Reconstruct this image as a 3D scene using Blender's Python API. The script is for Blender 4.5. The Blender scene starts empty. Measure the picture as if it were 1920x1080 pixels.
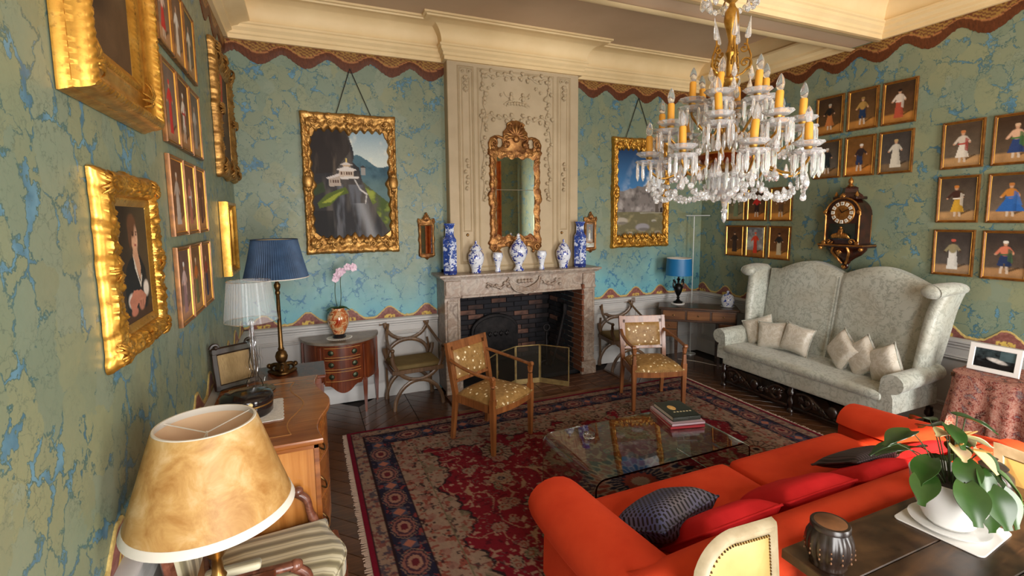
import bpy, math, random
import numpy as np
from mathutils import Vector, Matrix, noise as mnoise
random.seed(7)
PI = math.pi
scene = bpy.context.scene
COL = scene.collection

# ------------------------------------------------------------------ camera, light, exposure
CAM_H = 1.95
F_PX, YAW, PITCH, ROLL, CY = 906.4456, 0.402715, -0.108603, -0.00874, 503.96
def camera():
    fw = Vector((math.sin(YAW)*math.cos(PITCH), math.cos(YAW)*math.cos(PITCH), math.sin(PITCH)))
    r0 = Vector((math.cos(YAW), -math.sin(YAW), 0)); u0 = r0.cross(fw)
    r = math.cos(ROLL)*r0 + math.sin(ROLL)*u0
    u = -math.sin(ROLL)*r0 + math.cos(ROLL)*u0
    cd = bpy.data.cameras.new('camera'); co = bpy.data.objects.new('camera', cd); COL.objects.link(co)
    cd.sensor_width = 36; cd.lens = F_PX/1920*36; cd.shift_y = (CY-540)/1920; cd.clip_start = 0.02
    m = Matrix.Identity(4)
    for i in range(3):
        m[i][0], m[i][1], m[i][2] = r[i], u[i], -fw[i]
    m[2][3] = CAM_H
    co.matrix_world = m
    scene.camera = co
camera()
scene.view_settings.view_transform = 'Standard'
scene.view_settings.look = 'None'
scene.view_settings.gamma = 1
scene.view_settings.exposure = -0.10
scene.view_settings.use_curve_mapping = False

# room: left wall, right wall, back wall, front wall (behind the camera)
A, B, D, FR = -0.6, 5.18, 5.29, -1.5
ZC = 3.96            # ceiling
WINDOWS = [(0.0, 1.5), (3.05, 4.4)]   # window openings of the front wall along X
WZ0, WZ1 = 0.25, 2.9

w = bpy.data.worlds.new('sky'); scene.world = w; w.use_nodes = True
bg = w.node_tree.nodes['Background']
sky = w.node_tree.nodes.new('ShaderNodeTexSky'); sky.sky_type = 'HOSEK_WILKIE'
sky.sun_direction = Vector((-0.9, -1.0, 0.675)).normalized(); sky.turbidity = 3
w.node_tree.links.new(sky.outputs[0], bg.inputs[0]); bg.inputs[1].default_value = 0.6

def light(name, typ, loc, energy, color, rot=None, size=None, size_y=None, direction=None):
    l = bpy.data.lights.new(name, typ); l.energy = energy; l.color = color
    if size:
        if typ == 'AREA':
            l.shape = 'RECTANGLE'; l.size = size; l.size_y = size_y or size
    o = bpy.data.objects.new(name, l); COL.objects.link(o); o.location = loc
    if direction is not None:
        o.rotation_euler = Vector(direction).to_track_quat('-Z', 'Z').to_euler()
    return l
sun = light('sun', 'SUN', (-4, -6, 6), 22.0, (1.0, 0.82, 0.60), direction=(0.9, 1.0, -0.675)); sun.angle = 0.009
for (x0, x1) in WINDOWS:            # daylight in the two window openings
    light('window_daylight', 'AREA', ((x0+x1)/2, FR-0.06, (WZ0+WZ1)/2), 230, (1.0, 0.975, 0.94), size=x1-x0, size_y=WZ1-WZ0, direction=(0, 1, 0))
# ------------------------------------------------------------------ helpers
class MB:
    """collects geometry for one mesh"""
    def __init__(s): s.v = []; s.f = []; s.c = None
    def add(s, vs, fs):
        n = len(s.v); s.v += [tuple(p) for p in vs]; s.f += [tuple(i+n for i in q) for q in fs]; return n
    def merge(s, o, M=None):
        vs = o.v if M is None else [tuple(M @ Vector(p)) for p in o.v]
        s.add(vs, o.f); return s
    def xf(s, M):
        s.v = [tuple(M @ Vector(p)) for p in s.v]; return s
    def box(s, c, d, b=0.0, rz=0, M=None):
        hx, hy, hz = d[0]/2, d[1]/2, d[2]/2
        b = min(b, hx*.95, hy*.95, hz*.95)
        vs = []; fs = []
        if b <= 0:
            for z in (-hz, hz):
                for x, y in ((-hx,-hy),(hx,-hy),(hx,hy),(-hx,hy)): vs.append((x,y,z))
            fs = [(3,2,1,0),(4,5,6,7),(0,1,5,4),(1,2,6,5),(2,3,7,6),(3,0,4,7)]
        else:
            idx = {}
            for sx in (-1,1):
                for sy in (-1,1):
                    for sz in (-1,1):
                        for ax in range(3):
                            p = [sx*(hx-b), sy*(hy-b), sz*(hz-b)]
                            p[ax] = (sx*hx, sy*hy, sz*hz)[ax]
                            idx[(sx,sy,sz,ax)] = len(vs); vs.append(tuple(p))
            def orient(q):
                ps = [Vector(vs[i]) for i in q]; n = (ps[1]-ps[0]).cross(ps[2]-ps[0])
                c0 = sum(ps, Vector())/len(ps)
                return tuple(q) if n.dot(c0) > 0 else tuple(reversed(q))
            for ax in range(3):
                o1, o2 = [i for i in range(3) if i != ax]
                for sg in (-1,1):
                    q = []
                    for a, c2 in ((-1,-1),(1,-1),(1,1),(-1,1)):
                        k = [0,0,0]; k[ax]=sg; k[o1]=a; k[o2]=c2; q.append(idx[(k[0],k[1],k[2],ax)])
                    fs.append(orient(q))
                for a in (-1,1):
                    for c2 in (-1,1):
                        k0=[0,0,0]; k1=[0,0,0]; k0[ax]=-1; k1[ax]=1
                        for k in (k0,k1): k[o1]=a; k[o2]=c2
                        fs.append(orient([idx[(*k0,o1)], idx[(*k1,o1)], idx[(*k1,o2)], idx[(*k0,o2)]]))
            for sx in (-1,1):
                for sy in (-1,1):
                    for sz in (-1,1): fs.append(orient([idx[(sx,sy,sz,a)] for a in range(3)]))
        T = Matrix.Translation(Vector(c)) @ Matrix.Rotation(rz, 4, 'Z')
        if M is not None: T = M @ T
        s.add([T @ Vector(p) for p in vs], fs); return s
    def lathe(s, prof, n=24, c=(0,0,0), M=None, sx=1, sy=1, flute=0, fl_n=0):
        vs = []; fs = []; m = len(prof)
        for i in range(n):
            a = 2*PI*i/n
            for (r, z) in prof:
                rr = r*(1+flute*math.cos(fl_n*a)) if fl_n else r
                vs.append((c[0]+rr*sx*math.cos(a), c[1]+rr*sy*math.sin(a), c[2]+z))
        for i in range(n):
            j = (i+1) % n
            for k in range(m-1):
                if prof[k][0] < 1e-6 and prof[k+1][0] < 1e-6: continue
                if prof[k][0] < 1e-6: fs.append((i*m+k, j*m+k+1, i*m+k+1))
                elif prof[k+1][0] < 1e-6: fs.append((i*m+k, j*m+k, i*m+k+1))
                else: fs.append((i*m+k, j*m+k, j*m+k+1, i*m+k+1))
        if M is not None: vs = [M @ Vector(p) for p in vs]
        s.add(vs, fs); return s
    def tube(s, pts, rad, n=8, caps=True, sq=None):
        """tube along points; rad number, list, or list of (a,b) half axes; sq = up hint for flat section"""
        P = [Vector(p) for p in pts]; k = len(P)
        if not isinstance(rad, (list, tuple)): rad = [rad]*k
        up = Vector(sq) if sq is not None else None
        t0 = (P[1]-P[0]).normalized()
        nrm = up if up is not None else (Vector((0,0,1)) if abs(t0.z) < .9 else Vector((1,0,0)))
        vs = []; fs = []
        for i in range(k):
            t = (P[min(i+1,k-1)]-P[max(i-1,0)]).normalized()
            if up is not None: nrm = up
            nr = (nrm - t*nrm.dot(t))
            if nr.length < 1e-5: nr = t.orthogonal()
            nr.normalize(); bn = t.cross(nr); nrm = nr
            ra = rad[i] if isinstance(rad[i], (tuple, list)) else (rad[i], rad[i])
            for j in range(n):
                a = 2*PI*(j+.5)/n
                if n == 4:
                    ca, sa = (math.cos(a)*1.41421, math.sin(a)*1.41421)
                else: ca, sa = math.cos(a), math.sin(a)
                vs.append(P[i] + nr*ra[0]*ca + bn*ra[1]*sa)
        for i in range(k-1):
            for j in range(n):
                j2 = (j+1) % n
                fs.append((i*n+j, i*n+j2, (i+1)*n+j2, (i+1)*n+j))
        if caps:
            fs.append(tuple(reversed(range(n)))); fs.append(tuple(range((k-1)*n, k*n)))
        s.add(vs, fs); return s
    def prism(s, outline, t0, t1, plane='XZ', M=None, bev=0):
        """outline 2D (counter-clockwise) extruded from t0 to t1 along the third axis"""
        n = len(outline)
        def mp(u, v, t):
            return {'XZ': (u, t, v), 'XY': (u, v, t), 'YZ': (t, u, v)}[plane]
        ar = sum(outline[i][0]*outline[(i+1)%n][1]-outline[(i+1)%n][0]*outline[i][1] for i in range(n))
        o = outline if ar > 0 else list(reversed(outline))
        rings = [(o, t0), (o, t1)]
        if bev:
            oi = inset(o, bev)
            sg = 1 if t1 > t0 else -1
            rings = [(oi, t0), (o, t0+sg*bev), (o, t1-sg*bev), (oi, t1)]
        vs = []
        for ol, t in rings: vs += [mp(u, v, t) for u, v in ol]
        fs = [tuple(range(n)), tuple(reversed(range((len(rings)-1)*n, len(rings)*n)))]
        for r in range(len(rings)-1):
            for i in range(n):
                j = (i+1) % n
                fs.append((r*n+j, r*n+i, (r+1)*n+i, (r+1)*n+j))
        if plane == 'XY' or plane == 'YZ': fs = [tuple(reversed(q)) for q in fs]
        if t1 < t0: fs = [tuple(reversed(q)) for q in fs]
        if M is not None: vs = [M @ Vector(p) for p in vs]
        s.add(vs, fs); return s
    def grid(s, fn, nu, nv, cu=False, cv=False, flip=False):
        vs = [fn(i/(nu if cu else nu-1), j/(nv if cv else nv-1)) for i in range(nu) for j in range(nv)]
        fs = []
        for i in range(nu if cu else nu-1):
            for j in range(nv if cv else nv-1):
                a, b2, c2, d = i*nv+j, ((i+1)%nu)*nv+j, ((i+1)%nu)*nv+(j+1)%nv, i*nv+(j+1)%nv
                fs.append((a,d,c2,b2) if flip else (a,b2,c2,d))
        s.add(vs, fs); return s
    def ball(s, c, r, n=10, m=7, M=None):
        """ellipsoid"""
        if not isinstance(r, (tuple, list)): r = (r, r, r)
        vs = [(0,0,-r[2])]
        for j in range(1, m):
            t = -PI/2+PI*j/m
            for i in range(n):
                a = 2*PI*i/n
                vs.append((r[0]*math.cos(t)*math.cos(a), r[1]*math.cos(t)*math.sin(a), r[2]*math.sin(t)))
        vs.append((0,0,r[2])); fs = []
        for i in range(n): fs.append((0, 1+(i+1)%n, 1+i))
        for j in range(m-2):
            for i in range(n):
                fs.append((1+j*n+i, 1+j*n+(i+1)%n, 1+(j+1)*n+(i+1)%n, 1+(j+1)*n+i))
        l = len(vs)-1
        for i in range(n): fs.append((1+(m-2)*n+i, 1+(m-2)*n+(i+1)%n, l))
        T = Matrix.Translation(Vector(c))
        if M is not None: T = T @ M
        s.add([T @ Vector(p) for p in vs], fs); return s
    def sweep(s, path, prof, closed=False):
        """moulding: horizontal polyline path [(x,y)], profile [(out, z)]; 'out' is to the right-hand side of travel"""
        n = len(path); off = []
        for i in range(n):
            p = Vector(path[i]).to_2d() if False else Vector((path[i][0], path[i][1]))
            ns = []
            for a, b2 in ((i-1, i), (i, i+1)):
                if closed: a %= n; b2 %= n
                if a < 0 or b2 >= n: continue
                d = Vector((path[b2][0]-path[a][0], path[b2][1]-path[a][1])).normalized()
                ns.append(Vector((d.y, -d.x)))
            if len(ns) == 1: m = ns[0]
            else:
                m = ns[0]+ns[1]; m = m/ max(1e-6, m.dot(ns[0]))
            off.append((p, m))
        vs = []; fs = []; k = len(prof)
        for p, m in off:
            for (o, z) in prof: vs.append((p.x+m.x*o, p.y+m.y*o, z))
        for i in range(n if closed else n-1):
            j = (i+1) % n
            for q in range(k-1): fs.append((i*k+q, j*k+q, j*k+q+1, i*k+q+1))
        s.add(vs, fs); return s
    def build(s, name, mat, parent=None, loc=None, rot=None, smooth=40, cols=None, label=None):
        me = bpy.data.meshes.new(name); me.from_pydata(s.v, [], s.f); me.update()
        if cols is not None:
            at = me.color_attributes.new('Col', 'FLOAT_COLOR', 'POINT')
            at.data.foreach_set('color', np.asarray(cols, dtype=np.float32).ravel())
        if mat is not None: me.materials.append(mat)
        if smooth:
            me.shade_smooth()
            if smooth < 180: me.set_sharp_from_angle(angle=math.radians(smooth))
        return link(name, me, parent, loc, rot, label)

def inset(o, b):
    n = len(o); r = []
    for i in range(n):
        p0, p, p1 = Vector(o[i-1]), Vector(o[i]), Vector(o[(i+1) % n])
        d0 = (p-p0); d1 = (p1-p)
        if d0.length < 1e-9: d0 = d1
        if d1.length < 1e-9: d1 = d0
        d0.normalize(); d1.normalize()
        m = Vector((-d0.y, d0.x))+Vector((-d1.y, d1.x))
        if m.length < 1e-6: m = Vector((-d0.y, d0.x))
        m.normalize(); q = p+m*b; r.append((q.x, q.y))
    return r

def link(name, me, parent=None, loc=None, rot=None, label=None):
    o = bpy.data.objects.new(name, me); COL.objects.link(o)
    if parent is not None: o.parent = parent
    if loc is not None: o.location = loc
    if rot is not None: o.rotation_euler = rot
    if label: o['label'] = label
    return o
def tag(o, label, cat, group=None):
    o['label'] = label; o['category'] = cat
    if group: o['group'] = group
    return o
def thing(name, label, cat, loc=(0,0,0), rz=0, group=None, rot=None):
    o = bpy.data.objects.new(name, None); COL.objects.link(o); o.empty_display_size = .05
    o.location = loc; o.rotation_euler = rot if rot is not None else (0,0,rz)
    return tag(o, label, cat, group)
def struct(o): o['kind'] = 'structure'; return o
def kids(o): return [c for c in bpy.data.objects if c.parent == o]
def dup(root, loc, rz, label, rot=None):
    """copy of a thing with its parts and sub-parts"""
    r = root.copy(); COL.objects.link(r); r.location = loc
    r.rotation_euler = rot if rot is not None else (0,0,rz)
    r['label'] = label
    for ch in list(root.children):
        c = ch.copy(); COL.objects.link(c); c.parent = r
        for g in list(ch.children):
            d = g.copy(); COL.objects.link(d); d.parent = c
    return r
def inst(src, name, parent, loc=None, rot=None, scale=None):
    o = link(name, src if isinstance(src, bpy.types.Mesh) else src.data, parent, loc, rot)
    if scale is not None: o.scale = scale
    return o
def bez(p, n=12):
    """Catmull-Rom through points"""
    P = [Vector(q) for q in p]; out = []
    for i in range(len(P)-1):
        p0 = P[max(i-1,0)]; p1 = P[i]; p2 = P[i+1]; p3 = P[min(i+2,len(P)-1)]
        for k in range(n):
            t = k/n
            out.append(.5*((2*p1)+(p2-p0)*t+(2*p0-5*p1+4*p2-p3)*t*t+(3*p1-p0-3*p2+p3)*t**3))
    out.append(P[-1]); return out
def lerp(a, b, t): return a+(b-a)*t
def nz(x, y, z=0): return mnoise.noise(Vector((x, y, z)))

# ------------------------------------------------------------------ materials
def srgb(r, g, b):
    f = lambda c: (c/255/12.92) if c/255 <= .04045 else ((c/255+.055)/1.055)**2.4
    return (f(r), f(g), f(b), 1)
MATS = {}
class NT:
    def __init__(s, name):
        s.m = bpy.data.materials.new(name); s.m.use_nodes = True; s.t = s.m.node_tree
        s.b = s.t.nodes['Principled BSDF']; s.tc = None
    def n(s, typ, **kw):
        x = s.t.nodes.new('ShaderNode'+typ)
        for k, v in kw.items():
            if k in ('operation', 'data_type', 'blend_type', 'feature', 'noise_dimensions', 'wave_type', 'bands_direction', 'layer_name', 'clamp', 'interpolation_type', 'wave_profile'): setattr(x, k, v)
            else: x.inputs[k.replace('_', ' ')].default_value = v
        return x
    def l(s, a, b): s.t.links.new(a, b)
    def coord(s):
        if s.tc is None: s.tc = s.t.nodes.new('ShaderNodeTexCoord')
        return s.tc.outputs['Object']
    def mapv(s, scale=(1,1,1), rot=(0,0,0), src=None):
        m = s.t.nodes.new('ShaderNodeMapping'); m.inputs['Scale'].default_value = scale; m.inputs['Rotation'].default_value = rot
        s.l(src or s.coord(), m.inputs[0]); return m.outputs[0]
    def noise(s, scale, detail=3, rough=.5, vec=None, dist=0):
        x = s.n('TexNoise', Scale=scale, Detail=detail, Roughness=rough, Distortion=dist); s.l(vec or s.coord(), x.inputs['Vector']); return x.outputs['Fac']
    def ramp(s, fac, stops):
        r = s.t.nodes.new('ShaderNodeValToRGB'); e = r.color_ramp.elements
        while len(e) > 1: e.remove(e[-1])
        for i, (p, c) in enumerate(stops):
            q = e[0] if i == 0 else e.new(p)
            q.position = p; q.color = c if len(c) == 4 else (*c, 1)
        s.l(fac, r.inputs[0]); return r.outputs[0]
    def mix(s, fac, a, b, mode='MIX'):
        x = s.t.nodes.new('ShaderNodeMix'); x.data_type = 'RGBA'; x.blend_type = mode
        for i, v in ((0, fac), (6, a), (7, b)):
            if hasattr(v, 'is_linked'): s.l(v, x.inputs[i])
            else: x.inputs[i].default_value = v
        return x.outputs[2]
    def math(s, op, a, b=None):
        x = s.t.nodes.new('ShaderNodeMath'); x.operation = op
        for i, v in ((0, a), (1, b)):
            if v is None: continue
            if hasattr(v, 'is_linked'): s.l(v, x.inputs[i])
            else: x.inputs[i].default_value = v
        return x.outputs[0]
    def mr(s, v, a, b, c, d):
        x = s.t.nodes.new('ShaderNodeMapRange'); s.l(v, x.inputs[0])
        for i, q in enumerate((a, b, c, d)):
            if hasattr(q, 'is_linked'): s.l(q, x.inputs[i+1])
            else: x.inputs[i+1].default_value = q
        return x.outputs[0]
    def bump(s, h, strength=.3, dist=.01):
        x = s.n('Bump', Strength=strength, Distance=dist); s.l(h, x.inputs['Height']); s.l(x.outputs[0], s.b.inputs['Normal']); return x
    def setc(s, col=None, rough=None, metal=None, spec=None):
        for k, v in (('Base Color', col), ('Roughness', rough), ('Metallic', metal), ('Specular IOR Level', spec)):
            if v is None: continue
            if hasattr(v, 'is_linked'): s.l(v, s.b.inputs[k])
            else: s.b.inputs[k].default_value = v
        return s
def mnoisy(name, c1, c2, scale=8, rough=.5, metal=0, bump=0, bscale=None, detail=4, stretch=(1,1,1), spec=.5, bdist=.005, lo=.3, hi=.7):
    t = NT(name); v = t.mapv(stretch)
    f = t.noise(scale, detail, .55, v)
    t.setc(t.ramp(f, [(lo, c1), (hi, c2)]), rough, metal, spec)
    if bump: t.bump(t.noise(bscale or scale*3, 4, .6, v), bump, bdist)
    MATS[name] = t.m; return t.m
def mplain(name, c, rough=.5, metal=0, spec=.5, **kw):
    t = NT(name); t.setc(c, rough, metal, spec)
    for k, v in kw.items(): t.b.inputs[k.replace('_', ' ')].default_value = v
    MATS[name] = t.m; return t.m
def mwood(name, dark, mid, light_, scale=1.0, rough=.35, axis='Z', coat=.3):
    t = NT(name)
    st = {'X': (1.5, 22, 22), 'Y': (22, 1.5, 22), 'Z': (22, 22, 1.5)}[axis]
    v = t.mapv(tuple(q*scale for q in st))
    f = t.noise(1.0, 6, .6, v, 1.2)
    g = t.noise(3.5*scale, 3, .5)
    c = t.ramp(f, [(.28, dark), (.5, mid), (.72, light_)])
    c = t.mix(t.mr(g, .35, .65, 0, .55), c, dark)
    t.setc(c, rough); t.b.inputs['Coat Weight'].default_value = coat; t.b.inputs['Coat Roughness'].default_value = .15
    t.bump(f, .06, .003); MATS[name] = t.m; return t.m
def mcol(name, rough=.6, noise_amt=.15, nscale=60, spec=.3, bump=0, metal=0):
    """colour comes from the mesh's painted colour attribute"""
    t = NT(name); a = t.t.nodes.new('ShaderNodeVertexColor'); a.layer_name = 'Col'
    f = t.noise(nscale, 3, .6)
    c = t.mix(1.0, a.outputs[0], t.ramp(f, [(.3, (1-noise_amt,)*3), (.7, (1+noise_amt*.3,)*3)]), 'MULTIPLY')
    t.setc(c, rough, metal, spec)
    if bump: t.bump(t.noise(nscale*2, 2, .6), bump, .004)
    MATS[name] = t.m; return t.m
# ------------------------------------------------------------------ materials of the room
def wallpaper(name='damask_wallpaper', painted_sheen=False):
    t = NT(name); co = t.coord()
    d = t.n('TexNoise', Scale=11.0, Detail=5.0, Roughness=.62); t.l(co, d.inputs['Vector'])
    sub = t.n('VectorMath', operation='SUBTRACT'); t.l(d.outputs['Color'], sub.inputs[0]); sub.inputs[1].default_value = (.5,.5,.5)
    sc = t.n('VectorMath', operation='SCALE', Scale=.16); t.l(sub.outputs[0], sc.inputs[0])
    ad = t.n('VectorMath', operation='ADD'); t.l(co, ad.inputs[0]); t.l(sc.outputs[0], ad.inputs[1])
    mp = t.mapv((1, 1, .82), src=ad.outputs[0])
    def edge(scale):
        x = t.n('TexVoronoi', feature='DISTANCE_TO_EDGE', Scale=scale); t.l(mp, x.inputs['Vector']); return x.outputs['Distance']
    e1 = edge(7.2); e2 = edge(22.0)
    cell = t.n('TexVoronoi', feature='F1', Scale=7.2); t.l(mp, cell.inputs['Vector'])
    wd = t.mr(t.noise(5.5, 4, .65), .44, .72, -.045, .105)
    gap = t.math('LESS_THAN', e1, wd)                                  # blue ground between the leaves
    rim = t.math('LESS_THAN', e1, t.math('ADD', wd, .030))
    vein = t.math('MULTIPLY', t.mr(e2, 0, .05, 1, 0), t.mr(t.noise(7, 2), .42, .6, 0, .75))
    rnd = t.n('SeparateColor'); t.l(cell.outputs['Color'], rnd.inputs[0])
    leaf = t.ramp(rnd.outputs[0], [(0, srgb(124,131,106)), (.4, srgb(135,139,107)), (.7, srgb(118,131,111)), (1, srgb(132,141,119))])
    leaf = t.mix(t.mr(t.noise(2.2, 3), .40, .72, 0, .45), leaf, srgb(108,130,112))
    leaf = t.mix(vein, leaf, srgb(76,94,82))
    blue = t.ramp(t.noise(14, 3), [(.35, srgb(68,106,126)), (.65, srgb(98,140,160))])
    c = t.mix(t.math('MULTIPLY', rim, .85), leaf, srgb(66,98,96)); c = t.mix(gap, c, blue)
    if painted_sheen:        # cool daylight sheen painted into the colour, turquoise low on the chimney wall
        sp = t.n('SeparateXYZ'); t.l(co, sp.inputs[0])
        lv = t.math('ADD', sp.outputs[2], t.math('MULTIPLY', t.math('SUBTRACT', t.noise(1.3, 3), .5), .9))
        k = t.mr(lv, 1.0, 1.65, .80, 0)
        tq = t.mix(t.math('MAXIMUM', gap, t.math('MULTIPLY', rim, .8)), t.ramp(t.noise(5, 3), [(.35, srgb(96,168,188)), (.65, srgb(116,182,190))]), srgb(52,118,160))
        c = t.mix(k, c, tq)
    t.setc(c, t.mr(t.noise(20, 3), .3, .7, .38, .52), 0, .5)
    h = t.math('ADD', t.math('MULTIPLY', gap, -1.0), t.math('MULTIPLY', t.noise(120, 2), .25))
    t.bump(h, .25, .003)
    return t.m
M_WALL = wallpaper(); M_WALL_BACK = wallpaper('damask_wallpaper_painted_sheen', True)
M_PLASTER = mnoisy('cream_plaster', srgb(222,194,144), srgb(232,206,158), 3, .6, bump=.05, bscale=30)
M_CEIL = mnoisy('ceiling_paint', srgb(190,162,132), srgb(200,172,142), 2, .7)
M_BREAST = mnoisy('taupe_stucco', srgb(176,156,124), srgb(188,168,136), 4, .6, bump=.05, bscale=25)
M_DADO = mnoisy('grey_white_panel_paint', srgb(178,176,174), srgb(194,192,190), 3, .5, bump=.03, bscale=20)
M_MARBLE = None
def marble():
    t = NT('pink_grey_marble')
    n1 = t.noise(6, 8, .62, None, 1.4); n2 = t.noise(18, 6, .6, None, .8)
    c = t.ramp(n1, [(.3, srgb(116,98,86)), (.45, srgb(172,158,144)), (.55, srgb(146,124,108)), (.7, srgb(190,178,166))])
    c = t.mix(t.mr(n2, .5, .68, 0, .6), c, srgb(98,84,78))
    t.setc(c, .32); return t.m
M_MARBLE = marble()
M_FLOOR_BASE = mplain('floor_joint', srgb(30,20,14), .8)
M_PLANK = mwood('oak_parquet', srgb(56,34,20), srgb(86,54,32), srgb(118,80,48), .9, .28, 'X', .4)
M_GLASS = mplain('window_glass', (1,1,1,1), .02, 0, .5, Transmission_Weight=1.0, IOR=1.02)
M_BORDER = mcol('painted_border', .5, .25, 90)

# ------------------------------------------------------------------ floor with herringbone planks
fl = struct(MB().box(((A+B)/2, (FR+D)/2, -.10), (B-A+.4, D-FR+.4, .17)).build('floor', M_FLOOR_BASE, smooth=0))
def planks():
    """chevron parquet: zig-zag columns of boards with mitred ends"""
    col, hw, g = .50, .17, .003
    def board(sg):
        h = col/2; o = [(-h+g, -sg*h-hw/2+g), (h-g, sg*h-hw/2+g), (h-g, sg*h+hw/2-g), (-h+g, -sg*h+hw/2-g)]
        return MB().prism(o, -.014, 0, 'XY', bev=.0015)
    me = {}; cnt = 0
    rug = (.40, 1.30, 3.95, 4.28)
    for ci in range(12):
        sg = 1 if ci % 2 == 0 else -1
        cx = A+.02+col*(ci+.5)
        if cx > B-.1: break
        y = .3
        while y < D:
            hid = rug[0] < cx-.25 and cx+.25 < rug[2] and rug[1] < y-.25 and y+.25 < rug[3]
            hearth = 1.3 < cx < 3.4 and y > 4.75
            if not hid and not hearth and y+.3 < D+.25:
                if sg not in me: me[sg] = board(sg).build('plank', M_PLANK, fl, (cx, y, 0), None, 0).data
                else: inst(me[sg], 'plank', fl, (cx, y, 0), None)
                cnt += 1
            y += hw
    return cnt
NPL = planks()

# ------------------------------------------------------------------ walls
struct(MB().box((A-.1, (FR+D)/2, 2.0), (.2, D-FR+.4, 4.2)).build('wall_left', M_WALL, smooth=0))
struct(MB().box((B+.1, (FR+D)/2, 2.0), (.2, D-FR+.4, 4.2)).build('wall_right', M_WALL, smooth=0))
FX0, FX1, FZ1 = 1.50, 3.03, 1.07          # fire opening
wb = MB()
wb.box(((A+FX0)/2, D+.1, 2.0), (FX0-A, .2, 4.2)); wb.box(((B+FX1)/2, D+.1, 2.0), (B-FX1, .2, 4.2))
wb.box(((FX0+FX1)/2, D+.1, (FZ1+4.1)/2), (FX1-FX0, .2, 4.1-FZ1))
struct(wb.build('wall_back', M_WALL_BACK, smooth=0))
wf = MB(); xs = [A] + [q for ww in WINDOWS for q in ww] + [B]
for i in range(0, len(xs), 2): wf.box(((xs[i]+xs[i+1])/2, FR-.1, 2.0), (xs[i+1]-xs[i], .2, 4.2))
for x0, x1 in WINDOWS:
    wf.box(((x0+x1)/2, FR-.1, WZ0/2-.05), (x1-x0, .2, WZ0+.1)); wf.box(((x0+x1)/2, FR-.1, (WZ1+4.1)/2), (x1-x0, .2, 4.1-WZ1))
struct(wf.build('wall_front', M_WALL, smooth=0))
M_WINFRAME = mplain('window_white_paint', srgb(225,222,214), .45)
for i, (x0, x1) in enumerate(WINDOWS):
    fb = MB(); xm = (x0+x1)/2; zc = (WZ0+WZ1)/2; h = WZ1-WZ0
    for x in (x0+.03, xm, x1-.03): fb.box((x, FR-.14, zc), (.06, .06, h), .006)
    for z in (WZ0+.03, WZ0+h*.36, WZ0+h*.68, WZ1-.03): fb.box((xm, FR-.14, z), (x1-x0, .05, .05), .006)
    struct(fb.build('window_%d' % (i+1), M_WINFRAME, smooth=30))
struct(MB().box(((A+B)/2, (FR+D)/2, ZC+.06), (B-A+.4, D-FR+.4, .12)).build('ceiling', M_CEIL, smooth=0))

# chimney breast
BX0, BX1, BY = 1.467, 3.08, 5.16
br = MB(); br.box(((BX0+BX1)/2, (BY+D)/2+.01, (1.28+ZC)/2), (BX1-BX0, D-BY+.02, ZC-1.28), .006)
chimney = struct(br.build('wall_chimney', M_BREAST, smooth=30))

# ------------------------------------------------------------------ cornice, cove, ceiling beam
cove = [(0,3.595),(.035,3.595),(.035,3.63),(.05,3.64),(.05,3.665),(.075,3.69),(.075,3.715),(.09,3.725),(.09,3.742),(.075,3.748),(.07,3.765)]
for k in range(1, 13):
    a = (k/12)*PI/2*.93; cove.append((.07+.165*(1-math.cos(a)), 3.765+.165*math.sin(a)))
cove += [(.24,3.922),(.262,3.925),(.268,3.938),(.29,3.942),(.29,3.962)]
narrow = [(0,3.595),(.04,3.595),(.04,3.635),(.08,3.66),(.08,3.685),(.13,3.70),(.15,3.72),(.21,3.735),(.23,3.75),(.23,3.77),(.20,3.80),(.20,3.96)]
struct(MB().sweep([(A,D),(BX0,D),(BX0,BY),(BX1,BY),(BX1,D),(B,D)], cove).build('trim_1', M_PLASTER, smooth=35))
struct(MB().sweep([(B,D-.02),(B,3.34)], narrow).build('trim_2', M_PLASTER, smooth=35))
struct(MB().sweep([(A,3.34),(A,D-.02)], narrow).build('trim_3', M_PLASTER, smooth=35))
beam = MB().box(((A+B)/2, 3.21, 3.79), (B-A, .27, .36))
beam_o = struct(beam.build('trim_4', M_CEIL, smooth=0))
struct(MB().sweep([(A,FR),(A,3.075),(B,3.075),(B,FR),(A,FR)], cove).build('trim_5', M_PLASTER, smooth=35))
edge = MB()
edge.sweep([(B,3.345),(A,3.345)], [(-.05,3.585),(.0,3.575),(.045,3.59),(.05,3.625),(.03,3.645),(.03,3.68),(.0,3.69)])
edge.sweep([(A,3.10),(B,3.10)], [(-.03,3.60),(0,3.588),(.045,3.582)])
struct(edge.build('trim_6', M_PLASTER, smooth=35))

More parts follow.
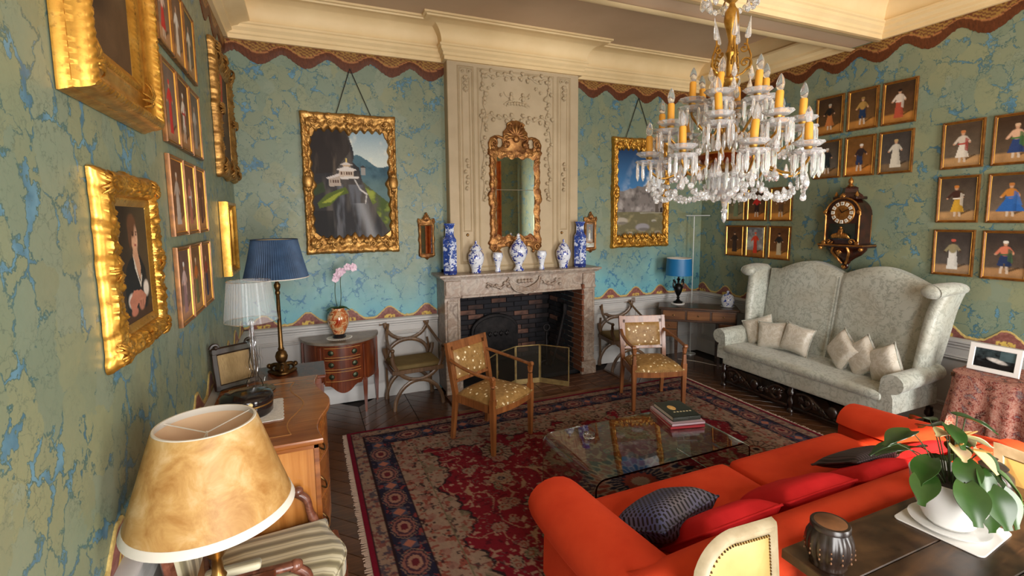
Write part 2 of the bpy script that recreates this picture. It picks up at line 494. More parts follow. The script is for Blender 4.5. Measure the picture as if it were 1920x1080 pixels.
# ------------------------------------------------------------------ wainscot (dado), baseboards, rail
def wainscot(name, x0, x1, panels, M):
    """local: wall along x, room towards -y"""
    m = MB()
    m.box(((x0+x1)/2, -.01, .43), (x1-x0, .02, .86))
    def run(prof):
        k = len(prof)
        vs = [(x, -o, z) for x in (x0, x1) for (o, z) in prof]
        m.add(vs, [(q, k+q, k+q+1, q+1) for q in range(k-1)])
    run([(.02,0),(.045,0),(.045,.13),(.035,.145),(.035,.16),(.02,.18)])
    run([(.02,.775),(.03,.78),(.03,.795),(.045,.81),(.045,.825),(.06,.835),(.06,.855),(.045,.865),(.0,.865)])
    for (a, b2) in panels:
        z0, z1 = .235, .715
        fr = [(.0,.0),(.012,.002),(.018,.012),(.012,.022),(.02,.03),(.012,.042),(0,.045)]
        k = len(fr); ring = []
        for (cx, cz, sx, sz) in ((a,z0,1,1),(b2,z0,-1,1),(b2,z1,-1,-1),(a,z1,1,-1)):
            for (o, i) in fr: ring.append((cx+sx*i, -.02-o, cz+sz*i))
        m.add(ring, [((c*k+q), ((c+1)%4*k+q), ((c+1)%4*k+q+1), (c*k+q+1)) for c in range(4) for q in range(k-1)])
    m.xf(M)
    return struct(m.build(name, M_DADO, smooth=35))
def WM(kind):
    if kind == 'back': return Matrix.Translation((0, D, 0))
    if kind == 'left': return Matrix.Translation((A, 0, 0)) @ Matrix.Rotation(PI/2, 4, 'Z')
    if kind == 'right': return Matrix.Translation((B, 0, 0)) @ Matrix.Rotation(-PI/2, 4, 'Z')
MX0, MX1 = 1.325, 3.235      # fireplace surround
wainscot('baseboard_back', A, MX0, [(A+.1,.02),(.12,.66),(.76,1.22)], WM('back'))
wainscot('baseboard_back_far', MX1, B, [(3.33,3.95),(4.05,4.55),(4.65,5.08)], WM('back'))
wainscot('baseboard_left', FR, D, [(FR+.1+i*1.1, FR+1.1+i*1.1) for i in range(6)], WM('left'))
wainscot('baseboard_right', -D, -FR, [(-D+.1+i*1.1, -D+1.1+i*1.1) for i in range(6)], WM('right'))

# ------------------------------------------------------------------ printed wallpaper borders: fringed valance above, rocaille below
def strip(name, x0, x1, M, top, ph=0):
    n = int((x1-x0)/.008); m = MB(); cols = []; rows = 15
    P = .408
    for i in range(n+1):
        x = x0+(x1-x0)*i/n; u = ((x-ph)/P) % 1.0; d = abs(u-.5)*2       # d=0 at scallop middle
        if top:
            low = .10+.105*(.5+.5*math.cos(d*PI))**.8+.010*nz(x*55, 3)+.008*nz(x*140, 1)
            gold = .022+.080*(.5+.5*math.cos(d*PI))
        else:
            hgt = .028+.105*(.5+.5*math.cos(min(1, d*1.1)*PI))**1.3+.008*nz(x*40, 5)
        for j in range(rows):
            t = j/(rows-1)
            if top:
                z = 3.60-low*t; dep = low*t
                if dep < .012: c = (.30,.18,.04) if dep < .008 else (.16,.05,.02)
                elif dep < gold:
                    k = math.sin(u*2*PI*7)*math.sin(dep*190)+nz(x*60, dep*90)*.9
                    c = (.36,.20,.05) if k > -.05 else (.15,.045,.018)
                elif dep < gold+.012: c = (.42,.17,.06)
                else:
                    k = nz(x*160, dep*25)*.5+.5
                    c = (lerp(.06,.165,k), lerp(.018,.045,k), lerp(.006,.013,k))
            else:
                z = .862+hgt*t; dd = hgt*(1-t)
                k = nz(x*45, z*45, 2)*.5+.5
                if dd < .014+.006*d: c = (.55,.40,.14)
                elif d < .28 and t < .33 and k > .42: c = (.62,.43,.10)
                elif d > .75: c = lerp(np.array((.42,.27,.13)), np.array((.30,.11,.09)), k)
                else: c = lerp(np.array((.13,.035,.03)), np.array((.36,.15,.12)), k)
            bow = .006+(.004*math.sin(t*PI))
            m.v.append((x, -bow, z)); cols.append((c[0], c[1], c[2], 1))
    for i in range(n):
        for j in range(rows-1):
            a = i*rows+j
            m.f.append((a, a+1, a+rows+1, a+rows) if top else (a, a+rows, a+rows+1, a+1))
    # turn the edges back to the wall
    k0 = len(m.v)
    for i in range(n+1):
        v = m.v[i*rows+rows-1]; m.v.append((v[0], 0, v[2])); cols.append(cols[i*rows+rows-1])
    for i in range(n):
        q = (i*rows+rows-1, k0+i, k0+i+1, (i+1)*rows+rows-1)
        m.f.append(q if top else tuple(reversed(q)))
    m.xf(M)
    return struct(m.build(name, M_BORDER, smooth=0, cols=cols))
strip('trim_7', A, BX0, WM('back'), True, .09-.204); strip('trim_8', BX1, B, WM('back'), True, .09-.204)
strip('trim_9', 1.0, D, WM('left'), True); strip('trim_10', -D, -1.0, WM('right'), True)
strip('trim_11', A, MX0, WM('back'), False, .80-.204); strip('trim_12', MX1, B, WM('back'), False, .80-.204)
strip('trim_13', .8, D, WM('left'), False); strip('trim_14', -D, -1.0, WM('right'), False, -2.36-.204)
# ------------------------------------------------------------------ painted pictures (flat print on canvas)
def vnoise(w, h, sx, sy, seed):
    r = np.random.RandomState(seed); gx, gy = int(sx)+3, int(sy)+3
    g = r.rand(gy, gx); xs = np.linspace(0, sx, w); ys = np.linspace(0, sy, h)
    x0 = xs.astype(int); y0 = ys.astype(int); fx = xs-x0; fy = ys-y0
    fx = fx*fx*(3-2*fx); fy = fy*fy*(3-2*fy)
    a = g[np.ix_(y0, x0)]*(1-fx)+g[np.ix_(y0, x0+1)]*fx; b = g[np.ix_(y0+1, x0)]*(1-fx)+g[np.ix_(y0+1, x0+1)]*fx
    return a*(1-fy)[:, None]+b*fy[:, None]
def fbm(w, h, sx, sy, seed, o=4):
    t = 0; a = 1; s = 0
    for k in range(o):
        t = t+a*vnoise(w, h, sx*2**k, sy*2**k, seed+k*13); s += a; a *= .55
    return t/s
class Canvas:
    """u to the right 0..1, v downward 0..1"""
    def __init__(s, w, h, c=(0,0,0)):
        s.w, s.h = w, h; s.a = np.zeros((h, w, 3)); s.a[:] = s.L(c)
        s.U, s.V = np.meshgrid(np.linspace(0, 1, w), np.linspace(0, 1, h))
    @staticmethod
    def L(c): return np.array(srgb(*c)[:3])
    def put(s, m, c):
        c = s.L(c) if not isinstance(c, np.ndarray) else c
        m = np.clip(m, 0, 1)[..., None]; s.a = s.a*(1-m)+c*m
    def grad(s, c0, c1, v0=0, v1=1):
        t = np.clip((s.V-v0)/(v1-v0), 0, 1)[..., None]; s.a = s.L(c0)*(1-t)+s.L(c1)*t
    def mask(s, pts):
        x, y = s.U, s.V; ins = np.zeros_like(x, bool); n = len(pts)
        for i in range(n):
            (x1, y1), (x2, y2) = pts[i], pts[(i+1) % n]
            if y1 == y2: continue
            ins ^= ((y1 > y) != (y2 > y)) & (x < (x2-x1)*(y-y1)/(y2-y1)+x1)
        return ins.astype(float)
    def poly(s, pts, c, al=1): s.put(s.mask(pts)*al, c)
    def ell(s, cx, cy, rx, ry, c, soft=.3, al=1, rot=0):
        dx, dy = s.U-cx, s.V-cy; ca, sa = math.cos(rot), math.sin(rot)
        q = np.sqrt(((dx*ca+dy*sa)/rx)**2+((-dx*sa+dy*ca)/ry)**2)
        s.put(np.clip((1-q)/soft+.5, 0, 1)*al, c)
    def stroke(s, p, q, r, c, al=1):
        p, q = np.array(p), np.array(q); d = q-p; asp = s.h/s.w
        t = np.clip(((s.U-p[0])*d[0]+(s.V-p[1])*d[1]*asp*asp)/(d[0]**2+(d[1]*asp)**2+1e-9), 0, 1)
        dd = np.sqrt((s.U-p[0]-t*d[0])**2+((s.V-p[1]-t*d[1])*asp)**2)
        s.put(np.clip((r-dd)/(.35*r)+.5, 0, 1)*al, c)
    def mul(s, n, lo, hi): s.a = s.a*(lo+(hi-lo)*n)[..., None]
    def mesh(s, name, W, H, mat, parent, y=0.0, z=0.0, x=0.0, arch=0):
        m = MB(); w, h = s.w, s.h
        X = (s.U-.5)*W+x; Z = (.5-s.V)*H+z
        m.v = list(zip(X.ravel().tolist(), [y]*(w*h), Z.ravel().tolist()))
        m.f = [(i*w+j, (i+1)*w+j, (i+1)*w+j+1, i*w+j+1) for i in range(h-1) for j in range(w-1)]
        cols = np.ones((w*h, 4)); cols[:, :3] = np.clip(s.a, 0, 1).reshape(-1, 3)
        return m.build(name, mat, parent, smooth=0, cols=cols)
M_CANVAS = mcol('oil_painting', .55, .12, 140, .18)

def figure_picture(bg_top, bg_mid, ground, coat, skirt, skin=(196,150,118), hat=None, style='skirt', legs=(200,180,160), sash=None, lean=0., sd=0, wide=1., cx=.5, cloud=None):
    c = Canvas(46, 62); c.grad(bg_top, bg_mid, .1, .8)
    if cloud:
        c.put(np.clip(fbm(46, 62, 3, 4, sd+5)*2.4-1.0, 0, 1)*(c.V < .7), cloud)
    gy = .76; U0 = c.U
    c.put(np.clip((c.V-gy+.02*(c.U-.5))/.05, 0, 1), ground)
    c.put(np.clip((c.V-.9)/.2, 0, .5), tuple(int(q*.6) for q in ground))
    c.mul(fbm(46, 62, 6, 8, sd), .75, 1.25)
    c.poly([(cx, .86), (cx+.34, .74), (cx+.37, .77), (cx+.08, .88)], tuple(int(q*.35) for q in ground), .75)
    l = lean; c.U = cx+(c.U-cx)/1.4; c.V = .55+(c.V-.55)/1.08
    if style == 'skirt':
        c.stroke((cx-.035, .74), (cx-.045, .87), .022, legs); c.stroke((cx+.04, .74), (cx+.06, .87), .022, legs)
        c.poly([(cx-.05, .46), (cx+.05, .46), (cx+.14*wide, .78), (cx-.13*wide, .78)], skirt)
    elif style == 'robe':
        c.poly([(cx-.06, .34), (cx+.06, .34), (cx+.12*wide, .87), (cx-.11*wide, .87)], skirt)
    else:
        c.stroke((cx-.035, .68), (cx-.06, .87), .024, legs); c.stroke((cx+.04, .68), (cx+.055, .87), .024, legs)
        c.poly([(cx-.07, .48), (cx+.07, .48), (cx+.10*wide, .72), (cx+.02, .73), (cx, .62), (cx-.02, .73), (cx-.1*wide, .72)], skirt)
    c.ell(cx+l*.5, .41, .085, .105, coat, .25)
    c.stroke((cx-.06+l*.5, .35), (cx-.15+l, .47), .030, coat); c.stroke((cx+.06+l*.5, .35), (cx+.13+l, .45), .030, coat)
    c.ell(cx-.165+l, .485, .022, .018, skin); c.ell(cx+.14+l, .465, .022, .018, skin)
    if sash: c.stroke((cx-.07, .49), (cx+.07, .48), .022, sash); c.poly([(cx+.05, .36), (cx+.12, .40), (cx+.11*wide, .66), (cx+.05, .62)], sash, .8)
    c.put(np.clip((c.U-cx-l*.5-.02)/.08, 0, 1)*.35*((c.V > .3) & (c.V < .8) & (np.abs(c.U-cx) < .11)), tuple(int(q*.4) for q in skirt))
    c.ell(cx+l*.8, .265, .038, .042, skin)
    if hat: c.ell(cx+l*.8, .23, .048, .032, hat)
    c.U = U0; c.V = .55+(c.V-.55)*1.08
    return c

def landscape_cliff():
    w, h = 110, 160; c = Canvas(w, h); asp = h/w
    c.grad((120,150,168), (206,214,206), .02, .32)
    cl = fbm(w, h, 4, 7, 3); c.put(np.clip((cl-.47)*5, 0, 1)*(c.V < .4), (228,222,204))
    m1 = c.V > .30+.05*np.sin(c.U*9)+.05*(fbm(w, h, 6, 2, 9)-.5); c.put(m1*1.0, (74,104,116))
    c.put(m1*np.clip(fbm(w, h, 9, 14, 12)*3-1.4, 0, 1), (40,70,84)); c.put(m1*np.clip((c.V-.42)*6, 0, .5), (112,136,128))
    grn = c.V > .50+.55*(c.U-.68); c.put(grn*(c.U > .6), (70,88,36)); c.put(grn*(c.U > .6)*np.clip(fbm(w, h, 8, 14, 21)*4-2.1, 0, 1), (150,160,64))
    c.poly([(0,0),(.46,0),(.47,.06),(.50,.14),(.53,.20),(.54,.27),(.52,.31),(.60,.36),(.62,.44),(.66,.52),(.72,.62),(.78,.72),(.90,.85),(1,.97),(1,1),(0,1)], (44,42,44))
    ck = fbm(w, h, 9, 3, 33); c.put((c.a.sum(2) < .2)*np.clip(ck*3-1.3, 0, .9), (92,84,78))
    c.poly([(0,0),(.44,0),(.47,.10),(.50,.22),(.40,.30),(.30,.40),(.0,.42)], (40,30,24), .75)
    c.put((c.U < .5)*(c.V < .42)*np.clip(fbm(w, h, 10, 3, 41)*4-2.2, 0, .8), (98,84,70))
    c.put(((c.U > .30) & (c.U < .74) & (c.V > .50))*np.clip(fbm(w, h, 14, 4, 51)*3-1.2, 0, .7), (108,110,118))
    c.poly([(.08,.66),(.20,.58),(.42,.52),(.46,.57),(.34,.60),(.22,.68),(.10,.70)], (84,98,34)); c.poly([(.12,.66),(.3,.58),(.40,.55),(.36,.58),(.24,.65)], (160,168,60), .8)
    c.poly([(.02,.52),(.16,.48),(.18,.56),(.04,.60)], (52,66,34), .8)
    # monastery
    c.poly([(.22,.45),(.36,.43),(.37,.51),(.23,.52)], (176,160,146)); c.poly([(.18,.45),(.36,.405),(.39,.425),(.22,.455)], (206,196,190))
    c.poly([(.35,.37),(.53,.37),(.53,.44),(.36,.44)], (196,178,160)); c.poly([(.32,.375),(.44,.345),(.57,.375),(.53,.385),(.36,.385)], (216,206,198))
    c.poly([(.40,.33),(.49,.33),(.49,.35),(.40,.35)], (186,160,130)); c.poly([(.37,.335),(.44,.31),(.52,.335)], (206,196,188)); c.stroke((.445,.31), (.445,.285), .008, (220,190,110))
    c.poly([(.36,.435),(.60,.43),(.58,.45),(.37,.455)], (214,206,198))
    for i in range(5): c.poly([(.375+i*.03,.39),(.39+i*.03,.39),(.39+i*.03,.42),(.375+i*.03,.42)], (86,56,40))
    for i in range(4): c.poly([(.24+i*.03,.465),(.255+i*.03,.465),(.255+i*.03,.49),(.24+i*.03,.49)], (86,60,50))
    c.poly([(.62,.35),(.67,.35),(.67,.42),(.62,.42)], (150,146,140)); c.poly([(.60,.355),(.645,.335),(.69,.355)], (60,54,52))
    c.stroke((.54,.46), (.60,.54), .008, (190,186,182)); c.stroke((.60,.54), (.68,.58), .010, (206,200,194)); c.stroke((.68,.58), (.66,.66), .007, (196,192,186))
    c.put(np.exp(-((c.U-.62-.16*(c.V-.7)*3)**2)/.004)*((c.V > .66) & (c.V < .95))*.55, (170,172,176))
    c.put(((c.U < .26) & (c.V > .72))*.8, (28,26,26))
    return c
def landscape_meadow():
    w, h = 90, 140; c = Canvas(w, h); c.grad((28,48,84), (70,122,172), .0, .42)
    q = fbm(w, h, 4, 6, 71); c.put(np.clip((q-.50)*6, 0, 1)*np.clip((c.U+.9*(c.V-.1))*1.6-.55, 0, 1)*(c.V < .5), (226,230,234))
    m = c.V > .40+.12*np.abs(c.U-.62)**.7+.06*(fbm(w, h, 7, 3, 5)-.5); c.put(m*1., (128,120,116))
    c.put(m*np.clip(fbm(w, h, 9, 12, 81)*3-1.4, 0, 1), (176,168,164)); c.put(m*np.clip(fbm(w, h, 12, 16, 91)*4-2.3, 0, .8), (84,78,76))
    g = c.V > .70; c.put(g*1., (112,106,80)); c.put(g*np.clip(fbm(w, h, 12, 20, 95)*4-2, 0, 1), (146,136,102))
    c.stroke((.5,.715), (1,.71), .008, (160,156,144)); c.poly([(.80,.60),(.87,.58),(.88,.71),(.80,.71)], (98,88,80)); c.poly([(.90,.66),(.96,.65),(.96,.71),(.90,.71)], (52,46,44))
    for (x, y, r, col) in ((.12,.80,.13,(176,166,150)), (.55,.87,.14,(150,146,150)), (.30,.93,.05,(166,158,140)), (.78,.80,.05,(176,170,156)), (.86,.93,.06,(150,140,124))):
        c.ell(x, y, r, r*.30, col); c.ell(x+r*.15, y+r*.17, r*.8, r*.12, (92,86,78), .5, .7)
    return c
def portrait():
    w, h = 96, 112; c = Canvas(w, h); c.grad((42,33,25), (60,50,38), 0, .7); c.ell(.85, .3, .4, .45, (78,66,48), 1.2, .8)
    c.put(np.clip((c.V-.88)/.03, 0, 1), (66,46,30))
    c.poly([(.34,.46),(.52,.42),(.66,.44),(.80,.56),(.86,.78),(.80,.90),(.16,.92),(.14,.66),(.22,.52)], (32,34,34))
    c.poly([(.46,.36),(.58,.36),(.66,.54),(.62,.66),(.54,.56),(.44,.44)], (186,142,112))
    c.poly([(.44,.42),(.50,.50),(.60,.67),(.66,.60),(.68,.62),(.61,.72),(.47,.54)], (206,196,180), .9)
    c.ell(.52, .27, .105, .125, (196,150,118), .22); c.ell(.48, .18, .135, .095, (98,66,44), .35); c.ell(.40, .26, .05, .11, (92,62,42), .35)
    c.ell(.58, .29, .05, .10, (206,164,134), .6, .7)
    c.ell(.49, .26, .022, .010, (44,30,26)); c.ell(.59, .26, .020, .010, (44,30,26)); c.stroke((.545,.27), (.56,.315), .009, (168,118,92)); c.ell(.545, .345, .032, .011, (150,70,62))
    c.ell(.49, .237, .032, .007, (70,46,34)); c.ell(.595, .237, .03, .007, (70,46,34))
    c.ell(.30, .80, .10, .06, (206,196,184), .4); c.ell(.78, .74, .09, .07, (210,200,188), .4)
    c.poly([(.22,.80),(.38,.72),(.62,.74),(.76,.80),(.70,.88),(.48,.84),(.3,.92)], (178,116,92)); c.ell(.60, .86, .09, .05, (190,130,104), .4); c.ell(.36, .90, .10, .035, (176,112,90), .4)
    for i in range(4): c.stroke((.54+i*.035,.83), (.53+i*.04,.895), .008, (120,70,54))
    c.mul(fbm(w, h, 8, 16, 7), .85, 1.15); return c
def saint():
    c = Canvas(60, 90); c.grad((56,42,30), (92,74,52), 0, 1); c.ell(.4, .3, .4, .6, (110,84,60), .9, .7)
    c.poly([(.30,-.1),(.62,-.1),(.50,.30),(.34,.62),(.26,.5)], (178,66,40)); c.poly([(.42,0),(.55,.05),(.42,.4),(.36,.4)], (206,96,56), .8)
    c.poly([(.1,.1),(.3,.05),(.28,.5),(.12,.55)], (96,70,52)); c.put(np.clip((c.V-.66)/.06, 0, 1), (86,64,44)); c.ell(.2, .75, .3, .08, (60,44,32), .8)
    c.mul(fbm(60, 90, 7, 12, 17), .75, 1.2); return c
# ------------------------------------------------------------------ gilt frames and pictures on the walls
def gilt(name, c1, c2, c3, rough=.3, bump=.5, bs=70):
    t = NT(name); f = t.noise(14, 4, .6); g = t.noise(55, 4, .6)
    c = t.ramp(f, [(.3, c1), (.55, c2), (.75, c3)]); c = t.mix(t.mr(g, .56, .72, 0, .55), c, srgb(96,58,20))
    t.setc(c, t.mr(f, .3, .7, rough+.12, rough), .78); t.bump(t.noise(bs, 4, .65), bump, .004); return t.m
M_GILT = gilt('bright_gilding', srgb(164,112,40), srgb(200,148,62), srgb(220,174,92))
M_GILT_SMOOTH = gilt('polished_gilding', srgb(168,116,42), srgb(204,152,64), srgb(222,176,92), .26, .08, 40)
M_GILT_OLD = gilt('aged_gilding', srgb(134,94,48), srgb(186,140,76), srgb(212,172,106), .40)
M_GILT_RED = gilt('worn_red_gilding', srgb(118,72,44), srgb(164,116,66), srgb(196,152,90), .42)
M_BROWNFR = mnoisy('brown_gold_moulding', srgb(92,54,22), srgb(150,98,42), 20, .3, .35)
M_BROWNGOLD = mplain('gold_sight_edge', srgb(226,170,80), .28, .85)
M_BLACK = mplain('black_cord', srgb(34,32,28), .8)

def ring(W, H, fw, prof, amp=0, step=.012, rows=None, seed=0, out=0, fwf=None, relief=None):
    """rectangular frame facing -y round the origin; prof: t in 0..1 (outside to sight) -> thickness; relief modelled as geometry"""
    m = MB(); ts = rows or [k/14 for k in range(15)]
    C = [(-W/2,-H/2),(W/2,-H/2),(W/2,H/2),(-W/2,H/2)]; Nn = [(0,1),(-1,0),(0,-1),(1,0)]
    grid = []; R = len(ts)
    for sd in range(4):
        a, b = C[sd], C[(sd+1) % 4]; L = math.hypot(b[0]-a[0], b[1]-a[1]); n = max(2, int(L/step)) if amp or out or fwf else 2
        dx, dz = (b[0]-a[0])/L, (b[1]-a[1])/L
        for i in range(n):
            u = i/n
            row = []
            for t in ts:
                f0 = fw if not isinstance(fw, (tuple, list)) else fw[sd]
                fl_, fr_ = (fw, fw) if not isinstance(fw, (tuple, list)) else (fw[sd-1], fw[(sd+1) % 4])
                s = u*L
                width = f0*(fwf(sd, u, seed) if fwf else 1)
                # mitre: along-shift grows with t near each end
                al = lerp(fl_*t, L-fr_*t, u); off = t*width
                o = 0
                if out:
                    o = out*(1-t)**2*(max(0, math.cos(2*PI*(s+seed)/.11))*.5+nz(s*30, seed)*.6+1.3*math.exp(-((u-.5)/.06)**2)+1.2*math.exp(-(min(u, 1-u)*L/.06)**2))
                y = prof(t)
                if amp:
                    rl = relief(sd, s, t, u) if relief else orelief(s, t*f0, seed)
                    y += amp*rl*math.sin(min(1, max(0, (t-.03)/.94))*PI)**.6
                px = a[0]+dx*al+Nn[sd][0]*(off-o); pz = a[1]+dz*al+Nn[sd][1]*(off-o)
                row.append((px, -max(.002, y), pz))
            grid.append(row)
    n = len(grid)
    for row in grid: m.v += row
    for i in range(n):
        j = (i+1) % n
        for k in range(R-1): m.f.append((i*R+k, j*R+k, j*R+k+1, i*R+k+1))
    # back edge to the wall and inner return
    k0 = len(m.v)
    for row in grid: m.v.append((row[0][0], 0, row[0][2]))
    for i in range(n):
        j = (i+1) % n; m.f.append((k0+i, k0+j, j*R, i*R))
    k1 = len(m.v)
    for row in grid: m.v.append((row[-1][0], -.002, row[-1][2]))
    for i in range(n):
        j = (i+1) % n; m.f.append((i*R+R-1, j*R+R-1, k1+j, k1+i))
    return m
def orelief(s, x, seed):
    return 1.5*abs(nz(s*42, x*42, seed))+.9*abs(nz(s*95, x*95, seed+3))+.35*math.sin(s*44+seed)*math.sin(x*70+s*9)
def stepprof(*ps):
    """piecewise-linear profile from (t, y) pairs"""
    def f(t):
        for (t0, y0), (t1, y1) in zip(ps, ps[1:]):
            if t <= t1: return lerp(y0, y1, (t-t0)/max(1e-6, t1-t0))
        return ps[-1][1]
    return f
def volute(m, cx, cz, r, a0, turns, th, y=-.03, flat=.6, sgn=1, tail=None):
    """C-scroll in the wall plane"""
    pts = []; rd = []; n = int(10*turns)+6
    for i in range(n+1):
        t = i/n; a = a0+sgn*t*turns*2*PI; rr = r*(1-t*.82)
        pts.append((cx+rr*math.cos(a), y-.012*t, cz+rr*math.sin(a))); rd.append((th*flat*(1-.35*t), th*(1-.45*t)))
    m.tube(pts, rd, 6, True, sq=(0,1,0))
    m.ball(pts[-1], th*1.25, 6, 5)
def leafspray(m, cx, cz, ang, L, wd, y=-.02, n=5):
    """acanthus-like spray"""
    for k in range(n):
        a = ang+(k-(n-1)/2)*.38; l = L*(1-.12*abs(k-(n-1)/2))
        pts = [(cx+math.cos(a)*l*t+.0*t, y-.02*math.sin(t*PI), cz+math.sin(a)*l*t) for t in (0,.25,.5,.75,1)]
        m.tube(pts, [(wd*.5,wd*.5),(wd*.6,wd),(wd*.6,wd*1.1),(wd*.5,wd*.8),(wd*.15,wd*.2)], 6, True, sq=(0,1,0))

WROT = {'back': 0, 'left': PI/2, 'right': -PI/2}
def wallpos(wall, s, z, off=0):
    return {'back': (s, D-off, z), 'left': (A+off, s, z), 'right': (B-off, s, z)}[wall]

# --- small figure pictures -------------------------------------------------
SP = stepprof((0,.012),(.1,.020),(.45,.022),(.6,.016),(1,.012))
sm_frame = ring(.29, .40, .017, SP, rows=[0,.1,.3,.45,.6,1]); sm_gold = ring(.258, .368, .006, stepprof((0,.014),(.5,.017),(1,.012)), rows=[0,.5,1])
sm_mesh = {}
def small_picture(wall, s, z, desc, group, canvas, tilt=0):
    p = wallpos(wall, s, z, .002)
    r = thing('framed_picture', desc, 'picture', p, 0, group, rot=(0, tilt, WROT[wall]))
    for nm, mb, mt in (('frame', sm_frame, M_BROWNFR), ('sight_edge', sm_gold, M_BROWNGOLD)):
        if nm in sm_mesh: inst(sm_mesh[nm], nm, r)
        else: sm_mesh[nm] = mb.build(nm, mt, r, smooth=30).data
    canvas.mesh('canvas', .252, .362, M_CANVAS, r, -.011)
FP = figure_picture
BR, OC, GY = (62,44,30), (176,120,58), (92,84,74)
def gset(wall, group, cols, rows, items, w=.29):
    k = 0
    for z in rows:
        for s in cols:
            d, c = items[k]; k += 1
            small_picture(wall, s, z, d, group, c, random.uniform(-.012, .012))
G1 = 'figure pictures above the clock'
gset('right', G1, (3.515,3.185,2.86), (2.978,2.52), [
 ('small picture of a figure in black jacket and orange skirt, above the clock', FP(BR,(92,66,38),OC,(34,30,28),(186,112,60),hat=(170,160,140),sd=1)),
 ('small picture of a figure in tan jacket and blue breeches, above the clock', FP((80,56,34),(104,74,42),OC,(170,132,70),(36,54,84),style='trousers',hat=(150,120,70),sd=2)),
 ('small picture of a figure in white coat over red gown, above the clock', FP(BR,(98,66,40),OC,(214,196,178),(176,80,58),style='robe',hat=(36,26,24),sash=(220,206,190),sd=3)),
 ('small picture of a figure in black with a white hood, beside the chandelier prisms', FP((70,58,46),GY,(138,104,66),(40,42,46),(34,44,48),style='trousers',hat=(214,206,196),sd=4)),
 ('small picture of a bent figure in white turban, directly above the clock finial', FP((110,74,36),(128,84,40),(190,120,52),(52,40,40),(48,56,84),style='trousers',hat=(220,212,200),lean=.05,sd=5)),
 ('small picture of a figure in wide white robe, above and right of the clock', FP((64,58,54),(84,76,70),(120,98,72),(206,198,182),(212,204,186),style='robe',hat=(190,160,110),wide=1.2,sd=6))])
G2 = 'figure pictures above the draped table'
gset('right', G2, (2.352,2.01), (2.52,2.06,1.60), [
 ('small picture of a figure in white skirt and red cape, high above the settee', FP((78,62,48),(104,90,74),(178,138,92),(206,190,172),(222,212,196),sash=(170,56,46),hat=(190,120,70),sd=7)),
 ('small picture of a bare-chested figure in blue skirt with green sash', FP(BR,(92,76,60),(176,134,88),(212,168,136),(48,66,110),wide=1.1,hat=(206,170,136),sash=(74,116,60),sd=8)),
 ('small picture of a dancer in yellow skirt with white apron, middle row near the settee', FP((70,58,48),(100,88,74),(180,140,94),(70,44,36),(206,158,56),sash=(226,214,196),hat=(196,120,52),lean=-.04,sd=9)),
 ('small picture of a whirling dancer in wide blue skirt and orange top', FP((74,62,52),(112,96,80),(176,134,90),(190,124,54),(48,98,168),wide=1.9,hat=(182,116,60),sash=(60,110,180),sd=10)),
 ('small picture of a dark-faced figure in white robe and red cap', FP((62,54,50),(92,84,78),(158,128,98),(150,138,104),(222,218,210),skin=(74,52,42),style='robe',hat=(196,92,76),sd=11)),
 ('small picture of a figure in blue breeches, white turban and green vest', FP((58,50,46),(94,80,68),(164,124,84),(206,120,92),(44,58,92),style='trousers',wide=1.3,hat=(226,218,206),sash=(70,96,66),sd=12))])
G3 = 'figure pictures beyond the chandelier'
gset('right', G3, (4.682,4.365,4.035), (2.062,1.605), [
 ('small picture with grey-green upright shape, mostly behind the chandelier tip', FP((92,84,62),(120,112,84),(150,128,90),(110,120,92),(116,128,96),style='robe',sd=13)),
 ('small picture with red-jacketed figure, middle of the row behind the chandelier beads', FP(BR,(96,66,40),(186,116,52),(186,44,36),(52,36,34),style='trousers',hat=(150,40,34),sd=14)),
 ('small picture with ochre ground, right of the row behind the chandelier beads', FP((104,76,42),(140,98,52),(200,136,62),(120,80,50),(96,70,50),style='trousers',sd=15)),
 ('small picture of a dark brown robed figure, lowest row nearest the room corner', FP((84,54,34),(104,72,44),(186,128,60),(54,40,34),(62,48,42),style='robe',hat=(70,52,44),sd=16)),
 ('small picture of a figure in scarlet before a cloudy sky, lowest row middle', FP((104,104,108),(150,146,140),(156,100,50),(206,66,40),(200,62,40),style='robe',wide=.7,hat=(210,90,60),cloud=(196,194,188),sd=17)),
 ('small picture of a figure in pale robe and black cloak, beside the settee', FP((96,62,36),(116,76,42),(190,130,62),(46,40,38),(196,180,150),style='robe',wide=.8,hat=(44,30,28),sd=18))])
G4 = 'figure pictures on the near wall'
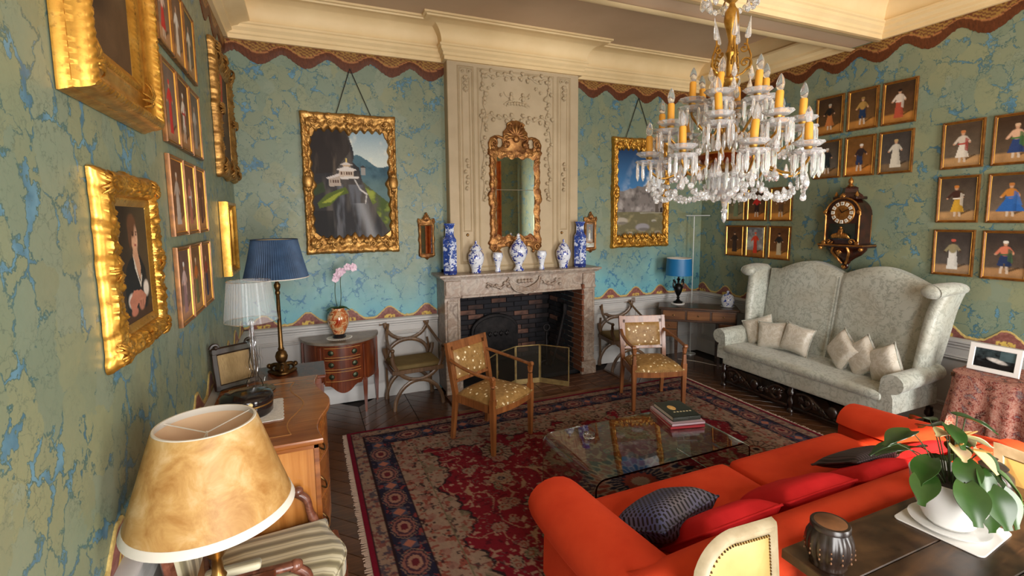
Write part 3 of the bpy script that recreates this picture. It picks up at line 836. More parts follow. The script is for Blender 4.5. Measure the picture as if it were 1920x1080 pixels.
gset('left', G4, (2.952,3.252,3.556), (2.985,2.52,2.065,1.61), [
 ('small picture of a figure in red skirt and white bodice, beside big gilt frame', FP((110,84,70),(130,104,84),(170,128,90),(210,180,160),(190,50,44),hat=(214,190,170),sd=19)),
 ('small picture of a figure all in white, top row middle on the near wall', FP((104,78,60),(128,100,76),(168,124,80),(214,204,190),(206,190,170),style='robe',sd=20)),
 ('small picture of a pale slender figure, top row far end on the near wall', FP((84,76,64),(108,98,80),(158,124,84),(206,198,180),(196,180,150),style='robe',wide=.6,sd=21)),
 ('small picture of a figure in long red robe, second row on near wall', FP((110,92,80),(128,108,92),(160,120,88),(196,50,48),(190,54,50),style='robe',wide=.8,hat=(200,60,56),sd=22)),
 ('small picture of a figure in white turban and red sash, second row middle', FP((88,64,48),(112,88,66),(162,118,78),(214,200,184),(206,190,176),style='trousers',sash=(180,44,40),hat=(220,210,196),sd=23)),
 ('small picture of a grey clad figure, second row far end', FP((100,90,78),(120,108,92),(160,128,92),(176,168,156),(150,140,128),style='robe',sd=24)),
 ('small picture of a figure in grey and white robe, third row near end', FP((104,70,48),(120,86,60),(170,122,80),(176,160,146),(186,172,160),style='robe',wide=1.2,hat=(200,180,160),sd=25)),
 ('small picture of a figure in rose gown with white drape, third row middle', FP((110,74,52),(132,96,68),(176,130,86),(186,120,96),(176,112,92),style='robe',sash=(214,206,196),sd=26)),
 ('small picture of a brown cloaked figure, third row far end', FP((112,74,50),(126,88,60),(176,126,80),(104,66,52),(96,62,50),style='robe',wide=.7,sd=27)),
 ('small picture of a figure in tall white headdress and mauve robe, lowest row', FP((100,76,66),(122,98,84),(176,130,96),(196,170,164),(150,116,118),style='robe',hat=(226,222,216),sash=(206,170,160),sd=28)),
 ('small picture of a figure in orange and green, lowest row middle', FP((118,86,56),(140,106,70),(180,132,80),(190,112,52),(104,104,66),style='robe',hat=(206,186,150),sd=29)),
 ('small picture of a figure in dark blue coat, above the clear lamp', FP((120,84,58),(136,98,68),(176,126,78),(150,70,50),(56,64,92),style='robe',wide=.7,sd=30))])

# --- large pictures --------------------------------------------------------
def cords(r, x0, x1, z0, xt, zt, y=-.02):
    for x in (x0, x1):
        MB().tube([(x, y, z0), (xt, y+.012, zt)], .0045, 6).build('hanging_cord', M_BLACK, r)
def baroque_fw(sd, u, seed):
    e = min(u, 1-u)
    b = 1+.35*math.exp(-((u-.5)/.07)**2)*(1 if sd in (1, 3) else .5)+.10*math.sin(u*60+seed)
    return b
P1 = thing('landscape_painting', 'oil painting of a cliffside monastery in a carved gilt frame above the half-round chest', 'painting', (.465, D-.004, 2.285), 0, 'landscapes on the chimney wall')
prof = stepprof((0,.03),(.06,.055),(.2,.06),(.5,.04),(.75,.05),(.9,.045),(1,.022))
ring(.91, 1.40, [.17,.085,.17,.085], prof, .009, .006, seed=2, out=.006, fwf=baroque_fw).build('frame', M_GILT_OLD, P1, smooth=60)
orn = MB()
for sx in (-1, 1):
    for sz in (-1, 1):
        leafspray(orn, sx*.40, sz*.63, math.atan2(-sz, -sx), .11, .016, -.05, 5); volute(orn, sx*.33, sz*.60, .038, 0 if sx > 0 else PI, 1.2, .009, -.058, sgn=sx*sz)
        volute(orn, sx*.18, sz*.605, .032, PI/2*sz, 1.2, .009, -.056, sgn=-sx*sz)
    orn.ball((sx*.415, -.055, .02), (.05,.025,.075), 10, 7); leafspray(orn, sx*.415, .06, PI/2, .07, .012, -.055, 3); leafspray(orn, sx*.415, -.02, -PI/2, .07, .012, -.055, 3)
for k in range(7): leafspray(orn, -.02+.007*k, .62+.0*k, PI*k/6, .085, .013, -.06, 1)
orn.ball((0, -.068, .64), (.035,.02,.05), 10, 7); leafspray(orn, 0, .60, -PI/2, .08, .014, -.06, 5)
for k in range(5): leafspray(orn, (-.24+.12*k), -.61, PI/2, .075, .013, -.055, 3)
orn.build('carved_ornament', M_GILT_OLD, P1, smooth=70)['kind'] = 'stuff'
ch = MB()
for s in (-1, 1):
    ch.prism([(s*.38,.56),(s*.26,.56),(s*.27,.545),(s*.33,.53),(s*.345,.48),(s*.36,.46),(s*.38,.46)], -.012, -.040, 'XZ', bev=.006); ch.prism([(s*.38,-.56),(s*.24,-.56),(s*.22,-.545),(s*.30,-.535),(s*.34,-.50),(s*.38,-.47)], -.012, -.036, 'XZ', bev=.006)
ch.build('spandrel', M_GILT_OLD, P1, smooth=40)['kind'] = 'stuff'
landscape_cliff().mesh('canvas', .80, 1.20, M_CANVAS, P1, -.02)
cords(P1, -.12, .215, .70, .03, 1.15)
P2 = thing('landscape_painting', 'oil painting of a stony meadow under blue sky in gilt frame, partly behind the chandelier', 'painting', (4.10, D-.004, 2.232), 0, 'landscapes on the chimney wall')
ring(.90, 1.41, [.15,.08,.15,.08], prof, .010, .006, seed=5, out=.007, fwf=baroque_fw).build('frame', M_GILT, P2, smooth=60)
orn = MB()
for sx in (-1, 1):
    for sz in (-1, 1):
        leafspray(orn, sx*.39, sz*.63, math.atan2(-sz, -sx), .12, .016, -.05, 5); volute(orn, sx*.31, sz*.60, .04, 0 if sx > 0 else PI, 1.2, .010, -.058, sgn=sx*sz)
    leafspray(orn, sx*.41, .02, PI/2, .09, .013, -.055, 5); leafspray(orn, sx*.41, 0, -PI/2, .09, .013, -.055, 5)
for k in range(5): volute(orn, -.2+.1*k, .62, .028, PI/2, 1.1, .008, -.055, sgn=1 if k % 2 else -1)
for k in range(7): leafspray(orn, (-.27+.09*k), -.60, PI/2+.3*math.sin(k*2), .095, .013, -.055, 3)
leafspray(orn, 0, .60, -PI/2, .09, .015, -.06, 5)
orn.build('carved_ornament', M_GILT, P2, smooth=70)['kind'] = 'stuff'
landscape_meadow().mesh('canvas', .80, 1.20, M_CANVAS, P2, -.02)
cords(P2, -.25, .16, .70, -.05, 1.22)

# big picture at the upper left, only its lower half in view
BG = thing('gilt_framed_painting', 'large old painting of a red-draped figure in a deep gilt frame, upper left corner', 'painting', (A+.004, 2.10, 2.85), PI/2)
prof = stepprof((0,.006),(.03,.018),(.045,.03),(.06,.032),(.075,.05),(.10,.068),(.14,.078),(.2,.084),(.26,.08),(.30,.066),(.36,.054),(.5,.045),(.68,.048),(.74,.04),(.82,.044),(.9,.038),(1,.028))
ring(.77, 1.10, .185, prof, .007, .006, seed=1, rows=[0,.03,.045,.06,.075,.09,.11,.14,.17,.2,.23,.26,.3,.36,.42,.5,.6,.68,.74,.78,.82,.86,.9,1], relief=lambda sd, s, t, u: (abs(math.sin(s*110))*.8+nz(s*70, t*50)*.7) if (.11 < t < .30 or t < .05 or .74 < t < .9) else 0).build('frame', M_GILT_SMOOTH, BG, smooth=50)
orn = MB()
for sx in (-1, 1):
    for sz in (-1, 1):
        volute(orn, sx*.28, sz*.445, .024, PI/2, 1.3, .006, -.055, sgn=sx); leafspray(orn, sx*.28, sz*.445, PI/2*-sz, .09, .007, -.052, 3); leafspray(orn, sx*.28, sz*.445, PI/2+sx*PI/2, .08, .007, -.052, 3)
orn.build('corner_ornament', M_GILT, BG, smooth=70)['kind'] = 'stuff'
saint().mesh('canvas', .42, .75, M_CANVAS, BG, -.026)

PT = thing('gilt_framed_portrait', 'portrait of a seated person in dark dress, hands crossed, in ornate bright gilt frame', 'painting', (A+.004, 2.15, 1.79), PI/2)
prof = stepprof((0,.006),(.02,.016),(.05,.02),(.07,.026),(.10,.028),(.14,.036),(.24,.040),(.5,.038),(.66,.032),(.72,.026),(.80,.029),(.88,.025),(1,.02))
def rel(sd, s, t, u): return orelief(s, t*.115, 4)*1.0+.5*abs(math.sin(s*60)) if .13 < t < .68 else (abs(math.sin(s*150))*.35 if .72 < t < .9 else 0)
ring(.58, .64, .115, prof, .010, .005, seed=4, out=.006, rows=[0,.02,.05,.07,.10,.14]+[.18+.035*k for k in range(15)]+[.72,.76,.80,.84,.88,1], relief=rel).build('frame', M_GILT_SMOOTH, PT, smooth=60)
orn = MB()
for sx in (-1, 0, 1):
    for sz in (-1, 0, 1):
        if sx == 0 and sz == 0: continue
        for da, l in ((0,.035), (PI/2,.05), (-PI/2,.05)): leafspray(orn, sx*.25, sz*.275, math.atan2(sz, sx)+da, l, .0075, -.034, 3)
orn.build('carved_ornament', M_GILT, PT, smooth=70)['kind'] = 'stuff'
portrait().mesh('canvas', .36, .43, M_CANVAS, PT, -.019, 0, .012)

FF = thing('gilt_framed_painting', 'tall dark painting in carved old-gold frame beside the far corner of near wall', 'painting', (A+.004, 4.77, 2.79), PI/2)
ring(.90, 1.0, .16, stepprof((0,.02),(.06,.04),(.2,.05),(.4,.035),(.6,.045),(.8,.035),(1,.02)), .014, .008, seed=8, out=.015).build('frame', M_GILT_OLD, FF, smooth=60)
orn = MB()
for sx in (-1, 0, 1):
    for sz in (-1, 0, 1):
        if sx or sz: leafspray(orn, sx*.38, sz*.43, math.atan2(sz, sx), .08, .014, -.055, 5); leafspray(orn, sx*.38, sz*.43, math.atan2(-sz, -sx), .09, .014, -.05, 3)
orn.build('carved_ornament', M_GILT_OLD, FF, smooth=70)['kind'] = 'stuff'
saint().mesh('canvas', .60, .70, M_CANVAS, FF, -.018)
LF = thing('gilt_framed_painting', 'small painting in plain shiny gold moulding above the clear acrylic lamp', 'painting', (A+.004, 4.535, 1.79), PI/2)
ring(.48, .58, .09, stepprof((0,.05),(.05,.062),(.25,.06),(.35,.045),(.5,.03),(.62,.035),(.7,.02),(1,.015)), 0, rows=[0,.05,.15,.25,.35,.42,.5,.56,.62,.7,1]).build('frame', M_GILT_SMOOTH, LF, smooth=30)
landscape_meadow().mesh('canvas', .31, .41, M_CANVAS, LF, -.013)
# ------------------------------------------------------------------ chimney-breast stucco, mirror, fireplace
M_MIRROR = mplain('mirror_glass', (.86,.88,.86,1), .015, 1.0)
M_IRON = mnoisy('black_iron', srgb(24,22,24), srgb(52,48,48), 12, .5, .6, .2, 40)
M_SOOT = mnoisy('sooty_mortar', srgb(20,20,24), srgb(34,32,34), 6, .9)
M_BRASS = mnoisy('old_brass', srgb(120,86,40), srgb(190,150,84), 10, .3, .9)
M_BRASS_D = mnoisy('dark_bronze', srgb(60,44,26), srgb(132,98,54), 16, .35, .85)
def brickmat():
    t = NT('sooty_brick'); oi = t.t.nodes.new('ShaderNodeObjectInfo')
    c = t.ramp(oi.outputs['Random'], [(0, srgb(30,30,38)), (.45, srgb(44,40,44)), (.7, srgb(66,50,46)), (.88, srgb(110,76,62)), (1, srgb(142,100,84))])
    c = t.mix(t.mr(t.noise(9, 4), .4, .65, 0, .7), c, srgb(26,25,28)); t.setc(c, .85); t.bump(t.noise(60, 4), .4, .004); return t.m
M_BRICK = brickmat()
M_BRICK_RED = mnoisy('red_clay_brick', srgb(96,54,34), srgb(136,80,52), 8, .8, bump=.3, bscale=60)
M_HEARTH = mnoisy('brown_hearth_tile', srgb(70,44,32), srgb(112,76,56), 7, .5, bump=.2, bscale=50)
M_WOODRIM = mwood('hearth_oak', srgb(54,32,18), srgb(84,52,30), srgb(110,72,42), 1, .4, 'X')

# stucco panels: pilaster mouldings on the breast
def panel_mould(m, x0, x1, z0, z1, w=.03, h=.012, y=BY):
    fr = [(0,0),(h*.6,.15),(h,.35),(h*.5,.55),(h*.9,.75),(0,1)]; k = len(fr); r = []
    for (cx, cz, sx, sz) in ((x0,z0,1,1),(x1,z0,-1,1),(x1,z1,-1,-1),(x0,z1,1,-1)):
        for (o, i) in fr: r.append((cx+sx*i*w, y-o, cz+sz*i*w))
    m.add(r, [((c*k+q), ((c+1)%4*k+q), ((c+1)%4*k+q+1), (c*k+q+1)) for c in range(4) for q in range(k-1)])
pm = MB()
for (x0, x1, z0, z1) in ((1.575,1.765,1.42,3.56), (2.785,2.975,1.42,3.56)):
    panel_mould(pm, x0, x1, z0, z1)
    panel_mould(pm, x0+.045, x1-.045, 1.78, z1-.12, .016, .006)
panel_mould(pm, 1.80, 2.75, 1.37, 3.555, .022, .008)
pm.build('panel_moulding', M_BREAST, chimney, smooth=35)
st = MB(); yb = BY-.004
def branch(p, th=.010):
    th *= 1.35
    q = bez([(x, yb-.006, z) for x, z in p], 6); n = len(q)
    st.tube(q, [(th*.7*(1-.6*i/n), th*(1-.6*i/n)) for i in range(n)], 6, True, sq=(0,1,0))
cxm = 2.275
for s in (-1, 1):
    X = lambda d: cxm+s*d
    branch([(X(.02),3.49),(X(.14),3.52),(X(.26),3.46),(X(.36),3.50),(X(.41),3.42),(X(.385),3.30),(X(.405),3.18),(X(.37),3.08),(X(.41),3.0)])
    branch([(X(.41),3.0),(X(.33),3.07),(X(.22),3.03),(X(.12),3.06),(X(.02),3.02)], .009)
    branch([(X(.41),2.98),(X(.435),2.8),(X(.40),2.62),(X(.43),2.45),(X(.405),2.3),(X(.43),2.12)], .008)
    for k in range(30):
        t = k/29; z = 3.50-t*1.38; x = X(.40+.025*math.sin(t*26)); a = (PI/2 if k % 2 else -PI/2)+s*(.7 if k % 2 else -.7)+.4*math.sin(k*3)
        leafspray(st, x, z, a+(PI if k % 3 == 0 else 0), .055 if t < .4 else .045, .0105, yb-.005, 3)
    for k in range(9): leafspray(st, X(.04+.04*k), 3.50+.02*math.sin(k*2), (PI/2 if k % 2 else -PI/2)+s*.5, .05, .0105, yb-.005, 3)
    for k in range(9): leafspray(st, X(.04+.04*k), 3.045+.018*math.sin(k*2), (PI/2 if k % 2 else -PI/2)+s*.5, .05, .0105, yb-.005, 3)
    for (px, pz) in ((.05,3.30),(.14,3.40),(.2,3.36)): leafspray(st, X(px+.12), pz, PI+.4, .05, .007, yb, 3)
    # festoons on the two side panels
    xp = X(.605)
    for z, a in ((3.46,-PI/2),(3.40,-PI/2),(3.34,-PI/2)): leafspray(st, xp, z, a, .06, .008, yb-.004, 5)
    for z in (2.58,2.52,2.46,2.40,2.34,2.28): leafspray(st, xp+.015*math.sin(z*40), z, -PI/2+.5*math.sin(z*33), .05, .007, yb-.004, 3)
    volute(st, X(.57), 3.50, .03, 0, 1.1, .007, yb-.004); volute(st, X(.64), 3.50, .03, PI, 1.1, .007, yb-.004, sgn=-1)
# two small reclining figures in the middle of the cartouche
for s in (-1, 1):
    x = cxm+s*.07
    st.ball((x, yb-.012, 3.31), (.018,.016,.020), 8, 6); st.ball((x+s*.005, yb-.012, 3.265), (.024,.018,.036), 8, 6)
    for p in ([(x+s*.02,3.28),(x+s*.06,3.29),(x+s*.09,3.33)], [(x-s*.01,3.28),(x-s*.04,3.26)], [(x,3.24),(x+s*.05,3.215),(x+s*.09,3.19)], [(x,3.24),(x+s*.02,3.20),(x+s*.06,3.175)]): branch(p, .010)
for k in range(7): leafspray(st, cxm-.12+.04*k, 3.19, PI/2+(k-3)*.35, .045, .008, yb-.004, 3)
st.build('stucco_relief', M_BREAST, chimney, smooth=70)['kind'] = 'stuff'
for x in (1.665, 2.855):
    k = MB().lathe([(0,.022),(.010,.020),(.014,.010),(.010,.004),(.018,0),(0,0)], 12).xf(Matrix.Rotation(PI/2, 4, 'X')).build('picture_knob', M_BRASS_D, chimney, (x, BY, 1.745))

# gilt mirror on the breast
MR = thing('gilt_wall_mirror', 'tall carved gilt mirror with scrolled crest above the mantelpiece', 'mirror', (2.245, BY-.002, 2.16))
def mfw(sd, u, seed): return 1+.18*math.sin(u*22+1)
ring(.62, 1.06, [.10,.075,.09,.075], stepprof((0,.012),(.1,.026),(.4,.03),(.7,.022),(1,.016)), .008, .007, seed=6, out=.02, fwf=mfw).build('frame', M_GILT_RED, MR, smooth=60)
cr = MB()
ol = [(-.30,.50),(-.33,.60),(-.30,.66),(-.22,.69),(-.16,.68),(-.15,.74),(-.11,.77),(-.10,.82),(-.05,.855),(0,.865),(.05,.855),(.10,.82),(.11,.77),(.15,.74),(.16,.68),(.22,.69),(.30,.66),(.33,.60),(.30,.50)]
# crest board with the two oval piercings
def crest_side(s):
    o = [(s*.10,.48),(s*.31,.48),(s*.33,.60),(s*.30,.66),(s*.22,.69),(s*.17,.67)]
    cr.prism([(s*.23,.48),(s*.31,.48),(s*.325,.56),(s*.33,.60),(s*.30,.66),(s*.25,.685),(s*.21,.66),(s*.235,.62),(s*.235,.585),(s*.21,.555)], -.004, -.028, 'XZ', bev=.006)
    cr.prism([(s*.06,.48),(s*.23,.48),(s*.21,.555),(s*.175,.56),(s*.155,.60),(s*.165,.65),(s*.21,.66),(s*.25,.685),(s*.20,.69),(s*.13,.67),(s*.06,.60)], -.004, -.028, 'XZ', bev=.006)
    volute(cr, s*.27, .60, .05, PI/2, 1.2, .012, -.034, sgn=s); volute(cr, s*.11, .66, .045, -PI/2, 1.2, .012, -.036, sgn=s)
    leafspray(cr, s*.10, .56, PI/2-s*.6, .09, .014, -.034, 5); leafspray(cr, s*.28, .52, PI/2, .07, .012, -.032, 3)
crest_side(1); crest_side(-1)
cr.prism([(-.13,.50),(.13,.50),(.15,.66),(.15,.73),(.11,.77),(.10,.82),(.05,.855),(0,.865),(-.05,.855),(-.10,.82),(-.11,.77),(-.15,.73),(-.15,.66)], -.004, -.030, 'XZ', bev=.006)
for k in range(9): leafspray(cr, 0, .68, PI*(-.05+1.1*k/8), .15, .015, -.036, 1)
cr.ball((0,-.045,.655), (.042,.026,.042), 12, 8); volute(cr, -.07, .80, .035, PI, 1.1, .010, -.036, sgn=-1); volute(cr, .07, .80, .035, 0, 1.1, .010, -.036)
cr.build('crest', M_GILT_RED, MR, smooth=60)
ap = MB()
for s in (-1, 1):
    ap.prism([(0,-.50),(s*.31,-.50),(s*.33,-.57),(s*.28,-.62),(s*.22,-.61),(s*.18,-.57),(s*.10,-.555),(s*.05,-.60),(0,-.62)], -.004, -.026, 'XZ', bev=.006)
    volute(ap, s*.27, -.565, .04, -PI/2, 1.2, .010, -.03, sgn=-s); leafspray(ap, s*.14, -.535, PI if s > 0 else 0, .09, .011, -.03, 3); leafspray(ap, s*.21, -.60, -PI/2, .04, .01, -.03, 3)
ap.build('apron', M_GILT_RED, MR, smooth=60)
MB().prism([(-.235,-.44),(.235,-.44),(.235,.085),(-.235,.085)], -.013, -.017, 'XZ', bev=.002).build('mirror_pane', M_MIRROR, MR, smooth=0)
MB().prism([(-.235,.089),(.235,.089),(.235,.45),(-.235,.45)], -.013, -.017, 'XZ', bev=.002).build('mirror_pane', M_MIRROR, MR, smooth=0)

def girandole(x, lab):
    g = thing('small_wall_mirror', lab, 'mirror', (x, D-.002, 1.70), 0, 'small gilt mirrors beside the chimney')
    ring(.17, .36, .028, stepprof((0,.01),(.3,.024),(.7,.02),(1,.012)), .004, .006, seed=3, out=.006).build('frame', M_GILT_RED, g, smooth=60)
    c = MB(); c.prism([(-.085,.16),(.085,.16),(.10,.20),(.09,.235),(.05,.22),(.03,.245),(.015,.285),(0,.30),(-.015,.285),(-.03,.245),(-.05,.22),(-.09,.235),(-.10,.20)], -.004, -.02, 'XZ', bev=.004)
    volute(c, -.07, .20, .024, PI/2, 1.1, .006, -.022, sgn=-1); volute(c, .07, .20, .024, PI/2, 1.1, .006, -.022); leafspray(c, 0, .20, PI/2, .08, .009, -.022, 5); c.ball((0,-.022,.285), .012, 8, 6)
    c.build('crest', M_GILT_RED, g, smooth=60)
    c = MB(); c.prism([(-.08,-.165),(.08,-.165),(.07,-.195),(.03,-.20),(0,-.225),(-.03,-.20),(-.07,-.195)], -.004, -.02, 'XZ', bev=.004); leafspray(c, 0, -.19, -PI/2, .03, .007, -.02, 3)
    c.build('apron', M_GILT_RED, g, smooth=60)
    MB().prism([(-.06,-.155),(.06,-.155),(.06,.155),(-.06,.155)], -.006, -.010, 'XZ').build('mirror_pane', M_MIRROR, g, smooth=0)
girandole(1.228, 'small carved gilt mirror left of the chimney breast')
girandole(3.335, 'small carved gilt mirror right of the chimney, half hidden by a tall blue vase')

# fireplace surround
FP_ = thing('fireplace', 'pink-grey marble fireplace with carved garland frieze and sooty brick firebox', 'fireplace', (2.27, D, 0))
def jamb(x0, x1):
    c = (x0+x1)/2-2.27; w = x1-x0; m = MB(); y0, y1 = 4.965-D, 0
    m.box((c, (y0+y1)/2, .56), (w, -y0, 1.04), .006); m.box((c, y0-.012, .09), (w+.012, .05, .18), .006)
    m.box((c, y0-.008, 1.10), (w+.006, .035, .035), .008); m.box((c, y0-.006, 1.17), (w*.8, .02, .09), .006)
    panel = [(c-w*.36,.24),(c+w*.36,.24),(c+w*.36,1.05),(c-w*.36,1.05)]
    for (a, b2) in (((c-w*.36,.24),(c-w*.30,1.05)), ((c+w*.30,.24),(c+w*.36,1.05)), ((c-w*.36,.24),(c+w*.36,.27)), ((c-w*.36,1.02),(c+w*.36,1.05))):
        m.box(((a[0]+b2[0])/2, y0-.002, (a[1]+b2[1])/2), (b2[0]-a[0], .016, b2[1]-a[1]), .004)
    m.build('jamb', M_MARBLE, FP_, smooth=30)
jamb(1.33, 1.505); jamb(3.02, 3.21)
fz = MB(); fz.box((0, (4.965-D)/2, 1.175), (1.88, D-4.965, .21), .005)
fz.box((0, 4.965-D-.003, 1.085), (1.50, .02, .03), .004)
for s in (-1, 1): fz.box((s*.845, 4.955-D, 1.18), (.17, .03, .17), .006)
fz.build('frieze', M_MARBLE, FP_, smooth=30)
gr = MB(); yy = 4.958-D
for s in (-1, 1):
    for k in range(4):
        dz = .02*k; gr.tube(bez([(s*.20, yy, 1.255-dz*.3), (s*.14, yy-.02, 1.19-dz), (s*.05, yy-.025, 1.145-dz*.9), (0, yy-.025, 1.135-dz)], 5), (.012,.010)[0], 6, True)
    gr.tube(bez([(s*.20,yy,1.255),(s*.24,yy-.015,1.20),(s*.30,yy-.015,1.16),(s*.38,yy-.01,1.18),(s*.46,yy-.008,1.22)], 5), [.014,.012]*0+.011 if False else .011, 6)
    for k in range(6): leafspray(gr, s*(.22+.05*k), 1.18+.02*math.sin(k*2), (PI if s > 0 else 0)+.5*(1 if k % 2 else -1), .05, .009, yy-.006, 3)
    volute(gr, s*.20, 1.235, .03, PI/2, 1.2, .008, yy-.012, sgn=s)
for k in range(5): leafspray(gr, -.08+.04*k, 1.24, -PI/2, .05, .010, yy-.008, 3)
gr.build('carved_garland', M_MARBLE, FP_, smooth=70)['kind'] = 'stuff'
sh = MB(); x0, x1 = 1.27-2.27, 3.27-2.27
pr = [(0,1.278),(.02,1.283),(.035,1.29),(.045,1.303),(.055,1.31),(.055,1.325),(.05,1.332),(-.30,1.332)]
sh.sweep([(-.945,0),(-.945,4.955-D),(.945,4.955-D),(.945,0)][::-1], [(-o, z) for o, z in pr]) if False else None
sh.box((0, (4.905-D)/2, 1.318), (2.00, D-4.905, .026), .006); sh.box((0, (4.925-D)/2, 1.298), (1.96, D-4.925, .02), .008); sh.box((0, (4.945-D)/2, 1.284), (1.92, D-4.945, .014), .004)
sh.build('mantel_shelf', M_MARBLE, FP_, smooth=30)
# firebox
fb = MB(); YB = 5.86
fb.box((2.265-2.27, YB+.06-D, .65), (1.75, .10, 1.40)); fb.box((FX1+.06-2.27, (4.97+YB)/2+.11-D, .65), (.10, YB-5.19, 1.40)); fb.box((FX0-.06-2.27, (4.97+YB)/2+.11-D, .65), (.10, YB-5.19, 1.40))
fb.box((-.005, .3, 1.33), (1.75, .7, .06)); fb.box((-.005, .18, .02), (1.62, .78, .05))
fbo = fb.build('firebox', M_SOOT, FP_, smooth=0)
bm_ = None
def brick(loc, rot, mat, ln=.205):
    global bm_
    if bm_ is None: bm_ = MB().box((0,0,0), (.205,.03,.056), .004).build('brick', M_BRICK, fbo, loc, rot, 0)
    else:
        o = inst(bm_, 'brick', fbo, loc, rot)
        if mat is not M_BRICK: o.material_slots[0].link = 'OBJECT'; o.material_slots[0].material = mat
for r in range(17):
    z = .08+.064*r
    for k in range(8):
        x = 1.55+.105+.215*k-(.107 if r % 2 else 0)
        if 1.45 < x < 3.05: brick((x-2.27, YB-D+.002+.003*random.random(), z), (0,0,0), M_BRICK)
    if r % 2: brick((FX1-.002-2.27, 4.985-D, z), (0,0,PI/2), M_BRICK_RED); [c for c in fbo.children][-1].scale = (.42,1,1)
    for k in range(4):
        y = 5.075+.215*k+(.0 if r % 2 else -.045)
        if y < YB-.05: brick((FX1-.003-2.27+.002*random.random(), y-D, z), (0,0,PI/2), M_BRICK_RED if (k == 0) else M_BRICK)
# hearth slab with oak rim and tiles
ht = MB().box((.07, 4.70-D, .008), (2.04, .50, .012)).build('hearth', M_SOOT, FP_, smooth=0)
MB().box((.07, 4.465-D, .018), (2.08, .07, .036), .006).build('hearth_rim', M_WOODRIM, FP_, smooth=30)
MB().box((1.085, 4.73-D, .018), (.05, .46, .036), .006).build('hearth_rim', M_WOODRIM, FP_, smooth=30)
tm = None
for i in range(10):
    for j in range(4):
        loc = (-.86+.206*i, 4.565-D+.12*j, .018+.001*random.random())
        if 4.565+.12*j > 4.93: continue
        if tm is None: tm = MB().box((0,0,0), (.20,.114,.012), .003).build('tile', M_HEARTH, ht, loc, smooth=0)
        else: inst(tm, 'tile', ht, loc)
# cast-iron fireback, firedog, leaning poker
fbk = MB(); ol = [(-.33,0),(.33,0),(.33,.42)]+[(.33*math.cos(a), .42+.22*math.sin(a)) for a in [PI*k/14 for k in range(1, 14)]]+[(-.33,.42)]
fbk.prism(ol, 0, -.03, 'XZ', bev=.006); fbk.prism(inset(ol, .035), -.02, -.042, 'XZ', bev=.005)
for k in range(5): leafspray(fbk, -.16+.08*k, .34, PI/2, .08, .012, -.04, 3)
tag(fbk.build('fireback', M_IRON, None, (2.22, YB-.025, .05), (.04,0,0), 40), 'arched black cast-iron fireback at the back of the firebox', 'fireback')
an = thing('firedog', 'dark iron firedog with ring finial inside the fireplace', 'firedog', (2.78, 5.42, .046))
MB().lathe([(0,0),(.03,0),(.03,.02),(.014,.04),(.020,.10),(.012,.2),(.020,.3),(.012,.36),(.018,.42),(0,.44)], 10).build('post', M_IRON, an)
tor = MB(); tor.grid(lambda u, v: ((.042+.012*math.cos(v*2*PI))*math.cos(u*2*PI), .012*math.sin(v*2*PI), .485+(.042+.012*math.cos(v*2*PI))*math.sin(u*2*PI)), 16, 6, True, True); tor.build('ring_finial', M_IRON, an)
ft = MB(); ft.tube(bez([(-.09,0,.0),(-.06,0,.04),(0,0,.05),(.06,0,.04),(.09,0,0)], 5), .012, 6); ft.box((0,.15,.06), (.03,.3,.025), .004); ft.build('foot', M_IRON, an)
pk = MB(); pk.tube([(0,0,0),(.10,.0,.35),(.22,.02,.78)], .016, 8); pk.box((.20,.018,.72), (.05,.03,.16), .01)
tag(pk.build('poker', M_IRON, None, (2.78,5.28,.05)), 'dark iron poker leaning against the right side of the firebox', 'poker')

# folding brass spark screen
def meshmat():
    t = NT('fine_brass_mesh'); t.setc(srgb(58,52,42), .5, .6); t.b.inputs['Alpha'].default_value = .30; return t.m
M_MESH = meshmat()
M_BRASS_L = mnoisy('pale_brass', srgb(150,126,80), srgb(200,176,120), 10, .4, .7)
fs = thing('fire_screen', 'low folding brass spark screen standing on the hearth', 'screen', (2.2, 4.75, .026))
pts = [(1.68,4.60),(1.84,4.76),(2.13,4.925),(2.42,4.885),(2.66,4.62)]
for (xa, ya), (xb, yb2) in zip(pts, pts[1:]):
    L = math.hypot(xb-xa, yb2-ya); an_ = math.atan2(yb2-ya, xb-xa); h = .455
    T = Matrix.Translation(((xa+xb)/2-2.2, (ya+yb2)/2-4.75, 0)) @ Matrix.Rotation(an_, 4, 'Z')
    m = MB()
    for x in (-L/2+.008, L/2-.008): m.box((x, 0, h/2), (.012, .010, h), .002)
    for z in (.006, h-.006): m.box((0, 0, z), (L-.01, .010, .012), .002)
    m.box((0, 0, .035), (L-.02, .006, .05), .001)
    m.xf(T); pf = m.build('panel_frame', M_BRASS_L, fs, smooth=30)
    MB().box((0, 0, h/2), (L-.03, .002, h-.03)).xf(T).build('mesh', M_MESH, pf, smooth=0)
MB().tube([(1.86-2.2,4.775-4.75,.20),(1.86-2.2,4.77-4.75,.25)], .006, 6).build('latch', M_BRASS, fs)

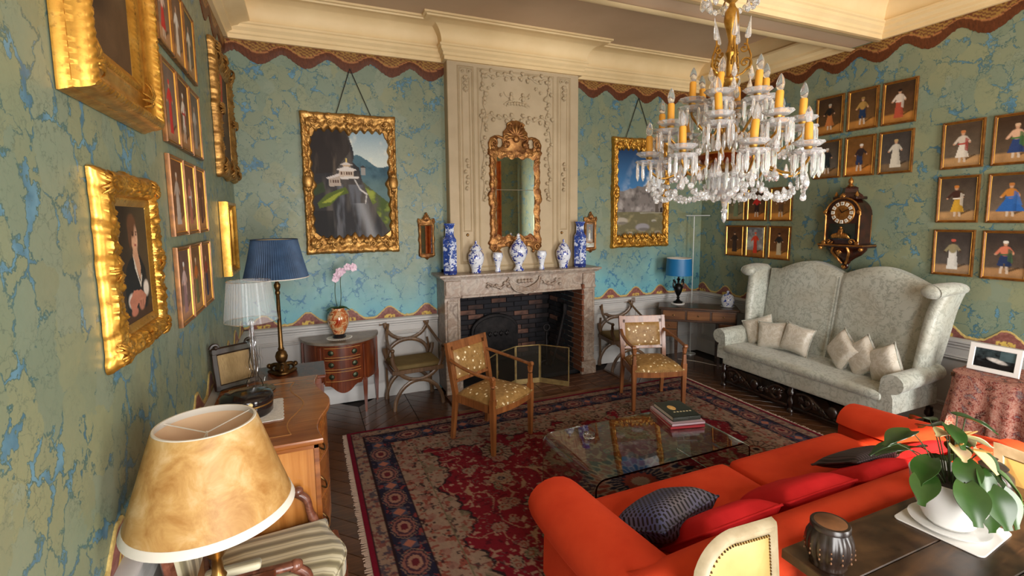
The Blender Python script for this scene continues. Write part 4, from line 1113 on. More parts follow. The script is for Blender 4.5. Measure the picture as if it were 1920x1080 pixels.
# ------------------------------------------------------------------ blue and white porcelain on the mantel
def delft(name, white, blue, scale=26, thr=.5, dens=.06, dark=False):
    t = NT(name); v = t.mapv((1,1,1)); f = t.noise(scale, 5, .6, None, 1.5); g = t.noise(scale*.45, 2, .5)
    m = t.mr(t.math('ADD', f, t.math('MULTIPLY', t.math('SUBTRACT', g, .5), .5)), thr, thr+dens, 0, 1)
    c = t.mix(m, white, t.ramp(t.noise(scale*2, 3), [(.3, blue), (.7, tuple(min(1, q*2.2) for q in blue[:3])+(1,))]))
    t.setc(c, .12, 0, .6); t.b.inputs['Coat Weight'].default_value = .5; return t.m
M_DELFT = delft('blue_white_porcelain', srgb(224,228,236), srgb(28,44,120), 24, .50)
M_DELFT2 = delft('pale_porcelain', srgb(226,230,238), srgb(40,60,140), 30, .54)
M_DELFT_DARK = delft('deep_blue_porcelain', srgb(206,214,232), srgb(34,56,120), 20, .43, .05)
ZM = 1.332
def vase(name, lab, x, y, prof, mat, n=28, lid=None, rz=0, group='blue and white porcelain on the mantel', smooth=50, bands=None):
    o = thing(name, lab, 'vase', (x, y, ZM), rz, group)
    MB().lathe(prof, n).build('body', mat, o, smooth=smooth)
    if lid: MB().lathe(lid, n).build('lid', mat, o, smooth=50)
    if bands:
        for (r, z, h) in bands: MB().lathe([(r,z),(r+.003,z+.002),(r+.003,z+h-.002),(r,z+h)], n).build('band', mplain('cobalt_band', srgb(30,44,110), .15) if 'cobalt_band' not in MATS else MATS['cobalt_band'], o, smooth=smooth)
SQ = [(0,0),(.070,0),(.078,.012),(.080,.05),(.082,.33),(.080,.375),(.060,.40),(.052,.42),(.050,.50),(.056,.52),(.066,.535),(.066,.545),(.056,.545),(.045,.52),(0,.50)]
vase('tall_vase', 'tall dark blue six-sided vase at the left end of the mantel', 1.42, 5.03, SQ, M_DELFT_DARK, 6, None, .25, smooth=0, bands=[(.079,.012,.03)])
vase('tall_vase', 'tall dark blue six-sided vase at the right end of the mantel', 3.05, 5.06, SQ, M_DELFT_DARK, 6, None, .1, smooth=0, bands=[(.079,.012,.03)])
GJ = [(0,0),(.05,0),(.055,.01),(.052,.03),(.060,.06),(.082,.12),(.090,.165),(.085,.205),(.065,.235),(.052,.245),(.050,.255)]
GL = [(.066,.252),(.068,.262),(.060,.268),(.052,.285),(.034,.305),(.016,.318),(.010,.328),(.014,.338),(.010,.35),(0,.358)]
vase('ginger_jar', 'lidded blue and white jar beside the left tall vase', 1.715, 5.03, GJ, M_DELFT, 28, GL)
vase('ginger_jar', 'lidded blue and white jar beside the right tall vase', 2.82, 5.05, GJ, M_DELFT, 28, [(r, z-.015) for r, z in GL])
SV = [(0,0),(.032,0),(.034,.01),(.028,.03),(.026,.05),(.036,.10),(.050,.14),(.060,.175),(.054,.198),(.050,.205),(.056,.21),(.050,.212),(.04,.20),(0,.16)]
vase('small_vase', 'small blue and white beaker vase left of the central vase', 1.97, 5.03, SV, M_DELFT2)
vase('small_vase', 'small blue and white beaker vase right of the central vase', 2.525, 5.04, SV, M_DELFT2)
CV = [(0,0),(.062,0),(.064,.012),(.050,.028),(.036,.05),(.040,.07),(.075,.13),(.104,.20),(.106,.235),(.085,.285),(.055,.32),(.044,.33),(.042,.34)]
CL = [(.056,.336),(.056,.348),(.044,.355),(.03,.372),(.020,.385),(.024,.395),(.014,.41),(.018,.42),(.010,.435),(0,.445)]
vase('central_vase', 'large lidded blue and white vase in the middle of the mantel', 2.226, 5.03, CV, M_DELFT, 32, [(r, z-.02) for r, z in CL])
# ------------------------------------------------------------------ rug
def rug():
    x0, x1, y0, y1 = .25, 4.09, 1.02, 4.425; st_ = .0085
    w, h = int((x1-x0)/st_), int((y1-y0)/st_); c = Canvas(w, h, (112,22,34))
    W, H = x1-x0, y1-y0
    X = c.U*W; Y = c.V*H                                    # metres from the rug corner
    rs = np.random.RandomState(5)
    dx = np.minimum(X, W-X); dy = np.minimum(Y, H-Y); d = np.minimum(dx, dy); s = np.where(dx < dy, Y, X)
    BEI, ROSE, NAVY, RED, RUST, DK, OLV = (138,114,98), (132,92,82), (34,32,50), (112,20,32), (122,54,44), (40,26,30), (100,92,72)
    cm = lambda sx, sy, sd: fbm(w, h, sx, sy, sd, 3)
    # field border: beige ground with lobed inner edge towards the red field
    lob = .16*np.abs(np.sin(s*PI/.62))**.7+.07*np.abs(np.sin(s*PI/.31+.6))+.03*np.abs(np.sin(s*PI/.10))
    spand = .47+.80*lob+.12*np.exp(-((np.minimum(X, W-X)-.0)**2+(np.minimum(Y, H-Y))**2)/.5)
    inner = d < spand
    c.put((np.abs(d-spand) < .013)*1., DK)
    c.put(inner*1., BEI); c.put((np.abs(d-spand) < .010)*1., DK)
    fl = cm(120, 110, 3); c.put(inner*(fl > .66)*.8, RUST); c.put(inner*(fl < .33)*.8, DK); c.put(inner*(cm(60, 55, 8) > .64)*.6, OLV)
    v = cm(26, 24, 15); c.put(inner*(np.abs(v-.5) < .016)*.8, (92,36,40))
    # vines and flecks in the red field
    fld = ~inner; v = cm(16, 14, 30); c.put(fld*(np.abs(v-.5) < .010)*.8, (150,116,96)); v = cm(30, 28, 36); c.put(fld*(np.abs(v-.42) < .008)*.6, (96,92,84))
    f2 = cm(110, 100, 44); c.put(fld*(f2 > .69)*.75, (160,132,112)); c.put(fld*(f2 < .30)*.7, (58,14,24))
    def flower(cx, cy, r, cols, pet=8, el=1.0, rot=0):
        i0, i1 = max(0, int((cy-r*1.3)/H*h)), min(h, int((cy+r*1.3)/H*h)+1); j0, j1 = max(0, int((cx-r*1.3)/W*w)), min(w, int((cx+r*1.3)/W*w)+1)
        if i1 <= i0 or j1 <= j0: return
        ax, ay = X[i0:i1, j0:j1]-cx, Y[i0:i1, j0:j1]-cy
        bx = ax*math.cos(rot)+ay*math.sin(rot); by = (-ax*math.sin(rot)+ay*math.cos(rot))/el
        q = np.sqrt(bx**2+by**2)/r; a = np.arctan2(by, bx); lobe = 1-.18*np.abs(np.sin(a*pet/2)); sub = c.a[i0:i1, j0:j1]
        for fr, col in cols:
            m = (q < fr*lobe)[..., None]; sub[:] = np.where(m, Canvas.L(col), sub)
        m = ((q < .92) & (q > .3) & (np.abs(np.sin(a*pet)) > .93))[..., None]; sub[:] = np.where(m, Canvas.L(cols[-1][1]), sub)
    big = [(1.06, DK), (1.0, BEI), (.80, ROSE), (.74, BEI), (.50, OLV), (.44, RUST), (.30, BEI), (.16, DK)]
    med = [(1.06, DK), (1.0, (150,122,100)), (.66, RUST), (.55, BEI), (.30, NAVY), (.15, BEI)]
    grn = [(1.05, DK), (1.0, (104,98,82)), (.7, (132,116,94)), (.45, RED), (.25, BEI)]
    for (x, y, r, k) in ((1.12,.85,.17,big), (1.2,1.65,.19,big), (.98,2.35,.19,big), (1.9,.72,.16,big), (2.6,.66,.16,big), (1.0,1.25,.10,med), (1.55,1.15,.14,grn), (1.75,1.9,.13,med), (1.45,2.2,.09,med), (2.35,1.05,.15,grn), (3.0,1.0,.16,big), (3.1,1.7,.18,big), (2.3,2.5,.16,big), (2.75,2.2,.12,grn), (1.9,2.6,.15,big)):
        flower(x, y, r, k, random.choice((8,10,12)), random.uniform(.75, 1.0), random.random()*3)
    for k in range(230):
        x, y = rs.uniform(.75, W-.75), rs.uniform(.6, H-.6)
        flower(x, y, rs.uniform(.028, .06), [(1.08, DK), (1, [BEI, ROSE, (132,108,92), OLV][k % 4]), (.5, RUST), (.25, BEI)], 5+k % 4, rs.uniform(.6, 1), rs.rand()*3)
    for k in range(60):                                      # curved leaves
        x, y = rs.uniform(.8, W-.8), rs.uniform(.6, H-.6); a = rs.rand()*6.28
        for t in np.linspace(-1, 1, 15): flower(x+.11*math.cos(a+t*.9), y+.11*math.sin(a+t*.9), .016*(1.15-abs(t)), [(1, (148,116,92))], 2)
    flower(W/2, H/2, .50, [(1.05, DK), (1.0, NAVY), (.86, BEI), (.82, RUST), (.6, BEI), (.55, NAVY), (.3, RUST), (.16, BEI)], 16, .8)
    # main border
    def band(a, b, col): m = (d >= a) & (d < b); c.put(m*1., col); return m
    m = band(.33, .50, BEI); c.put(m*(cm(130, 120, 51) > .60)*.85, RUST); c.put(m*(cm(130, 120, 57) > .66)*.9, DK)
    per = s % .12; c.put(m*(((per-.06)**2+(d-.415)**2) < .0009)*.7, ROSE)
    band(.325, .335, DK); band(.495, .505, DK); band(.50, .512, OLV); 
    nb = band(.135, .325, NAVY); c.put(nb*(cm(120, 110, 61) > .62)*.8, (92,74,74)); c.put(nb*(cm(120, 110, 67) > .68)*.9, (124,52,50))
    P_ = .34; ps = (s % P_)-P_/2; q = np.sqrt((ps/.115)**2+((d-.23)/.082)**2); an = np.arctan2(d-.23, ps)
    for fr, col in ((1.08, (120,96,84)), (1.0, NAVY), (.90, (128,84,76)), (.72, (64,40,52)), (.55, (146,108,92)), (.3, (92,32,40))): c.put(nb*(q < fr*(1-.08*np.abs(np.sin(an*5))))*1., col)
    ps2 = ((s+P_/2) % P_)-P_/2; sq = nb & (np.abs(ps2) < .045) & (np.abs(d-.23) < .05); c.put(sq*1., (66,66,84)); c.put(nb*((np.abs(ps2)+np.abs(d-.23)) < .04)*1., (156,98,80))
    m = band(.03, .13, BEI); c.put(m*(cm(140, 130, 71) > .60)*.85, (110,60,58)); c.put(m*(cm(140, 130, 77) > .63)*.85, (66,62,72)); band(.125, .137, DK); band(.03, .038, DK)
    band(-1, .03, (112,18,40))
    c.mul(cm(200, 180, 99), .80, 1.12)
    m = MB(); zt = .011
    Xf = (x0+X).ravel(); Yf = (y1-Y).ravel()
    m.v = list(zip(Xf.tolist(), Yf.tolist(), [zt]*(w*h)))
    m.f = [(i*w+j, (i+1)*w+j, (i+1)*w+j+1, i*w+j+1) for i in range(h-1) for j in range(w-1)]
    cols = np.ones((w*h, 4)); cols[:, :3] = np.clip(c.a, 0, 1).reshape(-1, 3); cols = cols.tolist()
    for e in ([j for j in range(w)], [(h-1)*w+j for j in range(w-1, -1, -1)], [i*w for i in range(h-1, -1, -1)], [i*w+w-1 for i in range(h)]):
        k = len(m.v)
        for q in e: m.v.append((m.v[q][0], m.v[q][1], .001)); cols.append((.12,.01,.02,1))
        for a in range(len(e)-1): m.f.append((e[a], e[a+1], k+a+1, k+a))
    R_ = thing('persian_rug', 'large red Persian rug with navy medallion border under the glass table', 'rug', (0,0,0))
    t = mcol('wool_rug', .95, .28, 260, .12, .5)
    m.build('pile', t, R_, smooth=0, cols=cols)
    fr = MB(); rr = random.Random(3)
    for (xe, sg) in ((x0, -1), (x1, 1)):
        y = y0
        while y < y1:
            L = rr.uniform(.030, .045); dy_ = rr.uniform(-.008, .008)
            fr.box((xe+sg*L/2, y+dy_/2, .004), (L, .005, .004), 0, dy_/L*sg); y += .011
    fr.build('fringe', mplain('cream_fringe', srgb(176,152,134), .9), R_, smooth=0)['kind'] = 'stuff'
rug()

# ------------------------------------------------------------------ fabrics and woods
M_MAHOG = mwood('red_mahogany', srgb(70,28,14), srgb(112,52,26), srgb(146,76,38), 1, .3, 'Z')
M_FRUIT = mwood('honey_fruitwood', srgb(92,52,24), srgb(140,84,42), srgb(168,108,60), 1, .38, 'Z')
M_GREYOAK = mwood('worn_walnut', srgb(66,46,30), srgb(104,76,50), srgb(134,102,70), 1, .45, 'Z')
M_WALNUT = mwood('dark_walnut', srgb(40,24,14), srgb(70,44,26), srgb(104,70,42), 1, .35, 'X')
M_TURNED = mwood('black_oak', srgb(18,10,8), srgb(38,22,16), srgb(58,36,26), 1, .3, 'Z')
M_MARQ = mwood('marquetry_veneer', srgb(112,60,24), srgb(160,94,40), srgb(188,120,58), .8, .25, 'Y', .6)
M_MARQ_END = mwood('satinwood_veneer', srgb(150,90,38), srgb(186,122,58), srgb(206,146,80), .8, .28, 'Z', .5)
def velvet(name, c1, c2, sheen=.5, scale=5, rough=.8):
    t = NT(name); f = t.noise(scale, 4, .6); t.setc(t.ramp(f, [(.3, c1), (.7, c2)]), rough, 0, .2)
    t.b.inputs['Sheen Weight'].default_value = sheen; t.b.inputs['Sheen Tint'].default_value = c2; t.b.inputs['Sheen Roughness'].default_value = .4
    t.bump(t.noise(300, 2), .15, .002); return t.m
M_RED = velvet('orange_red_velvet', srgb(190,54,24), srgb(204,66,32), .3)
M_REDC = velvet('crimson_cushion_cloth', srgb(178,22,26), srgb(200,34,36), .3)
def brocade(name, base, light_, dark, scale=10, rough=.38):
    t = NT(name); d = t.n('TexNoise', Scale=scale*.7, Detail=3.0); t.l(t.coord(), d.inputs['Vector'])
    mp = t.n('VectorMath', operation='SCALE', Scale=.16); t.l(d.outputs['Color'], mp.inputs[0])
    ad = t.n('VectorMath', operation='ADD'); t.l(t.coord(), ad.inputs[0]); t.l(mp.outputs[0], ad.inputs[1])
    v = t.n('TexVoronoi', feature='DISTANCE_TO_EDGE', Scale=scale*1.3); t.l(ad.outputs[0], v.inputs['Vector'])
    f = t.noise(scale*2.2, 4, .6, ad.outputs[0], 2.0)
    m = t.mr(t.math('ADD', f, t.math('MULTIPLY', v.outputs['Distance'], .5)), .50, .56, 0, 1)
    c = t.mix(m, base, light_); c = t.mix(t.mr(t.noise(3, 2), .4, .7, 0, .5), c, dark)
    t.setc(c, t.mr(m, 0, 1, rough+.1, rough), 0, .5); t.b.inputs['Sheen Weight'].default_value = .3
    t.bump(m, .12, .002); return t.m
M_BROC = brocade('silver_blue_brocade', srgb(156,160,150), srgb(184,188,178), srgb(162,154,134))
M_SATIN = brocade('ivory_satin', srgb(196,188,172), srgb(212,206,194), srgb(186,178,164), 7, .3)
def spotted():
    t = NT('gold_cloth_with_cream_spots'); v = t.n('TexVoronoi', feature='F1', Scale=21.0, Randomness=.85); t.l(t.coord(), v.inputs['Vector'])
    base = t.ramp(t.noise(30, 4), [(.3, srgb(132,98,52)), (.7, srgb(164,128,76))]); m = t.mr(v.outputs['Distance'], .18, .26, 1, 0)
    t.setc(t.mix(m, base, srgb(240,224,186)), .5, 0, .4); t.bump(t.noise(200, 2), .15, .002); return t.m
M_SPOT = spotted()
M_OLIVE = velvet('olive_cloth', srgb(104,88,56), srgb(126,108,70), .2)
M_NAIL = mplain('brass_nails', srgb(170,130,70), .3, .9)
def pillow(w, h, t, nu=17, nv=17, pinch=.10):
    m = MB()
    for sg in (1, -1):
        def f(u, v):
            a, b = u*2-1, v*2-1
            k = 1-pinch*(a*a)*(1-abs(b))*0-pinch*((1-b*b)*abs(a)**3); k2 = 1-pinch*((1-a*a)*abs(b)**3)
            th = t/2*max(0, (1-a**4))**.55*max(0, (1-b**4))**.55
            return (a*w/2*k, b*h/2*k2, sg*th+.006*nz(a*3, b*3, w*9)*max(0, 1-a*a)*max(0, 1-b*b))
        m.grid(f, nu, nv, flip=sg < 0)
    return m
def piping_rect(w, h, r=.006, pinch=.10):
    pts = []
    for e in range(4):
        for i in range(12):
            q = -1+2*i/12; a, b = [(q,-1),(1,q),(-q,1),(-1,-q)][e]
            k = 1-pinch*((1-b*b)*abs(a)**3); k2 = 1-pinch*((1-a*a)*abs(b)**3)
            pts.append((a*w/2*k, b*h/2*k2, 0))
    pts.append(pts[0]); return MB().tube(pts, r, 6, False)
def cushion(name, lab, loc, rot, w, h, t, mat, group=None, trim=None, pinch=.10):
    o = thing(name, lab, 'cushion', loc, 0, group, rot=rot)
    pillow(w, h, t, pinch=pinch).build('cover', mat, o, smooth=180); piping_rect(w, h, pinch=pinch).build('piping', trim or mat, o, smooth=180)
    return o
def slab(path, hw, z0, zt, rnd=.12, n=9, lean=0, roll=0):
    """upholstered wall along a path [(x,y)], half widths, top heights per point; rounded top, closed ends"""
    m = MB(); k = len(path); R = []
    for i in range(k):
        a = Vector(path[max(i-1,0)]); b = Vector(path[min(i+1,k-1)]); d = (b-a).normalized(); nx, ny = d.y, -d.x
        w = hw[i] if isinstance(hw, list) else hw; z = zt[i] if isinstance(zt, list) else zt; r = min(rnd, w)
        sec = [(-w, z0), (-w, (z0+z-r)/2), (-w-roll*.6, z-r*1.1)]
        for q in range(n):
            t = PI-PI*q/(n-1); sec.append(((w+roll*(.5-.5*math.cos(t)*-1 if False else (.5-.5*math.cos(PI-t)) if False else (1 if math.cos(t) < 0 else 0)))*math.cos(t), z-r+r*math.sin(t)))
        sec += [(w, (z0+z-r)/2), (w, z0)]
        R.append([(path[i][0]+nx*o, path[i][1]+ny*o, zz) for o, zz in sec])
    s = len(R[0])
    for r in R: m.v += r
    for i in range(k-1):
        for j in range(s-1): m.f.append((i*s+j, (i+1)*s+j, (i+1)*s+j+1, i*s+j+1))
    m.f.append(tuple(range(s))); m.f.append(tuple(reversed(range((k-1)*s, k*s))))
    return m
def rounded(c, d, b, seg=3):
    """soft box with rounded edges (superellipsoid-like upholstery block)"""
    m = MB(); N = 13
    hx, hy, hz = d[0]/2, d[1]/2, d[2]/2
    pts = {}
    def face(ax, sg):
        def f(u, v):
            def warp(q, half):
                q = q*2-1; e = b/half
                return q
            p = [0,0,0]; o1, o2 = [i for i in range(3) if i != ax]; H = (hx,hy,hz)
            def cc(u, h):  # denser near the edges
                q = u*2-1; return math.copysign(1-(1-abs(q))**1.6, q)*h
            p[ax] = sg*H[ax]; p[o1] = cc(u, H[o1]); p[o2] = cc(v, H[o2])
            q = [max(-H[i]+b, min(H[i]-b, p[i])) for i in range(3)]
            dv = Vector((p[0]-q[0], p[1]-q[1], p[2]-q[2]))
            if dv.length > 1e-9: dv = dv.normalized()*b
            return (c[0]+q[0]+dv.x, c[1]+q[1]+dv.y, c[2]+q[2]+dv.z)
        m.grid(f, N, N, flip=(sg > 0) == (ax == 1))
    for ax in range(3):
        for sg in (-1, 1): face(ax, sg)
    return m

# ------------------------------------------------------------------ red sofa (its back to the camera)
S = thing('red_sofa', 'long orange-red velvet sofa with rolled arms facing the fireplace', 'sofa', (2.275, 1.60, 0), PI)
# local: front -y (towards the fireplace), x mirrored
MB().merge(rounded((0,-.02,.24), (2.30,.84,.30), .03)).build('base', M_RED, S, smooth=60)
for sx in (-.5, .5): rounded((sx*1.03, -.10, .40), (1.005, .74, .14), .05).build('seat_cushion', M_RED, S, smooth=60)
def rolled_arm(sgn):
    m = MB(); k = 16
    rows = []
    for i in range(k+1):
        t = i/k; y = lerp(-.475, .34, t); zt = lerp(.63, .70, t**1.5); sec = []
        R = .115+.012*math.sin(t*PI)
        cx, cz = 1.16+.045, zt-R
        # inner bottom -> up inner face -> over the roll -> under the roll -> outer face -> bottom
        sec.append((1.045, .12)); sec.append((1.045, .3)); sec.append((1.055, cz-.02))
        for q in range(13):
            a = PI-q*(PI*1.45)/12; sec.append((cx-.03+ (R+.035)*math.cos(a), cz+R*math.sin(a)))
        sec.append((1.23, .30)); sec.append((1.235, .12))
        ends = 1-.06*max(0, 1-t*8)**2 if i < 3 else 1
        rows.append([(sgn*(1.16+(x-1.16)*ends), y, z if z < .2 else lerp(cz, z, ends)) for x, z in sec])
    s = len(rows[0])
    for r in rows: m.v += r
    for i in range(k):
        for j in range(s-1):
            q = (i*s+j, i*s+j+1, (i+1)*s+j+1, (i+1)*s+j); m.f.append(q if sgn > 0 else tuple(reversed(q)))
    q = tuple(range(s)); m.f.append(tuple(reversed(q)) if sgn > 0 else q); q = tuple(range(k*s, (k+1)*s)); m.f.append(q if sgn > 0 else tuple(reversed(q)))
    m.build('arm', M_RED, S, smooth=70)
rolled_arm(1); rolled_arm(-1)
bk = slab([(-1.27,.355),(-.9,.36),(0,.365),(.9,.36),(1.27,.355)], .115, .12, [.70,.725,.73,.725,.70], .10)
bk.build('backrest', M_RED, S, smooth=60)
for sx in (-1, 1):
    for y in (-.36, .36): MB().lathe([(0,0),(.022,0),(.030,.05),(.034,.10),(0,.10)], 12, (sx*1.10, y, .0115)).build('leg', M_TURNED, S)
def checks():
    t = NT('blue_black_check_weave'); sep = t.n('SeparateXYZ'); t.l(t.coord(), sep.inputs[0])
    a = t.math('GREATER_THAN', t.math('MULTIPLY', t.math('SINE', t.math('MULTIPLY', sep.outputs[0], 250)), t.math('SINE', t.math('MULTIPLY', sep.outputs[1], 210))), .12)
    f = t.noise(4, 2); t.setc(t.mix(a, t.ramp(f, [(.35, srgb(104,98,104)), (.65, srgb(78,86,136))]), srgb(22,18,24)), .7); return t.m
M_CHECK = checks()
def ribs():
    t = NT('dark_ribbed_weave'); sep = t.n('SeparateXYZ'); t.l(t.coord(), sep.inputs[0])
    a = t.mr(t.math('SINE', t.math('MULTIPLY', sep.outputs[0], 320)), -.2, .3, 0, 1); t.setc(t.mix(a, srgb(26,20,24), srgb(74,58,62)), .7); return t.m
M_RIBS = ribs()
cushion('cushion', 'blue-grey and black checked cushion beside the near sofa arm', (1.47, 1.67, .565), (PI-.50, -.05, .22), .40, .34, .17, M_CHECK, 'cushions on the red sofa')
cushion('cushion', 'red cushion between the checked cushion and the cream chair', (1.60, 1.47, .585), (PI-.75, 0, .03), .44, .36, .15, M_REDC, 'cushions on the red sofa')
cushion('cushion', 'red cushion in the middle of the sofa back', (2.13, 1.52, .575), (PI-.62, 0, .0), .46, .38, .15, M_REDC, 'cushions on the red sofa')
cushion('cushion', 'red cushion tucked under the dark ribbed cushion', (2.64, 1.50, .565), (PI-.62, 0, .0), .42, .36, .13, M_REDC, 'cushions on the red sofa')
cushion('cushion', 'dark ribbed cushion lying against the sofa back', (2.80, 1.60, .60), (PI-.50, 0, -.05), .46, .28, .08, M_RIBS, 'cushions on the red sofa')
cushion('cushion', 'red cushion nearest the far sofa arm, beside the pot plant', (3.07, 1.51, .575), (PI-.65, 0, -.05), .36, .36, .13, M_REDC, 'cushions on the red sofa')

# ------------------------------------------------------------------ silver-blue winged settee
T_ = thing('winged_settee', 'high-backed winged settee in silver-blue brocade against the right wall', 'settee', (4.68, 3.155, 0), -PI/2)
# local: front -y is towards the room, width along x (x>0 is nearer the camera)
rounded((0,-.04,.345), (1.66,.72,.17), .02).build('seat_rail', M_BROC, T_, smooth=50)
sc = MB()
def seatf(u, v):
    a, b = u*2-1, v*2-1
    return (a*.815, -.40+.56*v+0*b, .425+.05*(1-abs(a)**6)**.5*(1-abs(b)**6)**.5)
sc.merge(rounded((0,-.115,.445), (1.64,.61,.09), .04)); sc.build('seat_cushion', M_BROC, T_, smooth=60)
def back_top(x):
    a = abs(x); return 1.345+.095*math.cos((a-.34)/.34*PI/2*1.05) if a < .72 else 1.345+.095*math.cos(.38/.34*PI/2*1.05)
bp = MB()
def bfun(sg):
    def f(u, v):
        x = (u*2-1)*.83; zt = back_top(x); z = lerp(.40, zt, v); lean = (z-.42)*.17
        y = .17+lean; th = .05*(1-(2*u-1)**8)*(1-max(0, v-.93)/.07*.5)
        crease = .018*math.exp(-(x/.012)**2)
        puff = .02*math.cos((abs(x)-.41)/.41*PI/2)
        e = 1 if v < .999 else .55
        return (x, y-(th+puff-crease)*e, z) if sg < 0 else (x, min(y+.07, .455), z)
    return f
bp.grid(bfun(-1), 61, 25); bp.grid(bfun(1), 61, 25, flip=True)
n0 = len(bp.v)
for u in range(61):
    bp.v.append(bp.v[u*25+24]); bp.v.append(bp.v[61*25+u*25+24])
for u in range(60): bp.f.append((n0+2*u, n0+2*u+2, n0+2*u+3, n0+2*u+1))
bp.build('backrest', M_BROC, T_, smooth=60)
MB().tube([(0, .105+(z-.42)*.17, z) for z in [.5+.045*k for k in range(19)]], .004, 6).build('centre_seam', mplain('grey_piping', srgb(120,122,112), .7), T_)
def wing(s):
    m = MB(); k = 18; rows = []
    for i in range(k+1):
        t = i/k; z = lerp(.60, 1.325, t)
        out = .045*math.sin(t*PI*.5)+.045*max(0, (t-.6)/.4)**2       # flares outward to the scroll at the top
        y0 = lerp(-.02, .02, t)-.06*math.sin(t*PI)*.5+.10*t; y1 = .20+(z-.42)*.17; th = .055+.02*t
        x = .845+out
        sec = [(x-th*.6, y1+.04), (x-th*.7, lerp(y0, y1, .5)), (x-th*.7, y0+.03), (x-th*.3, y0-.005), (x+th*.3, y0-.01), (x+th*.75, y0+.02), (x+th*.85, lerp(y0, y1, .5)), (x+th*.6, y1+.04)]
        rows.append([(s*a, b, z) for a, b in sec])
    q = len(rows[0])
    for r in rows: m.v += r
    for i in range(k):
        for j in range(q-1):
            f = (i*q+j, i*q+j+1, (i+1)*q+j+1, (i+1)*q+j); m.f.append(f if s > 0 else tuple(reversed(f)))
    wo = m.build('wing', M_BROC, T_, smooth=70)
    # rolled top of the wing, running from front to back
    r = MB(); pts = bez([(s*.90, .03, 1.30), (s*.93, .12, 1.315), (s*.945, .25, 1.32), (s*.93, .36, 1.31)], 6)
    r.tube(pts, [(.062-.016*i/len(pts), .085-.02*i/len(pts)) for i in range(len(pts))], 14, True, sq=(0,0,1)); r.ball(pts[0], (.082,.05,.06), 14, 8)
    r.build('wing_scroll', M_BROC, T_, smooth=70)
def sarm(s):
    m = MB(); k = 12; rows = []
    for i in range(k+1):
        t = i/k; y = lerp(-.40, .22, t); R = .082-.012*t; cz = .60-R+.015*t; cx = .885; sec = [(.79,.27),(.79,.40),(.80,cz-.02)]
        for q in range(13):
            a = PI-q*(PI*1.5)/12; sec.append((cx+R*1.05*math.cos(a), cz+R*math.sin(a)))
        sec += [(.90,.40),(.905,.27)]
        rows.append([(s*a, y, b) for a, b in sec])
    q = len(rows[0])
    for r in rows: m.v += r
    for i in range(k):
        for j in range(q-1):
            f = (i*q+j, i*q+j+1, (i+1)*q+j+1, (i+1)*q+j); m.f.append(f if s > 0 else tuple(reversed(f)))
    f = tuple(range(q)); m.f.append(tuple(reversed(f)) if s > 0 else f); f = tuple(range(k*q, (k+1)*q)); m.f.append(f if s > 0 else tuple(reversed(f)))
    m.xf(Matrix.Translation((0,0,.055)))
    m.build('arm', M_BROC, T_, smooth=70)
for s in (-1, 1): wing(s); sarm(s)
LEG = [(0,0),(.030,0),(.034,.012),(.030,.03),(.016,.045),(.020,.07),(.034,.10),(.030,.13),(.018,.15),(.018,.17),(.034,.185),(.034,.215),(.026,.225),(.026,.26),(0,.26)]
for x in (-.83, 0, .83):
    for y in (-.36, .28): MB().lathe(LEG, 14, (x, y, 0)).build('leg', M_TURNED, T_)
for x0 in (-.83, 0):
    c = MB()
    for sg, xa in ((1, x0+.06), (-1, x0+.77)):
        c.tube(bez([(xa,-.36,.20),(xa+sg*.10,-.36,.22),(xa+sg*.17,-.37,.16),(xa+sg*.10,-.37,.09),(xa+sg*.05,-.37,.13),(xa+sg*.10,-.37,.16)], 6), [(.020,.020)]*31, 8)
        c.tube(bez([(xa+sg*.14,-.36,.20),(xa+sg*.22,-.36,.15),(xa+sg*.30,-.36,.09),(xa+sg*.355,-.36,.10)], 6), .022, 8)
        for k in range(4): leafspray(c, xa+sg*(.08+.07*k), .15-.015*k, PI/2+sg*.8, .07, .013, -.37, 3)
    c.box((x0+.415,-.36,.06), (.77,.03,.03), .006); c.ball((x0+.415,-.37,.15), (.05,.03,.06), 10, 7)
    c.build('carved_stretcher', M_TURNED, T_, smooth=60)
for k, (x, y, z, ry, rz, lab) in enumerate((
    (-.70,.02,.625,-.35,.55,'ivory satin cushion squeezed against the far arm of the settee'),
    (-.50,-.03,.615,-.12,.25,'ivory satin cushion second from the far settee arm'),
    (-.22,-.02,.635,.10,.0,'square ivory satin cushion standing left of the settee seam'),
    (.26,-.04,.645,.55,-.55,'ivory satin cushion leaning just right of the settee seam'),
    (.45,-.06,.635,.85,-.45,'ivory satin cushion in the middle of the three leaning ones'),
    (.66,-.10,.63,1.05,-.5,'ivory satin cushion lying against the near settee arm'))):
    M = Matrix.Translation((4.68,3.155,0)) @ Matrix.Rotation(-PI/2, 4, 'Z') @ Matrix.Translation((x, y, z+.01)) @ Matrix.Rotation(rz, 4, 'Z') @ Matrix.Rotation(ry, 4, 'Y') @ Matrix.Rotation(PI/2-.28, 4, 'X')
    c = thing('satin_cushion', lab, 'cushion', M.to_translation(), 0, 'satin cushions on the settee', rot=M.to_euler())
    pillow(.32, .30, .13, 13, 13).build('cover', M_SATIN, c, smooth=180); piping_rect(.32, .30, .006).build('piping', M_BROC, c, smooth=180)

